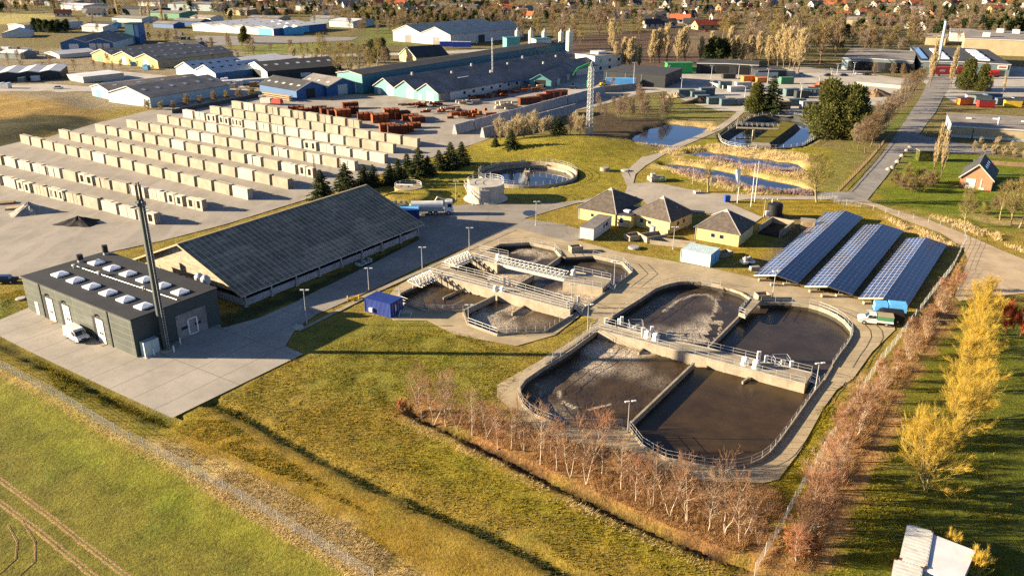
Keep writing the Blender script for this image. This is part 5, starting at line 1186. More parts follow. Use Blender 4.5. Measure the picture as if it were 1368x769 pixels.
# ================================================================= HALLS AND FACTORIES
def hall_b(name,label,pA,pB,pC,h,rh_,n_=1,wall='wall_white',roof='roof_grey',gable=None,axis='y',doors=(),lights=0,depth=None,cat='industrial building',trim='wall_white',group=None,over=.4,cladtop=None,z0=0):
    """A-B the front seen (B nearer corner), B-C the other side; ridges run away from the front (axis y) or along it (axis x)"""
    a,b_,c_ = V(*pA),V(*pB),V(*pC); W_ = (b_-a).length; r = math.atan2((b_-a).y,(b_-a).x); D_ = depth or abs((c_-b_).dot(Vector((-math.sin(r),math.cos(r),0))))
    t = thing(name,label,cat,(a.x,a.y,z0),r,group); gable = gable or wall
    m = MB(); rm = MB(); tm = MB(); lm = MB(); e = over
    if axis == 'y': f = lambda x,y,z: (x,y,z); S,Dp = W_,D_
    else: f = lambda x,y,z: (y,x,z); S,Dp = D_,W_        # x runs across the spans, y along the ridges
    b = S/n_
    for y in (0,Dp):
        pts = [f(0,y,0)]+sum([[f(i*b,y,h),f(i*b+b/2,y,h+rh_)] for i in range(n_)],[])+[f(S,y,h),f(S,y,0)]
        m.poly(pts,1)
    m.poly([f(0,0,0),f(0,Dp,0),f(0,Dp,h),f(0,0,h)],0).poly([f(S,0,0),f(S,Dp,0),f(S,Dp,h),f(S,0,h)],0); m.build('wall',[wall,gable],t)
    for i in range(n_):
        x0,x1,x2 = i*b,i*b+b/2,i*b+b; s0 = e if i == 0 else 0; s2 = e if i == n_-1 else 0; k = rh_/(b/2); u = .18
        for dz in (u,u-.12): rm.add([f(x0-s0,-e,h-s0*k+dz),f(x0-s0,Dp+e,h-s0*k+dz),f(x1,Dp+e,h+rh_+dz),f(x1,-e,h+rh_+dz),f(x2+s2,Dp+e,h-s2*k+dz),f(x2+s2,-e,h-s2*k+dz)],[(0,1,2,3),(3,2,4,5)])
        for y in (-e-.05,Dp+e+.05): tm.beam(f(x0-s0,y,h-s0*k+u+.02),f(x1,y,h+rh_+u+.02),.12,.35); tm.beam(f(x1,y,h+rh_+u+.02),f(x2+s2,y,h-s2*k+u+.02),.12,.35)
        if lights:
            for sd_ in (0,1):
                for j in range(lights):
                    yy = Dp*(j+.5)/lights; fx = .5; xa = x0+b*.5*(.35 if sd_ == 0 else 1.35); xb = xa+b*.07
                    za = h+rh_*(1-abs(xa-x1)/(b/2))+u+.05; zb = h+rh_*(1-abs(xb-x1)/(b/2))+u+.05; w_ = min(.9,Dp/lights*.2)
                    lm.poly([f(xa,yy-w_,za),f(xa,yy+w_,za),f(xb,yy+w_,zb),f(xb,yy-w_,zb)])
    rf = rm.build('roof',roof,t); tm.build('barge_board',trim,rf)
    if lights: lm.build('roof_light','roof_white' if roof != 'roof_white' else 'roof_dark',rf)
    for d in doors:
        side,u,w_,hh,mt = d[:5]; z = d[5] if len(d) > 5 else .05; nm = 'window' if mt == 'glass' else 'door'
        if side == 'F': MB().box(W_*u-w_/2,W_*u+w_/2,-.08,-.005,z,z+hh).build(nm,mt,t)
        else: MB().box(W_+.005,W_+.08,D_*u-w_/2,D_*u+w_/2,z,z+hh).build(nm,mt,t)
    return t,W_,D_
# teal factory: three saw gables in front, a higher teal range behind, silos at the far end
tf,W_,D_ = hall_b('factory','teal factory with three saw-tooth gables and a wide dark grey roof',(500,125),(586,137),(765,88),3.6,3.6,3,'wall_white','roof_grey','teal_wall',doors=[('F',.09,2.2,2.4,'wall_white'),('F',.26,4.2,4.2,'wall_white'),('F',.58,4.2,4.2,'wall_white'),('F',.73,2,2.4,'wall_white'),('F',.88,4,4,'cream_paint'),('S',.03,6,3.4,'roof_mid')]+[('S',.12+.045*i,1.4,1.1,'glass',1.5) for i in range(9)],trim='concrete_pale')
for i in range(9): MB().cyl(W_*(.2+.3*(i%3)),D_*(.12+.1*i),5.2,8.2,.5,.5,8).build('roof_vent','concrete_pale',tf)
MB().box(W_*.72,W_*.83,D_*.18,D_*.23,5.6,6.6).build('roof_light','skydome',tf)
hall_b('factory_range','long dark-roofed teal range with a white lower wall behind the saw gables',(452,121),(485,125),(705,70),8.0,1.2,1,'teal_dark','roof_dark','teal_wall',doors=[('F',.3,14,4.2,'wall_white'),('F',.16,5,4,'wall_blue',.06)],trim='concrete_pale')
hall_b('small_gable_hall','small bright teal gable with a dark arched entrance at the end of the factory',(707,117),(736,118.5),(785,101),3.4,2.8,1,'wall_grey','roof_grey','teal_wall',doors=[('F',.5,5,3.6,'black'),('S',.25,5,3,'wall_cyan'),('S',.6,5,3,'wall_cyan')],trim='teal_wall')
t = thing('canopy','blue flat canopy on the white factory wall','canopy',V(690,118),.62); MB().box(-8,8,-2,2,3.2,3.5).build('roof','wall_blue',t); m = MB()
for x in (-7.5,0,7.5): m.box(x-.12,x+.12,-1.9,-1.66,0,3.2)
m.build('post','galv',t)
for i,(x0,x1,y,h,c1,c2) in enumerate(((677,704,77,11,'teal_wall','teal_dark'),(716,747,79,11,'wall_cyan','teal_dark'))):
    a,b_ = V(x0,y),V(x1,y); w_ = (b_-a).length; t = thing('mixing_tower',['dark teal box tower left of the silos','pale teal box tower with a flared skirt between the silos'][i],'tower',a,.35); MB().box(0,w_*.7,0,w_*.6,0,h).build('wall',c1,t); MB().box(-.2,w_*.7+.2,-.2,w_*.6+.2,h,h+.4).build('roof',c2,t); MB().poly([(w_*.7+.02,.1,.3),(w_*.7+.02,w_*.6-.1,.3),(w_*.7+.02,w_*.6-.1,h-.1),(w_*.7+.02,.1,h-.1)]).build('side_panel',c2,t)
    if i: MB().box(-2,w_*.7+2,-2,w_*.6+2,4.5,7,taper=1.9).build('skirt',c1,t)
S_ = []
for x,y,top,r_ in ((691,66,40,1.5),(709,74,40,1.5),(727,68,41,1.6),(749,76,42,1.5),(760,80,41,2.0)):
    h = zat(x,y,top); t = thing('silo','x','silo',V(x,y),0,'pale silos over the factory'); MB().cyl(0,0,3.5,h-.8,r_,r_,18).cyl(0,0,h-.8,h,r_,r_*.4,18).cyl(0,0,1.2,3.5,r_*.3,r_,18).build('body','cream_paint',t)
    m = MB()
    for k in range(4): m.tube((r_*.8*math.cos(1.57*k+.8),r_*.8*math.sin(1.57*k+.8),0),(r_*.8*math.cos(1.57*k+.8),r_*.8*math.sin(1.57*k+.8),4),.15,5)
    m.build('leg','galv',t); m = MB()
    for k in range(8): m.tube((r_*math.cos(.785*k),r_*math.sin(.785*k),h-.8),(r_*math.cos(.785*k),r_*math.sin(.785*k),h+.4),.05,4)
    m.cyl(0,0,h,h+1.2,.4,.4,8); m.build('top_rail','galv',t); S_.append(t)
label_lr(S_,'tall pale silo above the teal factory roof, {} from the left')
of,W_,D_ = hall_b('office_building','white two-storey flat-roofed office with dark square windows beside the factory',(768,93),(794,97),(815,90),8,.15,1,'wall_white','roof_grey',doors=[('F',u,1.6,1.5,'glass',z) for u in (.3,.55,.8) for z in (1.2,4.8)]+[('S',u,1.6,1.5,'glass',z) for u in (.2,.5,.8) for z in (1.2,4.8)],over=.1)
MB().box(W_*.3,W_*.7,D_*.3,D_*.6,8.3,9.6).build('roof_unit','roof_white',of)
hall_b('storage_building','long dark anthracite flat building behind the blue trailer',(806,112),(888,118),(900,108),6.0,.2,1,'wall_black','roof_dark',doors=[('F',.05,.3,5.6,'wall_grey'),('F',.36,.3,5.6,'wall_grey'),('F',.62,.3,5.6,'wall_grey')],over=.15,trim='wall_black')
t = thing('semi_trailer','light blue and red semi trailer parked before the anthracite building','trailer',V(829,116),-.1); MB().box(-7,7,-1.25,1.25,1.1,4.0).build('box','tarp_light',t); MB().box(6.6,7.1,-1.27,1.27,1.0,4.05).build('end_door','red_paint',t); MB().box(-7.1,-6.9,-1.27,1.27,1.05,4.0).build('front_panel','wall_white',t)
for x in (-5,3,4.4): wheel(t,x,-1.1,.5,.35); wheel(t,x,1.1,.5,.35)
t = thing('wheel_loader','small yellow wheel loader left of the blue trailer','loader',V(806,116),.2); MB().box(-1.5,1.2,-.9,.9,.8,1.8).build('body','yellow_paint',t); MB().box(-.4,.8,-.7,.7,1.8,3.0).build('cab','glass',t); MB().box(1.8,2.6,-1.3,1.3,.2,1.2).build('bucket','orange_paint',t); m = MB(); m.tube((.8,.5,1.4),(2.2,.5,.8),.12).tube((.8,-.5,1.4),(2.2,-.5,.8),.12); m.build('arm','yellow_paint',t)
for x in (-1,.9):
    for s in (-1,1): wheel(t,x,s*.95,.65,.4)
# green crane
t = thing('crane','bright green column crane with a folded jib beside the lattice mast','crane',V(785,131),0); h = zat(785,131,84)
MB().cyl(0,0,0,h*.92,.55,.45,12).build('column','green_paint',t); MB().box(-1.2,1.2,-1.2,1.2,0,1.4).build('base','yellow_wall',t)
m = MB(); m.beam((0,0,h),(-4.8,0,h*.86),.7,.8).beam((-4.8,0,h*.86),(-6.6,0,h*.66),.45,.5); m.build('jib','green_paint',t); MB().tube((-6.6,0,h*.66),(-6.6,0,h*.42),.06).box(-7.1,-6.1,-.5,.5,h*.36,h*.42).build('grab','black',t)
# lattice mast and guyed mast
def mast(px,py,top,w0,w1,lab,mat,n_=14,r0=.09):
    zb = zground(*G(px,py)); h = zat(px,py,top); t = thing('radio_mast',lab,'mast',(*G(px,py),zb-.3),.4); m = MB(); q = [(1,0),(-.5,.87),(-.5,-.87)]
    for i in range(n_):
        z0,z1 = h*i/n_,h*(i+1)/n_; a,b_ = w0+(w1-w0)*i/n_,w0+(w1-w0)*(i+1)/n_
        for k in range(3):
            p0,p1 = (q[k][0]*a,q[k][1]*a,z0),(q[k][0]*b_,q[k][1]*b_,z1); j = (k+1)%3
            m.tube(p0,p1,r0,4); m.tube(p0,(q[j][0]*b_,q[j][1]*b_,z1),r0*.6,4); m.tube(p1,(q[j][0]*b_,q[j][1]*b_,z1),r0*.6,4); m.tube((q[j][0]*a,q[j][1]*a,z0),p1,r0*.6,4)
    m.build('lattice',mat,t); return t,h
t,h = mast(787,184,92,1.25,.95,'tall grey lattice mast on the grassy knoll beside the pond','galv',16,.11)
m = MB()
for k in range(4): m.tube((.4-.25*k,.3,h),(.4-.25*k,.3,h+2.4-.5*k),.09)
m.box(-1.2,1.2,-.1,.1,h-3,h-2.8); m.build('antenna','white_paint',t)
mast(658,114,50,.35,.3,'thin lattice mast standing on the factory roof edge','galv',12,.07); t,h = mast(424,268,205,.28,.22,'thin reddish lattice mast at the far side of the hall roof','rust_dark',14,.035)
# left-hand industrial quarter, far behind
hall_b('yellow_hall','wide yellow hall with three gables and tan roofs',(124,81.5),(212,92),(307,79.5),4.2,3.0,3,'wall_tan','roof_tan','wall_hall_yellow',doors=[('F',.12,5,4,'dull_green'),('F',.50,5,4.4,'wall_white'),('F',.83,5,4.4,'wall_white'),('S',.55,2,2.4,'dull_green')],lights=8)
hall_b('teal_hall','low dark teal hall with two gables behind the yellow hall',(82,66.5),(152,66),(180,52),4.4,2.6,2,'wall_cyan','roof_grey','wall_blue',doors=[('F',.25,6,3.4,'roof_white'),('F',.62,5,3.6,'wall_white'),('F',.74,5,3.6,'wall_white'),('F',.86,5,3.6,'wall_white')],depth=60,lights=3)
a = V(170,58); t = thing('teal_tower','square dark teal tower with paler left face behind the yellow hall','tower',a,-.1); MB().box(0,9.5,0,9,0,13).build('wall','wall_blue',t); MB().poly([(-.03,.05,.1),(-.03,8.9,.1),(-.03,8.9,12.8),(-.03,.05,12.8)]).build('side_panel','teal_wall',t); MB().box(.1,6.2,-.06,-.01,.1,12.9).build('front_panel','teal_wall',t); MB().box(-.2,9.7,-.2,9.2,13,13.4).build('roof','roof_dark',t)
hall_b('arched_hall','white round-topped hall at the left edge',(3,51),(40,50),(45,44),3.2,2.6,1,'wall_white','roof_white',depth=20); hall_b('warehouse','low pale warehouse with a dark roof behind the conifers at the left',(12,41.5),(34,43),(98,36),5,1,1,'wall_white','roof_grey',lights=6)
hall_b('long_white_roof','long low shelter under white ribbed roofing at the left edge',(-60,112),(82,106),(92,96),3.8,.8,5,'wall_black','roof_white',depth=26)
sw,W_,D_ = hall_b('wrapped_stack','block of white wrapped pallets beside the long white shelter',(91,107),(112,111),(155,103),2.6,.2,1,'panel_white','roof_white',over=.05,cat='pallet stack'); hall_b('tunnel','small white plastic tunnel in front of the teal hall',(61,76),(80,78.5),(90,72),2.2,1.4,1,'wall_white','roof_white',depth=22,cat='shed')
hall_b('workshop_hall','pale cyan hall with one gable and a grey roof, before the yellow hall',(146,136.5),(202,144),(292,124),4.0,3.4,1,'wall_cyan','roof_mid','wall_cyan',doors=[('F',.75,6,4.6,'wall_white')],lights=6)
hall_b('workshop_hall','low cyan hall with dark roof and blue porch behind the gabled one',(124,128),(146,133),(240,112),4.0,1.6,1,'wall_cyan','roof_grey','wall_cyan',doors=[('F',.4,5,3.2,'wall_sky')],lights=4)
hall_b('white_roof_hall','cyan hall with two gables and bright whitish roofs',(236,99.5),(289,108),(338,97),3.6,3.2,2,'wall_blue','roof_white','wall_cyan',lights=6); hall_b('white_roof_hall','paler flat white-roofed hall beyond the two-gabled cyan hall',(290,92),(330,97),(385,87),4.4,1.0,2,'wall_cyan','roof_white')
hall_b('open_hall','black-roofed hall open at the front on red columns',(329,99),(358,107.5),(428,92),4.2,3.2,1,'wall_black','roof_dark','wall_cyan',doors=[('F',.5,13,3.9,'black'),('F',.25,.6,4,'red_paint'),('F',.95,.6,4,'red_paint')],lights=7)
for i,(x,y) in enumerate(((385,104),(425,100),(330,112))):
    t = thing('steel_stack',['long white stack of bundles beside the black open hall','second white stack of bundles right of the open hall','white stacked profiles in front of the open hall'][i],'stack',V(x,y),.5)
    for k in range(3): MB().box(-11,11,-2+k*1.35,-.9+k*1.35,.2,2.2).build('bundle','roof_white',t)
hall_b('blue_hall','royal blue hall with dark roof and roof lights beside the rusty steel',(348,125),(397,134),(437,128),4.0,3.0,1,'wall_blue','roof_dark','wall_blue',axis='x',doors=[('S',.45,4.5,4,'black')],lights=5); hall_b('blue_hall','second royal blue hall behind, with a pale door in its gable',(400,122),(437,129),(466,121),4.0,3.0,1,'wall_blue','roof_grey','wall_blue',axis='x',doors=[('S',.5,5,4.2,'wall_cyan')],lights=3)
t = thing('timber_rack','long rack of pale boards under the blue hall eave','rack',V(371,133),-.65); 
for k in range(3): MB().box(-9,9,-1,1,.4+k*.8,.7+k*.8).build('board_layer','pale_wood',t)
t = thing('red_vehicle','red and white lorry behind the concrete rows at the blue hall','lorry',V(367,140),-.3); MB().box(-1,3.5,-1.2,1.2,.7,2.4,taper=.2).build('cab','red_paint',t); MB().box(-6,-1.2,-1.2,1.2,.7,2.6).build('box','wall_white',t)
hall_b('white_factory','long white factory with stepped gables and a blue end',(258,41.5),(366,48),(406,45.5),5,1.6,4,'wall_blue','roof_white','wall_white',depth=60,doors=[('F',.1,8,4,'wall_cyan'),('F',.9,14,5,'wall_sky'),('S',.4,30,4.6,'wall_sky')],lights=4); hall_b('white_factory_wing','wide low wing of the white factory with pale grey roof, at its right',(380,47),(406,46),(470,40),5,1.0,2,'wall_sky','roof_white','wall_sky',depth=70)
hall_b('warehouse','big white warehouse with two broad gables and pale grey roof',(525.5,55),(602,61.5),(674,48),7,4.5,2,'wall_white','roof_pale','wall_white',doors=[('F',.27,6,5,'roof_grey'),('F',.76,6,5,'roof_grey'),('S',.4,7,5,'wall_black'),('S',.55,18,4,'roof_white'),('S',.9,6,4,'wall_black')],lights=7)
for i,(x,y) in enumerate(((600,64.5),(617,65))): t = thing('semi_trailer',['blue covered trailer left of its twin beside the white warehouse','blue covered trailer right of its twin beside the white warehouse'][i],'trailer',V(x,y),-.05); MB().box(-6,6,-1.3,1.3,1,4.2).build('box','blue_paint',t); MB().box(-6.05,6.05,-1.35,1.35,4.2,4.35).build('roof','wall_white',t)
hall_b('yellow_house','yellow gabled house with a black roof before the white warehouse',(534,81.5),(556,86),(586,80),3.6,5.0,1,'wall_hall_yellow','roof_dark','yellow_wall',doors=[('S',.3,2,1.2,'glass',1.2),('S',.6,2,1.2,'glass',1.2)],cat='house')
for x0,x1,y,d,h,wl_,rf_,lab in ((110,145,18,30,5,'wall_black','roof_dark','low black hall in the far left, left of the pine row'),(82,112,13,30,5,'wall_white','roof_white','low white hall at the far left edge of the town'),(160,205,20,25,6,'wall_black','roof_dark','dark gabled barn beyond the poplars at the far left'),(225,290,14,40,7,'wall_cyan','roof_grey','long grey-roofed hall at the top left'),(150,190,30,20,4,'wall_cyan','roof_mid','low pale hall behind the teal hall'),(200,240,24,25,5,'dull_green','roof_grey','green-walled hall among the poplars at the top left'),(300,330,20,30,5,'wall_tan','roof_mid','tan hall behind the white stepped factory'),(110,138,42,14,4,'wall_white','roof_white','small white office beside the teal tower'),(118,150,37,10,3.6,'wall_sky','roof_dark','low blue-grey shed behind the small white office'),(440,472,36,30,5,'wall_cyan','roof_white','pale-roofed hall beyond the willow trees at the big lawn'),(205,232,37,12,3.5,'wall_blue','roof_grey','low dark blue shed left of the white stepped factory')):
    hall_b('industrial_hall',lab,(x0,y),(x1,y+1.5),(x1+10,y-3),h,1.4,1,wl_,rf_,axis='x',depth=d)
# right-hand quarter
hall_b('long_workshop','long grey-green flat building with big dark doorways behind the recycling yard',(1123,93),(1218,98),(1232,84),6,.3,1,'wall_grey','roof_mid',doors=[('F',.12,8,5,'wall_cyan'),('F',.28,13,4.6,'black'),('F',.53,20,4.6,'wall_black'),('F',.82,14,4.6,'black')],over=.15)
hall_b('black_roof_hall','large hall under a black roof with two rows of white roof lights',(1228,98),(1347,103),(1352,72),6,.5,1,'wall_grey','roof_dark',doors=[('F',.35,18,5,'wall_black'),('F',.85,8,3,'wall_black')],over=.2,depth=75)
rb = bpy.data.objects[[o.name for o in bpy.data.objects if o.name.startswith('black_roof_hall')][0]]
for x in (.22,.68):
    for k in range(3): MB().box(0,5,0,14,0,.7).build('roof_light','skydome',rb).location = ((V(1347,103)-V(1228,98)).length*x, 10+k*19, 6.4)
MB().beam((2,6,6.8),(2,70,6.8),3,.3).build('solar_strip','glass',rb)
hall_b('tall_plant','huge pale beige factory block with grey flat roof at the right edge',(1285,72),(1420,78),(1440,60),9,.2,1,'wall_tan','roof_mid',over=.2,depth=70)
for i in range(10): MB().box(-2,2,-2,2,0,2.5).build('roof_unit','roof_white',bpy.data.objects['tall_plant']).location = (12+i*9,18+(i*37%40),9.3)
t = thing('chimney','slender pale green stack behind the black-roofed hall','chimney',V(1251,97),0); h = zat(1251,97,28); MB().cyl(0,0,0,h,.75,.65,16).build('shaft','wall_cyan',t); MB().cyl(0,0,h,h+.6,1.1,1.1,16).build('rim','dark_steel',t)
t = thing('semi_trailer','long red trailer with a pale emblem before the black-roofed hall','trailer',V(1269,102),-.05); MB().box(-9,9,-1.3,1.3,1,4.6).build('box','red_paint',t); MB().box(-6,-3.4,-1.33,-1.31,2.4,3.4).build('emblem','wall_white',t)
for x in (-6,5,6.5,8): wheel(t,x,-1.1,.55,.3)
t = thing('red_tank_truck','short red tank lorry right of the conifers by the black-roofed hall','truck',V(1326,105),0); MB().tube((-2,0,2.6),(2,0,2.6),1.6,14).build('tank','red_paint',t); MB().box(-2.4,2.6,-1,1,.6,1.2).build('chassis','dark_steel',t)
hall_b('repair_shop','low grey flat-roofed workshop with pale cyan walls at the right edge',(1271,183),(1460,196),(1470,165),3.6,.15,1,'wall_cyan','roof_mid',doors=[('F',.30,26,2.6,'wall_tan',.9),('F',.15,.4,3.4,'wall_blue')],over=.3,depth=26)
rs = bpy.data.objects['repair_shop']
for i in range(5): MB().box(-.8,.8,-.4,.4,0,.35).build('roof_light','skydome',rs).location = (6+i*8.5,16+(i%2)*2,3.9)
for i in range(3): MB().cyl(0,0,0,2.2,.3,.3,10).cyl(0,0,2.2,2.6,.5,.3,10).build('vent_pipe','galv',rs).location = (14+i*13,7,3.8)
hall_b('brick_house','orange brick house with a black roof and four white roof windows at the right',(1280.5,250),(1323.5,255.5),(1336,236),3.0,3.6,1,'brick','roof_dark','brick',doors=[('F',.34,2.2,2.6,'wall_white'),('F',.66,.3,2.8,'wall_white'),('F',.70,1.2,.5,'wall_white',.1)],cat='house',trim='concrete_pale',depth=13)
bh = bpy.data.objects['brick_house']; Wb = (V(1323.5,255.5)-V(1280.5,250)).length
for k in range(4): MB().box(-.4,.4,-.45,.45,-.03,.05).build('roof_window','skydome',bh).location = (0,0,0)
for k,o in enumerate([c for c in bh.children if c.name.startswith('roof_window')]): o.location = (Wb*.70,3+k*2.3,3.0+3.6*(1-.2/.5)+.28); o.rotation_euler = (0,math.atan2(3.6,Wb/2),0)
t = thing('green_shed','small dark olive box shed beside the twin poplars','shed',V(1243,214),-.1); MB().box(-4,4,-1.5,1.5,0,3).build('wall','needle_olive',t); MB().box(-4.2,4.2,-1.7,1.7,3,3.2).build('roof','roof_grey',t)
for i,(x,y) in enumerate(((1187,227),(1199,217),(1205,209),(1211,202),(1192,225),(1216,197))):
    s = .8; o = MB().add([(math.cos(a)*s*(1+.15*math.sin(3*a+i)),math.sin(a)*s*(1+.1*math.cos(5*a)),z) for z in (0,) for a in np.linspace(0,6.283,9)[:-1]]+[(math.cos(a)*s*.75,math.sin(a)*s*.7,.6) for a in np.linspace(0,6.283,9)[:-1]]+[(0,0,.85)],[(k,(k+1)%8,8+(k+1)%8,8+k) for k in range(8)]+[(8+k,8+(k+1)%8,16) for k in range(8)]).build('boulder','stone'); o.location = V(x,y); tag(o,'x','boulder','boulders along the street edge'); S_.append(o)
label_lr(S_[-6:],'pale boulder in the grass at the street edge, {} from the left')
# lorries and skips behind the repair shop
DC = [('orange_paint',1288,140),('wall_white',1300,135),('box_steel',1312,137),('wall_blue',1326,134),('red_paint',1316,143),('box_steel',1340,140),('yellow_paint',1352,143),('concrete_grey',1362,139)]
nm_ = {'orange_paint':'orange','wall_white':'white','box_steel':'dark grey','wall_blue':'blue','red_paint':'red','yellow_paint':'yellow','concrete_grey':'pale grey'}; seen = {}
for c_,x,y in DC:
    k = nm_[c_]; seen[k] = seen.get(k,0)+1; lab = f'{"second " if seen[k] > 1 else ""}{k} skip among the containers behind the repair shop'
    t = thing('skip',lab,'skip',V(x,y),rr.uniform(-.2,.2)); MB().box(-3,3,-1.2,1.2,.2,2.6,taper=-.15).build('body',c_,t); MB().box(-3.2,3.2,-1.35,1.35,2.6,2.8).build('rim','dark_steel',t)
# recycling yard
hall_b('recycling_hall','long black flat-roofed hall at the back of the recycling yard',(930,98),(1012,101),(1014,90),5,.3,1,'wall_black','roof_dark',doors=[('F',.18,7,4,'black'),('F',.42,6,4,'black'),('F',.75,6,4,'black')],over=.2,depth=18); hall_b('recycling_office','low black wing with glazed front joined to the recycling hall',(1012,104),(1050,103.5),(1055,95),3.6,.2,1,'wall_black','roof_dark',doors=[('F',.3,12,2.6,'wall_cyan')],over=.6,depth=14)
t = thing('green_container','bright green container heap at the left of the recycling hall','container',V(906,98),.1); MB().box(-7,7,-2.4,2.4,0,5.4,taper=.4).build('body','green_paint',t); MB().box(-7.2,7.2,-2.5,2.5,5.4,5.6,taper=.3).build('lid','dull_green',t)
t = thing('green_container','small green skip right of the bright green heap','container',V(922,96),.1); MB().box(-3,3,-1.4,1.4,0,2.4).build('body','green_paint',t); MB().box(-3.1,3.1,-1.5,1.5,2.4,2.55).build('lid','dull_green',t)
SK = [(916,128,'box_steel'),(932,129,'box_steel'),(944,127,'box_steel'),(938,136,'box_steel'),(956,139,'box_steel'),(972,141,'box_steel'),(982,140,'concrete_grey'),(968,118,'box_steel'),(983,122,'wall_white'),(973,105,'dark_steel'),(999,109,'orange_paint'),(1017,110,'orange_paint'),(1046,126,'box_steel'),(1056,128,'box_steel'),(1070,131,'dark_steel'),(1063,141,'box_steel'),(1045,146,'wood'),(1083,127,'box_steel'),(1090,124,'dark_steel'),(1094,121,'rust'),(1099,119,'rust'),(1104,117,'dark_steel'),(1110,115,'rust'),(1050,112,'dull_green'),(992,119,'concrete_pale'),(1078,146,'concrete_grey'),(1086,147,'dark_steel')]
G_ = []
for x,y,c_ in SK:
    t = thing('skip','x','skip',V(x,y),rr.choice((.15,.25,-.2,.1)),'skips in the recycling yard'); l_ = rr.choice((2.8,3.2,3.6)); h = rr.choice((2.2,2.6,3.0))
    MB().box(-l_,l_,-1.4,1.4,.15,h).build('body',c_,t); m = MB().box(-l_-.1,l_+.1,-1.5,1.5,h,h+.15)
    for k in range(5): x_ = -l_+.2+k*(l_*2-.4)/4; m.box(x_-.08,x_+.08,-1.52,-1.4,.15,h)
    m.build('rib',c_,t); G_.append((t,{'box_steel':'steel grey','concrete_grey':'pale grey','wall_white':'white','dark_steel':'dark','orange_paint':'orange','wood':'timber brown','rust':'rusty','dull_green':'green','concrete_pale':'pale'}[c_]))
for col in sorted({c for _,c in G_}): label_lr([t for t,c in G_ if c == col], col+' skip in the recycling yard, {} of that colour from left')
PO = []
for i,(x,y,tp) in enumerate(((950,106,88),(986,106,86),(1003,106,88),(1025,112,92),(951,122,108),(1093,120,102),(1069,134,112),(1110,105,92),(1118,100,86),(995,130,116),(1140,100,84),(910,122,105),(1300,99,82),(893,101,88),(846,118,84))):
    t = thing('light_mast','x','lamp post',V(x,y),0,'pale light masts of the yards'); h = zat(x,y,tp); MB().cyl(0,0,0,h,.16,.1,8).build('pole','galv',t); MB().box(-.8,.8,-.2,.2,h,h+.2).build('lamp_head','white_paint',t); PO.append(t)
label_lr(PO,'thin pale light mast in the far service yards, {} from the left')
CARS = [(1127,102,'dark_steel'),(1148,100,'roof_white'),(1158,101,'black'),(1106,102,'black'),(1070,101,'wall_white'),(889,101,'black'),(905,92,'dark_steel'),(78,119,'wall_white'),(8,377,'black'),(1095,84,'red_paint'),(944,43,'red_paint'),(370,47,'red_paint'),(850,119,'wall_white'),(765,119,'black')]
for i,(x,y,c_) in enumerate(CARS):
    nm2 = {'dark_steel':'grey','roof_white':'silver','black':'black','wall_white':'white','red_paint':'red'}[c_]
    where = ['left of the silver car before the long grey workshop','before the long grey workshop','right of the silver car before the long grey workshop','at the right end of the recycling hall','under the poplars behind the recycling hall','left of the bright green heap','beyond the bright green heap','on the road before the pale cyan halls','in the dry grass at the left edge behind the workshop','at the tall hedge behind the recycling hall','before the red-roofed bungalow at the ploughed field','before the blue end of the white factory','on the verge of the anthracite building','before the small teal gable'][i]
    t = thing('parked_car',f'{nm2} car {where}','car',V(x,y),rr.uniform(-.3,.3)); MB().box(-2.1,2.1,-.85,.85,.3,.85,taper=.05).build('body',c_,t); MB().box(-1.3,1.1,-.78,.78,.85,1.42,taper=.22).build('cabin','glass',t)
    for wx in (-1.3,1.3):
        for s in (-1,1): wheel(t,wx,s*.76,.32,.2)
heap(935,137,8,4,2.4,'soil','heap of brown brushwood on the grass left of the path','brush heap','brush_heap',3); heap(1012,142,6,3,2.0,'concrete_pale','pale heap of rubble behind the tall conifer','heap','rubble_heap',5); heap(903,130,6,3,2.0,'pale_wood','heap of pale timber at the left of the recycling yard','heap','timber_heap',6); heap(1170,128,9,4,3,'wood','brown heap behind the low white walls in the recycling yard','heap','bark_heap',7)
for i,(a,b_,h,mt,lab) in enumerate((((1140,113),(1220,120),1.4,'concrete_pale','low pale bay wall at the back right of the recycling yard'),((940,112),(966,119),1.6,'concrete_pale','low white ramp wall in the recycling yard'),((800,124),(850,119),2.6,'concrete','long pale concrete wall beyond the bare thicket'),((230,152),(345,130),1.6,'dark_steel','dark low fence along the back of the storage yard'),((1300,219),(1380,224),1.3,'wood','grey plank fence behind the brick house'))):
    p,q = V(*a),V(*b_); o = MB().beam(p+Vector((0,0,h)),q+Vector((0,0,h)),.3,h).build('wall' if 'fence' not in lab else 'fence',mt); tag(o,lab,'wall' if 'fence' not in lab else 'fence')

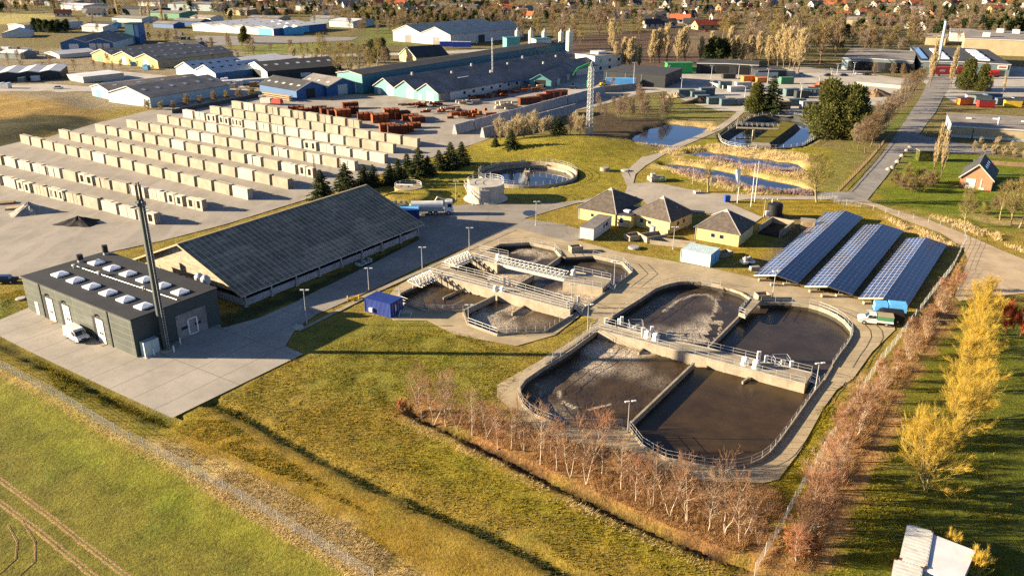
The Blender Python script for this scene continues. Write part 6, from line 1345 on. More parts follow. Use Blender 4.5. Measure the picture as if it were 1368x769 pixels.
# clutter of the left-hand yards: wrapped pallets, bales, bins
CL = [(8,66,'roof_white'),(22,68,'roof_mid'),(36,70,'roof_white'),(14,73,'box_steel'),(-2,70,'roof_tan'),(48,73,'roof_tan'),(104,62,'roof_white'),(236,52,'roof_white'),(248,53,'box_steel'),(240,47,'roof_tan'),(216,63,'roof_white'),(226,66,'wood'),(62,100,'box_steel'),(76,102,'roof_white'),(48,108,'roof_white'),(30,110,'box_steel'),(95,104,'dull_green'),(8,118,'roof_white'),(182,88,'wall_sky'),(196,93,'wall_sky'),(300,110,'roof_white'),(318,114,'roof_white'),(308,118,'roof_tan'),(340,116,'wood'),(262,114,'roof_white')]
by_ = {}
for x,y,c_ in CL:
    t = thing('pallet_stack','x','stack',V(x,y),rr.uniform(-.3,.3),'stacks in the left industrial yards'); l_ = rr.uniform(2.5,7); h = rr.uniform(1.6,2.8)
    m = MB(); k = int(l_/1.3)
    for i in range(k): m.box(-l_/2+i*l_/k+.05,-l_/2+(i+1)*l_/k-.05,-1.3,1.3,.15,h*rr.uniform(.8,1))
    m.box(-l_/2,l_/2,-1.2,1.2,.13,.5); m.build('load',c_,t); MB().box(-l_/2,l_/2,-1.35,1.35,0,.15).build('pallet','wood',t); by_.setdefault(c_,[]).append(t)
cn = {'roof_white':'white wrapped','roof_mid':'brownish grey','box_steel':'steel grey','roof_tan':'tan','wood':'brown timber','dull_green':'dull green','wall_sky':'bright blue'}
for c_,L in by_.items(): label_lr(L,cn[c_]+' stack in the left industrial yards, {} of these from the left')

XH = [(232,268,34,14,4,'wall_blue','roof_grey','low blue hall with grey roof left of the white stepped factory'),(255,282,29,16,4,'wall_white','roof_tan','white hall with tan roof behind the white stepped factory'),(345,380,18,16,4.5,'brick','roof_mid','long brick building above the white stepped factory'),(395,425,14,18,5,'wall_white','roof_dark','white building with dark roof at the top, left of the town'),(60,96,8,30,5,'wall_grey','roof_grey','grey hall near the top edge at the far left'),(10,45,6,30,5,'wall_tan','roof_mid','tan hall at the top left corner'),(185,225,8,30,5,'wall_white','roof_grey','white grey-roofed hall at the top, right of the far green hall'),(330,372,30,20,4,'wall_tan','roof_grey','long tan shed close behind the white stepped factory'),(415,448,31,20,4.5,'wall_grey','roof_mid','grey shed behind the wing of the white factory'),(0,28,78,12,3,'wall_grey','roof_white','small white-roofed shed at the left edge beside the wrapped pallets'),(205,236,70,14,3.5,'roof_grey','roof_tan','low tan shed right behind the yellow hall'),(240,262,66,10,3.5,'wall_blue','roof_dark','low dark blue shed behind the yellow hall, right one'),(1130,1165,34,20,5,'wall_tan','roof_mid','tan building at the edge of the town above the long workshop'),(1268,1300,55,30,6,'wall_white','roof_grey','white hall left of the beige factory block'),(1235,1262,60,24,5,'wall_tan','roof_tan','pale low hall behind the slender stack')]
for x0,x1,y,d,h,wl_,rf_,lab in XH: hall_b('industrial_hall',lab,(x0,y),(x1,y+1.2),(x1+10,y-3),h,1.6,1,wl_,rf_,axis='x',depth=d,lights=4 if d > 15 else 0)

rl_ = (V(1347,103)-V(1228,98)).length
sg = MB().box(rl_*.86,rl_*.97,-.3,-.12,3.6,5.6).build('sign_board','wall_white',rb); MB().box(rl_*.875,rl_*.955,-.34,-.31,4.2,5.0).build('sign_band','red_paint',sg)
# ================================================================= VEGETATION
def tubes(P0, P1, R0, R1, n=4):
    P0,P1 = np.asarray(P0,float),np.asarray(P1,float); k = len(P0); d = P1-P0; d /= np.linalg.norm(d,axis=1,keepdims=True)+1e-9
    a = np.cross(d, np.where(np.abs(d[:,2:])>.9, np.array([[1.,0,0]]), np.array([[0,0,1.]]))); a /= np.linalg.norm(a,axis=1,keepdims=True)+1e-9; b = np.cross(d,a)
    an = np.arange(n)*2*np.pi/n; o = a[:,None,:]*np.cos(an)[None,:,None]+b[:,None,:]*np.sin(an)[None,:,None]
    v = np.concatenate([P0[:,None]+o*np.asarray(R0)[:,None,None], P1[:,None]+o*np.asarray(R1)[:,None,None]],1).reshape(-1,3)
    i = np.arange(n); j = (i+1)%n; f = np.stack([i,j,n+j,n+i],-1)[None]+(np.arange(k)*2*n)[:,None,None]
    return v, f.reshape(-1,4)
def blades(P0, P1, W, rg):
    """flat tapering slivers, stored as quads with a narrow tip"""
    d = P1-P0; q = rg.normal(size=P0.shape); s = np.cross(d,q); s /= np.linalg.norm(s,axis=1,keepdims=True)+1e-9; s = s*np.asarray(W).reshape(-1,1)/2
    v = np.stack([P0-s,P0+s,P1+s*.3,P1-s*.3],1).reshape(-1,3); return v, np.arange(len(P0)*4).reshape(-1,4)
def join(parts):
    vs,fs,o = [],[],0
    for v,f in parts: vs.append(v); fs.append(f+o); o += len(v)
    return np.concatenate(vs),np.concatenate(fs)
def unit(v): return v/(np.linalg.norm(v,axis=1,keepdims=True)+1e-9)
def bare(seed, h, tr, clear, m, prof, el, bend, subs, sl, twn, tl, tw, stems=1, lean=.05, spread=.7, upk=.35):
    """leafless tree: (trunk+limb mesh, twig mesh)"""
    rg = np.random.default_rng(seed); T = []; 
    bp,bd,bl = [],[],[]
    for s in range(stems):
        az = rg.uniform(0,6.28); ln = rg.uniform(0,lean)+(.28*rg.uniform(.3,1) if stems > 1 else 0); top = h*rg.uniform(.80,.92) if stems > 1 else h*.9
        k = 8; t = np.linspace(0,1,k+1); wob = np.cumsum(rg.normal(0,.012*h,(k+1,2)),0); wob[0] = 0
        pts = np.stack([np.cos(az)*ln*top*t**.8+wob[:,0], np.sin(az)*ln*top*t**.8+wob[:,1], top*t],-1)
        rr_ = tr*(1-.88*t)/(stems**.4); T.append(tubes(pts[:-1],pts[1:],rr_[:-1],rr_[1:],5))
        mm = max(3,m//stems); tt = clear+(1-clear)*(np.arange(mm)+rg.uniform(0,1,mm))/mm
        x = tt*k; i = np.minimum(x.astype(int),k-1); fx = (x-i)[:,None]; B = pts[i]*(1-fx)+pts[i+1]*fx
        A = np.arange(mm)*2.4+rg.uniform(-.5,.5,mm)+az; e = np.radians(rg.uniform(el[0],el[1],mm))
        bp.append(B); bd.append(np.stack([np.cos(A)*np.cos(e),np.sin(A)*np.cos(e),np.sin(e)],-1)); bl.append(prof((tt-clear)/(1-clear))*h*rg.uniform(.75,1.2,mm))
    B,D,L = np.concatenate(bp),np.concatenate(bd),np.concatenate(bl); up = np.array([0,0,1.])
    at = lambda B,D,L,t,bn: B+D*(L*t)[:,None]+up*(bn*L*t*t)[:,None]
    r0 = np.clip(tr*.38*L/(L.max()+1e-9),.012,.2)
    for a,b in ((0,.35),(.35,.7),(.7,1)):
        o = np.ones(len(B)); T.append(tubes(at(B,D,L,a*o,bend),at(B,D,L,b*o,bend),r0*(1-a*.85),r0*(1-b*.85),3))
    i = rg.integers(0,len(B),subs); t = rg.uniform(.25,1,subs); SB = at(B[i],D[i],L[i],t,bend); SD = unit(D[i]+up*bend*1.4*t[:,None]+rg.normal(0,spread,(subs,3))+up*upk); SL = sl*h*rg.uniform(.5,1.2,subs)*(1.2-.5*t)
    K = []; o = np.ones(subs); K.append(tubes(SB,SB+SD*SL[:,None],.016*o+tw*.2,.006*o,3))
    j = rg.integers(0,subs,twn); t = rg.uniform(.1,1,twn); TB = SB[j]+SD[j]*(SL[j]*t)[:,None]; TD = unit(SD[j]+rg.normal(0,spread*.8,(twn,3))+up*upk*.8); TL = tl*rg.uniform(.5,1.3,twn)
    K.append(blades(TB,TB+TD*TL[:,None],tw*rg.uniform(.6,1.3,twn),rg)); return join(T),join(K)
PR = {}
def proto(key, label, cat, tk, bark, leaf, name='tree', single=False, crown='crown'):
    (tv,tf_),(cv,cf) = tk
    if single:
        v,f = join([(tv,tf_),(cv,cf)]); mi = np.concatenate([np.zeros(len(tf_)),np.ones(len(cf))]); o = raw(name,v,f,[bark,leaf],None,mi)
    else:
        o = thing(name,label,cat); raw('trunk',tv,tf_,bark,o); raw(crown,cv,cf,leaf,o)
    o['category'] = cat; PR.setdefault(key,[]).append(o); remember(o); return o
rv = random.Random(77)
def plant(key, px, py, h, label, group, at=None, sc=1.0, sink=0):
    """copy one of the prototypes of a kind; h = wanted height in metres"""
    src = rv.choice(PR[key]); x,y = at if at else G(px,py); k = h/PH_[key]*rv.uniform(.94,1.06)
    return dup(src,(x,y,zground(x,y)-.05-sink),rv.uniform(0,6.28),(k*sc,k*sc,k),label,group)
PH_ = {}
rnd = lambda t: .34*np.sqrt(np.clip(1-(t*1.0-.15)**2,0.02,1))*(1-.45*t)
ov = lambda t: .26*np.sin(np.pi*np.clip(t*.86+.1,0,1))+.02
colm = lambda t: .20*(1-t)+.09
for s in range(4): proto('birch','x','tree',bare(s+1,7.5,.080,.20,30,ov,(28,62),.35,190,.15,1500,.5,.015,stems=1 if s%2 else 2,lean=.06),'bark_birch',['twig_birch','twig_pinkgrey','twig_birch','twig_red'][s],'birch_tree')
PH_['birch'] = 7.5
for s in range(3): proto('hedge','x','tree',bare(s+20,5.5,.085,.10,36,rnd,(30,72),.3,300,.17,2600,.6,.016,stems=4,spread=.6,upk=.4),'bark_birch',['twig_red','twig_pinkgrey','twig_birch'][s],'hedgerow_tree')
PH_['hedge'] = 5.5
proto('copper','x','shrub',bare(31,2.6,.05,.1,20,rnd,(20,70),.2,160,.2,2600,.28,.06,stems=5),'bark_brown','leaf_copper','beech_shrub'); PH_['copper'] = 2.6
for s in range(3): proto('willow','x','tree',bare(s+40,9.0,.19,.07,70,lambda t: .50*np.sqrt(np.clip(1-(t*1.0-.25)**2,.02,1))*(1-.45*t),(12,72),.26,1100,.16,26000,.55,.0125,stems=5,spread=.5,upk=.34),'bark_olive','twig_yellow','willow_tree')
PH_['willow'] = 9.0
proto('osier','x','shrub',bare(50,4.6,.06,.04,50,rnd,(35,80),.3,420,.2,5200,.7,.024,stems=9,spread=.4,upk=.6),'bark_brown','twig_crimson','osier_shrub'); PH_['osier'] = 4.6
proto('osier_gold','x','shrub',bare(51,4.6,.06,.04,50,rnd,(35,80),.3,300,.2,3200,.8,.026,stems=8,spread=.4,upk=.6),'bark_olive','twig_yellow','willow_shrub'); PH_['osier_gold'] = 4.6
for s in range(3): proto('bigbare','x','tree',bare(s+60,11,.26,.2,34,rnd,(18,60),.28,420,.13,3600,.7,.03),'bark_olive','twig_olive','bare_tree')
PH_['bigbare'] = 11
for s in range(3): proto('brown','x','tree',bare(s+70,9,.16,.18,30,rnd,(25,65),.25,280,.14,2400,.75,.04),'bark_brown',['twig_brown','twig_far','twig_far_pink'][s],'bare_tree')
PH_['brown'] = 9
for s in range(2): proto('straw','x','shrub',bare(s+80,7,.10,.05,40,rnd,(30,78),.25,360,.18,2800,.9,.045,stems=7,spread=.45,upk=.5),'bark_brown','twig_straw','bare_shrub')
PH_['straw'] = 7
for s in range(3): proto('poplar','x','tree',bare(s+90,20,.30,.10,60,colm,(56,78),.25,700,.075,5600,1.3,.085,spread=.32,upk=.6,lean=.02),'bark_brown','twig_poplar','poplar_tree')
PH_['poplar'] = 20
for s in range(2): proto('bush','x','shrub',bare(s+100,3.2,.05,.02,30,rnd,(15,75),.2,240,.22,2000,.5,.035,stems=8),'bark_brown',['twig_olive','twig_brown'][s],'bare_shrub')
PH_['bush'] = 3.2
proto('pollard','x','tree',bare(110,5.6,.30,.45,14,lambda t: .22+0*t,(5,50),.3,120,.14,700,.5,.03),'bark_olive','twig_olive','pollard_tree'); PH_['pollard'] = 5.6
# conifers: whorls of drooping boughs covered in short sprays
def conifer(seed, h, wd, whorls, nb, sp, tip=1.0, base=.04, dens=1.0, irregular=.15, droop=.25):
    rg = np.random.default_rng(seed); T = [tubes([[0,0,0]],[[0,0,h*.97]],[h*.022],[.02],6)]; P0,P1 = [],[]
    for k in range(whorls):
        t = base+(1-base)*(k+.5)/whorls
        for j in range(nb):
            a = 2.4*j*1.7+k*.9+rg.uniform(-.4,.4); L = wd/2*((1-t)**tip)*rg.uniform(1-irregular*2,1+irregular)+.15; z = h*t; dz = -droop*L+rg.normal(0,.08)*h*.04
            b0 = np.array([0,0,z]); b1 = np.array([np.cos(a)*L,np.sin(a)*L,z+dz]); T.append(tubes([b0],[b1],[.03],[.01],3))
            n_ = max(4,int(L*sp*dens)); u = rg.uniform(.12,1,n_)[:,None]; q = b0+(b1-b0)*u; sd_ = np.array([-np.sin(a),np.cos(a),0])*rg.choice([-1,1],(n_,1))
            d = (b1-b0)/L*.5+sd_*rg.uniform(.3,1,(n_,1))+rg.normal(0,.25,(n_,3))+np.array([0,0,-.12]); P0.append(q); P1.append(q+unit(d)*(.18+.20*L*(1-u*.5))*rg.uniform(.6,1.2,(n_,1)))
    P0,P1 = np.concatenate(P0),np.concatenate(P1); return join(T),blades(P0,P1,.16*np.ones(len(P0))+.02*h,rg)
for s in range(3): proto('fir','x','conifer',conifer(s+1,8,6.2,22,9,10,.8),'bark_brown','needle_dark','fir_tree')
PH_['fir'] = 8
def clump_tree(seed, h, wd, n_, sz, base=.1, lobes=9):
    """broad evergreen: sprays gathered on the shells of many uneven clumps"""
    rg = np.random.default_rng(seed); T = [tubes([[0,0,0]],[[0,0,h*.8]],[h*.03],[.05],6)]; P = []; D = []
    for k in range(lobes):
        t = rg.uniform(base,1)**.9; r = wd/2*(1-.72*t)*rg.uniform(.3,.95); a = rg.uniform(0,6.28); c = np.array([np.cos(a)*r,np.sin(a)*r,h*(.10+.78*t)]); R_ = wd*rg.uniform(.13,.22)*(1.15-.5*t)
        T.append(tubes([[0,0,max(.3,c[2]-R_)]],[c],[.09],[.03],3)); m = n_//lobes; q = unit(rg.normal(size=(m,3))); rad = R_*rg.uniform(.55,1.08,(m,1))*np.array([1,1,1.15]); P.append(c+q*rad); D.append(q*.7+rg.normal(0,.5,(m,3))+np.array([0,0,.25]))
    P,D = np.concatenate(P),unit(np.concatenate(D)); P[:,2] = np.maximum(P[:,2],.2); return join(T),blades(P,P+D*sz*rg.uniform(.6,1.4,(len(P),1)),sz*.55*rg.uniform(.6,1.3,len(P)),rg)
for s in range(2): proto('yew','x','conifer',clump_tree(s+5,12,11,12000,.55,base=.04,lobes=46),'bark_brown','needle_olive','conifer_tree')
PH_['yew'] = 12
for s in range(2): proto('ever','x','tree',clump_tree(s+15,9,8,1500,.9,lobes=18),'bark_brown','ever_green','evergreen_tree')
PH_['ever'] = 9
# light single-mesh trees for the far town (too small to show parts)
for s,(lf) in enumerate(('twig_far','twig_olive','twig_brown','twig_far_pink')): proto('far_bare','x','tree',bare(s+130,10,.2,.12,18,rnd,(25,70),.25,90,.16,560,1.2,.14),'bark_brown',lf,'bare_tree',True)
PH_['far_bare'] = 10
for s in range(2): proto('far_ever','x','tree',clump_tree(s+140,9,7,420,1.3,lobes=12),'bark_brown','ever_green','evergreen_tree',True)
PH_['far_ever'] = 9
# ---------------------------------------------------------------- planting
def row(key, pts, label, group, hs, sc=1.0):
    out = []
    for i,p in enumerate(pts):
        h = hs(i) if callable(hs) else (zat(p[0],p[1],p[2]) if len(p) > 2 else hs); out.append(plant(key,p[0],p[1],h,'x',group,sc=sc))
    label_lr(out,label); return out
B1 = [(564,553),(579,562),(596,566),(612,573),(631,579),(650,584),(665,597),(683,600),(700,602),(722,619),(743,628),(762,637),(783,646),(804,633),(830,655),(849,670),(872,677),(895,690),(918,698),(946,708),(968,712),(988,725)]
row('birch',B1,'pale-stemmed leafless birch in the row below the basins, {} from the left','birches below the basins',lambda i: rv.uniform(6.0,8.4))
B2 = [(600,548),(645,566),(695,584),(735,606),(786,620),(842,646),(895,668),(955,688),(1004,712),(1014,728)]
row('birch',B2,'smaller leafless birch behind the front birch row, {} from the left','birches behind the front row',lambda i: rv.uniform(2.8,4.4))
row('copper',[(538,548),(1062,742),(1088,742),(1128,598),(1108,640)],'copper-leaved beech bush, {} from the left','copper beech bushes',lambda i: (2.2,3.6,2.6,2.4,2.2)[i])
hl = [(1056,748),(1078,708),(1094,668),(1112,634),(1131,600),(1150,566),(1168,536),(1186,508),(1209,482),(1227,460),(1243,439),(1255,418),(1266,396),(1276,374)]
H1 = []
for i in range(len(hl)-1):
    for k in (0,.5):
        x = hl[i][0]+(hl[i+1][0]-hl[i][0])*k; y = hl[i][1]+(hl[i+1][1]-hl[i][1])*k; H1.append((x+rv.uniform(-9,9),y+rv.uniform(-3,3)))
row('hedge',H1,'reddish leafless tree in the hedgerow along the right fence, {} from the left','hedgerow trees on the right',lambda i: rv.uniform(4.8,7.0)*(1 if i < 11 else .66),1.15)
W1 = [(1236,654,9.6),(1279,588,8.0),(1296,560,7.4),(1290,522,7.6),(1304,500,7.8),(1300,470,7.2),(1313,446,7.0),(1306,420,5.6),(1318,400,4.2)]
ww = []
for x,y,h in W1: ww.append(plant('willow',x,y,h,'x','golden willows on the right lawn',sc=1.0))
label_lr(ww,'golden leafless willow in the column on the right lawn, {} from the left')
ww[0]['label'] = 'big round golden willow standing nearest, with its pale trunk showing'
row('osier',[(1345,446),(1362,450),(1382,446)],'dark red osier bush at the right edge behind the willows, {} from the left','red osiers',4.6)
row('osier_gold',[(1268,742),(1304,775),(1332,430)],'golden willow bush, {} from the left of the small ones','small golden willow bushes',lambda i: (2.6,3.4,3.6)[i])
row('fir',[(430,267,224),(462,254,217),(486.5,250,219),(499,248,220),(521,246,216),(532,242,210),(544.5,233,205),(560,235,198),(572,234,206),(587,226,198),(602.5,225,190),(617,219,188)],'dark fir in the row behind the storage hall, {} from the left','firs behind the storage hall',None,1.3)
row('fir',[(662,198,184),(683,202,175),(746,184,156)],'dark fir on the meadow behind the round settling tank, {} from the left','firs on the meadow',None,1.3)
plant('yew',1106,181,zat(1110,185,110),'huge dark olive conifer by the lagoon, left and front of its pair',"big conifers by the lagoon",sc=1.05); plant('yew',1133,184,zat(1128,185,108),'huge dark olive conifer by the lagoon, right of its pair',"big conifers by the lagoon",sc=1.0)
plant('yew',1009,150,zat(1010,150,106),'olive conifer with pale side beside the recycling yard, left of two','conifers by the recycling yard',sc=.85); plant('fir',1029,151,zat(1029,151,97),'taller pointed conifer beside the recycling yard, right of two','conifers by the recycling yard',sc=1.1)
plant('yew',1290,120,zat(1290,121,80),'dark conifer in front of the red trailer, left of two','conifers by the red trailer',sc=.8); plant('yew',1311,122,zat(1311,122,84),'dark conifer in front of the red trailer, right of two','conifers by the red trailer',sc=.7)
row('brown',[(1146,200),(1156,204),(1163,196),(1168,190),(1174,183),(1180,175),(1185,169),(1191,162),(1199,152),(1205,146),(1211,139),(1218,129),(1223,124),(1228,119),(1233,112),(1150,190),(1160,180),(1170,170),(1182,160),(1194,148),(1206,132)],'leafless brown tree lining the left side of the main street, {} from the left','trees along the main street',lambda i: rv.uniform(7.5,10.5),1.15)
row('straw',[(1140,190),(1152,182),(1160,172),(1200,142),(1212,134)],'bushy pale undergrowth shrub beside the main street trees, {} from the left','shrubs along the main street',lambda i: rv.uniform(4,6))
plant('bigbare',1091,270,zat(1091,270,200),'large leafless tree with many limbs between the reed channel and the solar arrays','single trees'); plant('pollard',946,256,zat(946,256,222),'stout pollarded tree on the plaza edge by the reed channel','single trees')
row('poplar',[(1246,233,172),(1257,236,178)],'slim pale poplar of the pair beside the olive shed, {} from the left','twin poplars',None,.62)
row('bush',[(1196,248),(1206,253),(1218,256),(1230,256),(1240,250),(1212,243),(1228,244),(1248,246)],'low olive-brown bush in the clump on the lawn before the poplars, {} from the left','bushes on the lawn',lambda i: rv.uniform(2.8,4.2))
row('bigbare',[(1288,302,246),(1336,293,240),(1350,300,236),(1362,304,238),(1384,300,236)],'yellowish leafless tree in front of the brick house, {} from the left','trees before the brick house',None,.8)
row('bush',[(1300,284),(1316,290),(1330,280),(1352,286),(1362,276),(1342,270)],'straggly bush around the brick house, {} from the left','bushes at the brick house',lambda i: rv.uniform(2,3.2))
row('straw',[(1302,203),(1314,205),(1326,207),(1340,209),(1354,211),(1368,213),(1310,196),(1330,199),(1350,202)],'orange-brown shrub in the hedge before the right grey workshop, {} from the left','hedge at the repair shop',lambda i: rv.uniform(2.6,3.6))
PQ = [(818,76,26),(823,93,58),(830,93,55),(836,93,51),(842,94,53),(847,93,51),(853,93,60),(869,84,54),(874,84,44),(881,84,38),(891,84,31),(904.6,86,42),(915,86,38),(971,82,37),(991,86,59),(1013,87,42),(1026,89,51),(980,84,50),(1001,86,48),(1033,89,44),(1047,91,40),(1060,94,44),(950,82,44),(935,84,48),(1039,90,38),(1054,92,36),(1066,97,38)]
row('poplar',PQ,'tall straw-coloured poplar in the line behind the service yards, {} from the left','poplars behind the service yards',None,1.3)
row('poplar',[(1242,116,52),(1270,118,62),(1322,123,104),(1340,126,102)],'pale poplar near the black-roofed hall, {} from the left','poplars by the black-roofed hall',None,.7)
row('poplar',[(160,27,0),(190,28,9),(200,30,7),(217,33,8)],'pale poplar among the halls at the far upper left, {} from the left','poplars at the upper left',None,.9)
row('straw',[(668,190),(678,192),(688,188),(700,190),(712,187),(724,184),(736,180),(706,180),(692,180),(770,176),(775,182)],'pale bushy shrub by the concrete wall blocks, {} from the left','pale shrubs by the wall blocks',lambda i: rv.uniform(5,7.5))
row('brown',[(796+rv.uniform(-4,100),138+rv.uniform(0,24)) for i in range(26)],'thin brown tree of the thicket beside the pond, {} from the left','thicket beside the pond',lambda i: rv.uniform(4.5,7.5))
row('brown',[(876,110),(762,184),(818,120)],'single bare tree in the yards by the anthracite building, {} from the left','single bare trees in the yards',6)
row('bigbare',[(440,92),(452,100),(466,104),(480,100),(494,96),(505,90),(430,84)],'tall bare willow beyond the blue halls, {} from the left','tall bare trees beyond the blue halls',lambda i: rv.uniform(12,17))
row('straw',[(405,82),(420,86),(436,98),(455,108),(474,108),(492,104),(512,98),(414,92),(392,80)],'brown shrub in the belt behind the black open hall, {} from the left','shrub belt behind the open hall',lambda i: rv.uniform(4,7))
row('ever',[(48,42),(56,43),(64,44),(72,44),(80,44),(90,44)],'dark conifer in the row by the pale left warehouse, {} from the left','conifers at the left warehouse',lambda i: 10); plant('yew',327,58,zat(327,58,34),'lone dark pine on the lawn before the white stepped factory','single trees',sc=.8)
row('bush',[(198,146),(215,147),(232,146),(250,142),(268,139),(286,136),(303,133),(320,131),(336,130)],'twiggy bush along the dark fence behind the concrete rows, {} from the left','bushes along the dark fence',lambda i: rv.uniform(3,5))
row('ever',[(500,84),(510,80),(945,82),(955,86),(965,84),(980,80),(1000,72),(1090,62),(1104,58),(1116,66),(1130,52),(1148,46)],'dark evergreen in the woods behind the yards, {} from the left','evergreens in the woods',lambda i: rv.uniform(9,15))
row('far_bare',[(1140,48),(1155,62),(1162,66),(1172,70),(1188,72),(1202,74),(1212,72),(1222,66)],'broad yellowish tree behind the long grey workshop, {} from the left','trees behind the long workshop',lambda i: rv.uniform(10,13))
row('brown',[(1168,102),(1192,104),(1204,106),(1002,88)],'small round street tree before the long grey workshop, {} from the left','street trees before the long workshop',lambda i: 7)
row('far_ever',[(1312,46),(1322,44),(1332,48),(1346,50),(1356,48),(1340,40)],'dark tree in the group above the beige factory block, {} from the left','dark trees above the beige block',lambda i: rv.uniform(11,15))
# woods: what nothing tells apart shares a label
def wood(key, poly, n_, hr_, label, group, sc=1.0, bias=1):
    xs,ys = [p[0] for p in poly],[p[1] for p in poly]; c_ = 0; out = []
    while c_ < n_:
        x = rv.uniform(min(xs),max(xs)); y = min(ys)+(max(ys)-min(ys))*rv.random()**(1/bias)
        if inside(poly,np.array([x]),np.array([y]))[0]: out.append(plant(key,x,y,rv.uniform(*hr_),label,group,sc=sc)); c_ += 1
    return out
wood('far_bare',[(960,52),(1000,46),(1120,46),(1130,74),(1085,90),(975,80)],46,(12,19),'leafless tree in the brown wood behind the poplar line','wood behind the poplar line')
wood('far_bare',[(690,46),(720,38),(800,30),(870,32),(860,52),(770,66),(700,62)],46,(9,15),'leafless tree in the brown wood behind the silos','wood behind the silos')
wood('far_bare',[(455,75),(525,62),(520,88),(470,104),(440,98)],14,(6,10),'leafless tree in the belt left of the yellow gabled house','belt left of the yellow house')
wood('far_bare',[(-20,76),(60,72),(118,80),(110,98),(0,92)],9,(4,7),'leafless tree beside the long white shelter at the left edge','trees beside the long white shelter')
wood('far_bare',[(235,58),(330,66),(440,60),(500,70),(430,82),(330,74),(240,64)],16,(5,9),'leafless tree on the lawn edge before the white stepped factory','trees at the lawn edge')
wood('far_bare',[(460,40),(520,34),(700,36),(690,44),(600,44),(520,48),(470,56)],22,(7,11),'leafless tree around the big white warehouse','trees around the white warehouse')
wood('far_bare',[(1130,52),(1230,40),(1245,58),(1225,76),(1140,76)],24,(9,13),'leafless tree in the wood behind the long grey workshop','wood behind the long workshop')
wood('far_bare',[(0,10),(230,6),(460,18),(460,31),(270,36),(240,24),(120,12),(0,16)],34,(6,10),'leafless tree in the gardens along the top left edge','trees along the top left edge')
wood('far_bare',[(60,44),(100,48),(175,62),(240,60),(260,46),(200,40),(120,34)],20,(4,8),'leafless tree in the yards around the teal tower','trees around the teal tower')
wood('far_bare',[(100,90),(240,60),(330,58),(470,66),(450,84),(330,80),(240,92),(110,98)],30,(3,6),'small leafless tree in the strips between the left industrial halls','small trees between the left halls')
wood('far_ever',[(120,20),(250,14),(420,14),(430,24),(250,30)],12,(6,9),'small dark evergreen among the top left halls','evergreens among the top left halls')
wood('far_bare',[(80,24),(150,22),(240,30),(235,36),(120,30)],10,(6,9),'leafless tree among the far left halls','trees among the far left halls')
# the rest of the far woods and gardens as one mass
def mass(name, polys, n_, hr_, keys, label):
    by = {}
    for key in keys:
        for o in PR[key]: me = o.data; v = np.empty(len(me.vertices)*3); me.vertices.foreach_get('co',v); f = np.empty(len(me.polygons)*4,int); me.loops.foreach_get('vertex_index',f); mi = np.empty(len(me.polygons),int); me.polygons.foreach_get('material_index',mi); by[o.name] = (v.reshape(-1,3),f.reshape(-1,4),mi,PH_[key],[m.name for m in me.materials])
    V_,F_,M_,o_ = [],[],[],0; mats = []; rg = np.random.default_rng(9)
    for poly,w_ in polys:
        xs,ys = [p[0] for p in poly],[p[1] for p in poly]; c_ = 0
        while c_ < int(n_*w_):
            x,y = rg.uniform(min(xs),max(xs)),rg.uniform(min(ys),max(ys))
            if not inside(poly,np.array([x]),np.array([y]))[0]: continue
            v,f,mi,h0,mm = by[list(by)[rg.choice(len(by),p=np.array([.20,.24,.2,.16,.10,.10]) if len(by) == 6 else None)]]; k = rg.uniform(*hr_)/h0; a = rg.uniform(0,6.28); X,Y = G(x,y); sel = rg.random(len(f)) < (.55 if y < 20 else .8); f = f[sel]; mi = mi[sel]
            V_.append(np.stack([(v[:,0]*np.cos(a)-v[:,1]*np.sin(a))*k+X,(v[:,0]*np.sin(a)+v[:,1]*np.cos(a))*k+Y,v[:,2]*k],-1)); F_.append(f+o_); o_ += len(v)
            for m in mm:
                if m not in mats: mats.append(m)
            M_.append(np.array([mats.index(m) for m in mm])[mi]); c_ += 1
    o = raw(name,np.concatenate(V_),np.concatenate(F_),mats,None,np.concatenate(M_)); return tag(o,label,'woodland',None,'stuff')
mass('woodland',[([(440,-8),(700,-8),(1400,-8),(1420,36),(1250,44),(1130,44),(1000,40),(880,30),(700,34),(640,30),(560,26),(440,34)],.70),([(-60,-8),(450,-8),(450,24),(330,22),(230,14),(100,12),(-60,16)],.24),([(-60,8),(80,12),(80,16),(-60,22)],.03),([(1235,36),(1420,36),(1420,56),(1330,54),(1235,60)],.04),([(470,30),(640,24),(700,34),(700,40),(560,36)],.08)],2100,(6,12),('far_bare','far_ever'),'far brown and olive mass of garden trees and woods among the town houses')
# remove the prototypes themselves
for L in PR.values():
    for o in L: drop(o)
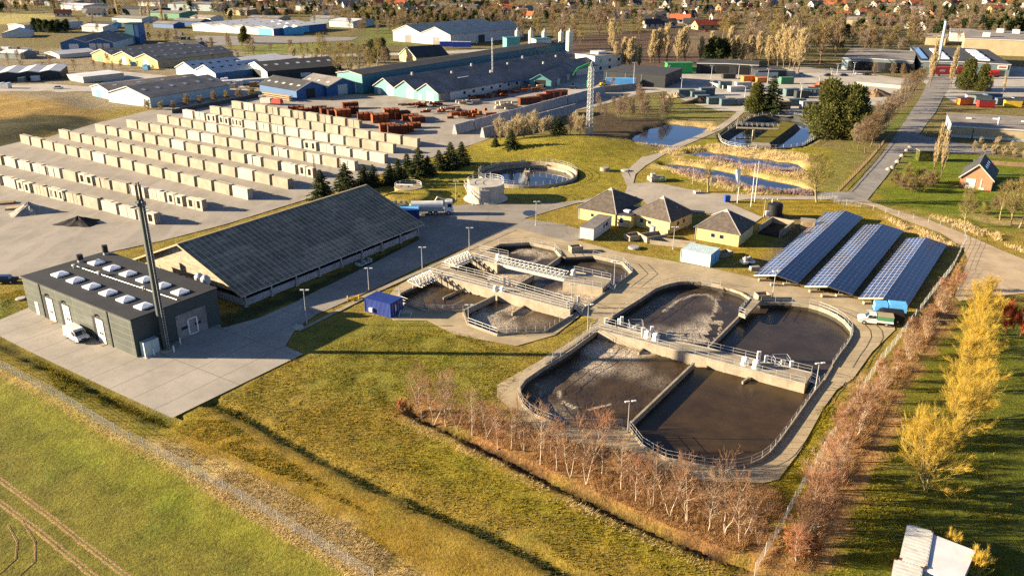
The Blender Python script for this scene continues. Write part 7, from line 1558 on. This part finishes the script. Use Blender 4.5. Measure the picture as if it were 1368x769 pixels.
# ---------------------------------------------------------------- grasses, reeds, undergrowth (uncountable)
def tufts(name, label, polys, n_, hr_, w_, mat, seed, lean=.6, cat='grass', kind='stuff', sink=.03, lean_x=0):
    rg = np.random.default_rng(seed); P0,P1,W_ = [],[],[]
    zz = Z.reshape(ny,nx)
    for poly,share,skip in polys:
        Q = GP(poly); X0,Y0 = np.min(Q,0); X1,Y1 = np.max(Q,0); got = 0; need = int(n_*share)
        while got < need:
            x,y = rg.uniform(X0,X1,need*2),rg.uniform(Y0,Y1,need*2); k = inside(Q,x,y)
            k &= vnoise(x,y,1.7,seed)*.6+vnoise(x,y,6,seed+1)*.5 > skip
            x,y = x[k][:need-got],y[k][:need-got]; got += max(len(x),1)
            i = np.clip(np.searchsorted(gx,x)-1,0,nx-2); j = np.clip(np.searchsorted(gy,y)-1,0,ny-2); fx = (x-gx[i])/(gx[i+1]-gx[i]); fy = (y-gy[j])/(gy[j+1]-gy[j])
            z = (zz[j,i]*(1-fx)+zz[j,i+1]*fx)*(1-fy)+(zz[j+1,i]*(1-fx)+zz[j+1,i+1]*fx)*fy-sink; p = np.stack([x,y,z],-1); h = rg.uniform(*hr_,len(x))*(.6+.8*vnoise(x,y,3,seed+2))
            d = rg.normal(0,lean,(len(x),3))+np.array([lean_x,-lean_x*.5,0]); d[:,2] = 1; P0.append(p); P1.append(p+unit(d)*h[:,None]); W_.append(rg.uniform(.6,1.4,len(x))*w_)
    v,f = blades(np.concatenate(P0),np.concatenate(P1),np.concatenate(W_),rg); o = raw(name,v,f,mat); return tag(o,label,cat,None,kind)
tufts('dry_grass','long dry straw-coloured grass lying beside the wire fence at the bottom left',[([(205,588),(300,616),(380,654),(450,694),(520,738),(570,780),(500,792),(440,752),(330,690),(250,640)],.66,.27),([(-40,472),(4,492),(85,535),(155,578),(253,628),(350,682),(466,752),(500,772),(490,780),(455,766),(340,694),(245,640),(150,588),(80,547),(0,502),(-40,484)],.12,.3),([(540,556),(640,602),(760,664),(900,730),(960,756),(940,762),(880,734),(740,668),(620,606),(535,566)],.06,.4)],26000,(.22,.55),.032,'straw',3,.75,lean_x=.8)
tufts('ditch_plants','dark green weeds growing along the shallow ditch across the meadow',[([(283,534),(330,552),(370,576),(430,608),(500,643),(570,674),(640,702),(700,730),(775,770),(765,775),(690,740),(630,710),(560,681),(490,651),(425,616),(365,585),(325,560),(283,543)],1.0,.30)],4200,(.12,.38),.09,'ever_green',13,.9,'weeds')
tufts('meadow_grass','short golden green grass of the meadows around the plant',[([(410,470),(520,440),(600,440),(690,465),(740,470),(690,505),(640,560),(540,548),(520,560),(820,700),(1000,760),(900,800),(600,700),(420,600),(300,550),(240,560)],.55,.35),([(40,470),(226,560),(300,560),(500,690),(200,560),(80,525)],.12,.4),([(1060,545),(1110,540),(1160,505),(1190,470),(1130,590),(1060,690),(1030,650)],.10,.3),([(600,200),(830,180),(850,200),(835,255),(780,262),(740,258),(785,220),(700,214),(640,225)],.12,.3),([(690,310),(800,340),(900,350),(1000,360),(1040,320),(1050,285),(1000,300),(900,335),(800,330)],.0,.4),([(0,392),(30,386),(40,408),(0,425)],.02,.3),([(1100,769),(1180,600),(1330,560),(1368,769)],.09,.45)],60000,(.10,.30),.10,'grass_blade',5,.9)
tufts('undergrowth','brown twiggy undergrowth and leaf litter beneath the birches and hedgerow',[([(545,545),(690,565),(760,590),(860,610),(960,650),(1040,655),(1055,715),(1020,758),(985,740),(880,695),(700,610),(590,560)],.62,.42),([(1050,755),(1070,700),(1112,625),(1150,560),(1205,475),(1262,385),(1280,352),(1285,372),(1232,470),(1180,556),(1130,650),(1092,735),(1080,765)],.38,.36)],60000,(.2,.8),.032,'litter_twig',7,.7,'undergrowth')
tufts('reeds','mauve and straw reeds along the channels and the pond',[([(905,228),(950,234),(1000,247),(1040,253),(1085,254),(1085,262),(1040,259),(1000,253),(950,241),(905,232)],.55,.28),([(930,209),(960,212),(1000,220),(1050,226),(1076,225),(1076,230),(1040,231),(1000,226),(955,216)],.45,.28)],9000,(.6,1.3),.10,'reed_mauve',9,.25,'reeds')
tufts('rough_grass','tall straw grass on the banks of the channels, pond and gravel track',[([(868,204),(960,192),(1080,206),(1080,215),(1000,209),(945,199),(900,208)],.3,.4),([(872,222),(900,226),(980,246),(1050,258),(1000,262),(940,246)],.15,.4),([(890,213),(960,216),(1080,232),(1080,240),(1000,228),(930,217)],.25,.4),([(845,196),(900,197),(960,172),(950,166),(925,186),(880,195)],.12,.4),([(1180,289),(1250,313),(1282,332),(1262,328),(1200,304)],.08,.4),([(1240,288),(1300,300),(1368,328),(1368,338),(1300,312)],.10,.4)],14000,(.4,1.0),.09,'straw',11,.5)
# ---------------------------------------------------------------- fences
def fence(pts, label, h=1.6, step=3.0, mat='galv', wires=7, mesh=True, z0=None, name='fence', post=.05, rw=.012):
    P = [Vector((*G(x,y),0)) for x,y in pts]; Q = resample(P,step); 
    for q in Q: q.z = zground(q.x,q.y) if z0 is None else z0
    o = Q[0].copy(); t = thing(name,label,'fence',o); m = MB()
    for a,b in zip(Q,Q[1:]):
        for k in range(wires): z = .1+(h-.15)*k/(wires-1); m.tube(a-o+Vector((0,0,z)),b-o+Vector((0,0,z)),rw,3)
        if mesh:
            n_ = 10
            for k in range(n_): c0 = a.lerp(b,k/n_)-o; m.tube(c0+Vector((0,0,.1)),c0+Vector((0,0,h)),rw*.8,3)
    m.build('wire_mesh',mat,t); pm = MB().tube((0,0,-.3),(0,0,h+.1),post,5).build('post',mat,t); first = True
    for q in Q[:100]:
        c = pm if first else pm.copy()
        if not first: C.objects.link(c); c.parent = t
        c.location = q-o; first = False
    return t
fence([(-50,467),(4,493),(85,536),(155,579),(253,629),(350,684),(466,754),(500,776)],'wire mesh fence on grey posts between the winter crop and the dry grass')
fence([(1008,768),(1022,742),(1040,712),(1070,655),(1108,590),(1148,528),(1175,486),(1210,442),(1245,395),(1272,360)],'pale wire mesh fence running through the reddish hedgerow on the right',1.7,3.0,'galv',6,True,rw=.008)
fence([(1272,360),(1290,322),(1288,310),(1240,297),(1200,288),(1150,277),(1112,270)],'low wire fence round the far corner of the solar field',1.3,3.0,'galv',5,False)
fence([(1120,256),(1160,215),(1190,180)],'old timber rail fence at the left side of the main street',1.1,2.5,'wood',3,False,post=.09,rw=.05)
t = thing('gate','grey steel gate at the junction beside the large bare tree','gate',V(1104,266),.5); m = MB()
for k in (.3,.9,1.5): m.tube((-2,0,k),(2,0,k),.05)
for x in (-2,-1,0,1,2): m.tube((x,0,0),(x,0,1.6),.05)
m.build('leaf','galv',t)
for i,(x,y) in enumerate(((931,258),(940,256))):
    t = thing('picnic_bench',['pale picnic bench left of the pollarded tree','small information board beside the pollarded tree'][i],['bench','sign'][i],V(x,y) if i == 0 else V(953,247),.2)
    if i == 0: MB().box(-.9,.9,-.35,.35,.70,.76).build('table_top','concrete_pale',t); MB().box(-.9,.9,-.8,-.5,.42,.47).build('seat','concrete_pale',t); MB().box(-.9,.9,.5,.8,.42,.47).build('seat','concrete_pale',t); MB().box(-.7,-.6,-.75,.75,0,.7).build('leg','concrete_pale',t); MB().box(.6,.7,-.75,.75,0,.7).build('leg','concrete_pale',t)
    else: t.name = 'information_board'; MB().box(-.8,.8,-.05,.05,.6,2.0).build('board','wall_white',t); MB().box(-.75,-.65,-.04,.04,0,.6).build('leg','wood',t); MB().box(.65,.75,-.04,.04,0,.6).build('leg','wood',t)
# ================================================================= THE FAR TOWN
HP = {}
def house_proto(k, wall, roof, L_=13, W_=8, h=2.7, rh_=2.9):
    t = thing('town_house','x','house'); m = MB(); m.box(-L_/2,L_/2,-W_/2,W_/2,0,h)
    for s in (-1,1): m.poly([(s*L_/2,-W_/2,h),(s*L_/2,W_/2,h),(s*L_/2,0,h+rh_)])
    m.build('wall',wall,t); e = .5; m = MB(); kk = rh_/(W_/2)
    for dz in (.2,.05): m.add([(-L_/2-e,-W_/2-e,h-e*kk+dz),(L_/2+e,-W_/2-e,h-e*kk+dz),(L_/2+e,0,h+rh_+dz),(-L_/2-e,0,h+rh_+dz),(L_/2+e,W_/2+e,h-e*kk+dz),(-L_/2-e,W_/2+e,h-e*kk+dz)],[(0,1,2,3),(3,2,4,5)])
    r = m.build('roof',roof,t); MB().box(1,1.8,-.4,.4,h+rh_-.5,h+rh_+1).build('chimney','brick',r)
    for s in (-1,1):
        for x in (-L_*.3,L_*.05,L_*.33): MB().box(x-.8,x+.8,s*(W_/2+.02)-.02,s*(W_/2+.02)+.02,.9,2.2).build('window','glass',t)
        MB().box(s*(L_/2+.02)-.02,s*(L_/2+.02)+.02,-1,1,1.0,2.3).build('window','glass',t)
    HP[k] = t; remember(t)
M('roof_orange',(.42,.12,.05),.85,.2,var=.2,scale=.5); M('roof_brown',(.11,.075,.055),.85,.2,var=.25,scale=.5)
house_proto('r','wall_white','roof_orange'); house_proto('R','wall_hall_yellow','roof_red',18,9); house_proto('d','wall_white','roof_dark'); house_proto('w','wall_white','roof_mid',12,8); house_proto('y','yellow_wall','roof_orange',11,8); house_proto('b','brick','roof_brown',13,8); house_proto('A','wall_white','roof_dark',11,9,2.2,5)
TH = [(455,6,'w'),(470,9,'d'),(500,9,'r'),(530,9,'R'),(545,7,'w'),(520,20,'y'),(553,18,'w'),(556,23,'w'),(575,12,'d'),(567,17,'d'),(621,23,'A'),(640,14,'A'),(660,17,'y'),(655,21,'d'),(673,23,'d'),(613,9,'d'),(682,15,'r'),(697,20,'w'),(703,25,'r'),(725,6,'A'),(752,17,'w'),(760,23,'w'),(790,6,'w'),(770,10,'r'),(828,9,'r'),(842,7,'r'),(855,20,'R'),(862,31,'d'),(880,28,'A'),(885,22,'w'),(870,37,'d'),(890,36,'d'),(893,20,'r'),(897,27,'w'),(908,31,'r'),(921,26,'A'),(945,39,'R'),(926,36,'d'),(960,27,'d'),(972,23,'w'),(966,31,'b'),(998,26,'w'),(1052,23,'d'),(1068,11,'w'),(1090,10,'w'),(1109,10,'r'),(919,9,'A'),(890,11,'A'),(968,14,'b'),(1118,9,'r'),(1170,9,'r'),(1185,6,'r'),(1222,8,'r'),(1178,28,'r'),(1190,33,'b'),(1221,38,'r'),(1238,40,'r'),(1258,28,'A'),(1240,25,'d'),(1250,25,'b'),(1276,40,'b'),(1286,23,'w'),(1270,9,'r'),(1320,5,'r'),(1345,7,'r'),(1348,21,'r'),(1366,22,'r'),(1030,8,'w'),(1010,10,'w'),(1140,14,'b'),
 (290,11,'b'),(302,9,'b'),(332,7,'b'),(346,12,'r'),(375,5,'w'),(400,4,'w'),(420,6,'d'),(440,5,'b'),(318,4,'w'),(270,6,'w'),(245,13,'b'),(225,9,'w'),(130,22,'d'),(85,22,'r'),(360,17,'b'),(480,16,'w'),(588,24,'b'),(600,14,'w'),(735,12,'b'),(810,13,'w'),(850,5,'w'),(940,17,'w'),(1005,17,'b'),(1075,17,'w'),(1155,19,'d'),(1205,16,'w'),(1300,14,'w'),(1330,13,'b'),(1360,13,'w'),(510,14,'b'),(440,14,'w')]
for i in range(46): TH.append((rv.uniform(440,1390),rv.uniform(-9,4),rv.choice('rrdwwyb')))
for i in range(70):
    x,y = (rv.uniform(440,1390),rv.uniform(3,26)) if i < 52 else (rv.uniform(0,440),rv.uniform(-6,10)); TH.append((x,y,rv.choice('rrddwwwyb')))
by = {}
for x,y,k in TH:
    p = G(x,y); o = dup(HP[k],p,rv.choice((.3,-.35,1.2,.0,.55))+rv.uniform(-.2,.2),rv.uniform(1.05,1.35),'x','houses of the far town'); by.setdefault(k,[]).append(o)
desc = {'r':'orange-red roofed white house in the far town, {} of these from the left','R':'large yellow-walled red-roofed house in the far town, {} from the left','d':'white house with a dark roof in the far town, {} from the left','w':'white house with a brownish grey roof in the far town, {} from the left','y':'yellow house with an orange roof in the far town, {} from the left','b':'brown brick house in the far town, {} from the left','A':'white steep-gabled house with dark roof in the far town, {} from the left'}
for k,L in by.items(): label_lr(L,desc[k])
for o in HP.values(): drop(o)
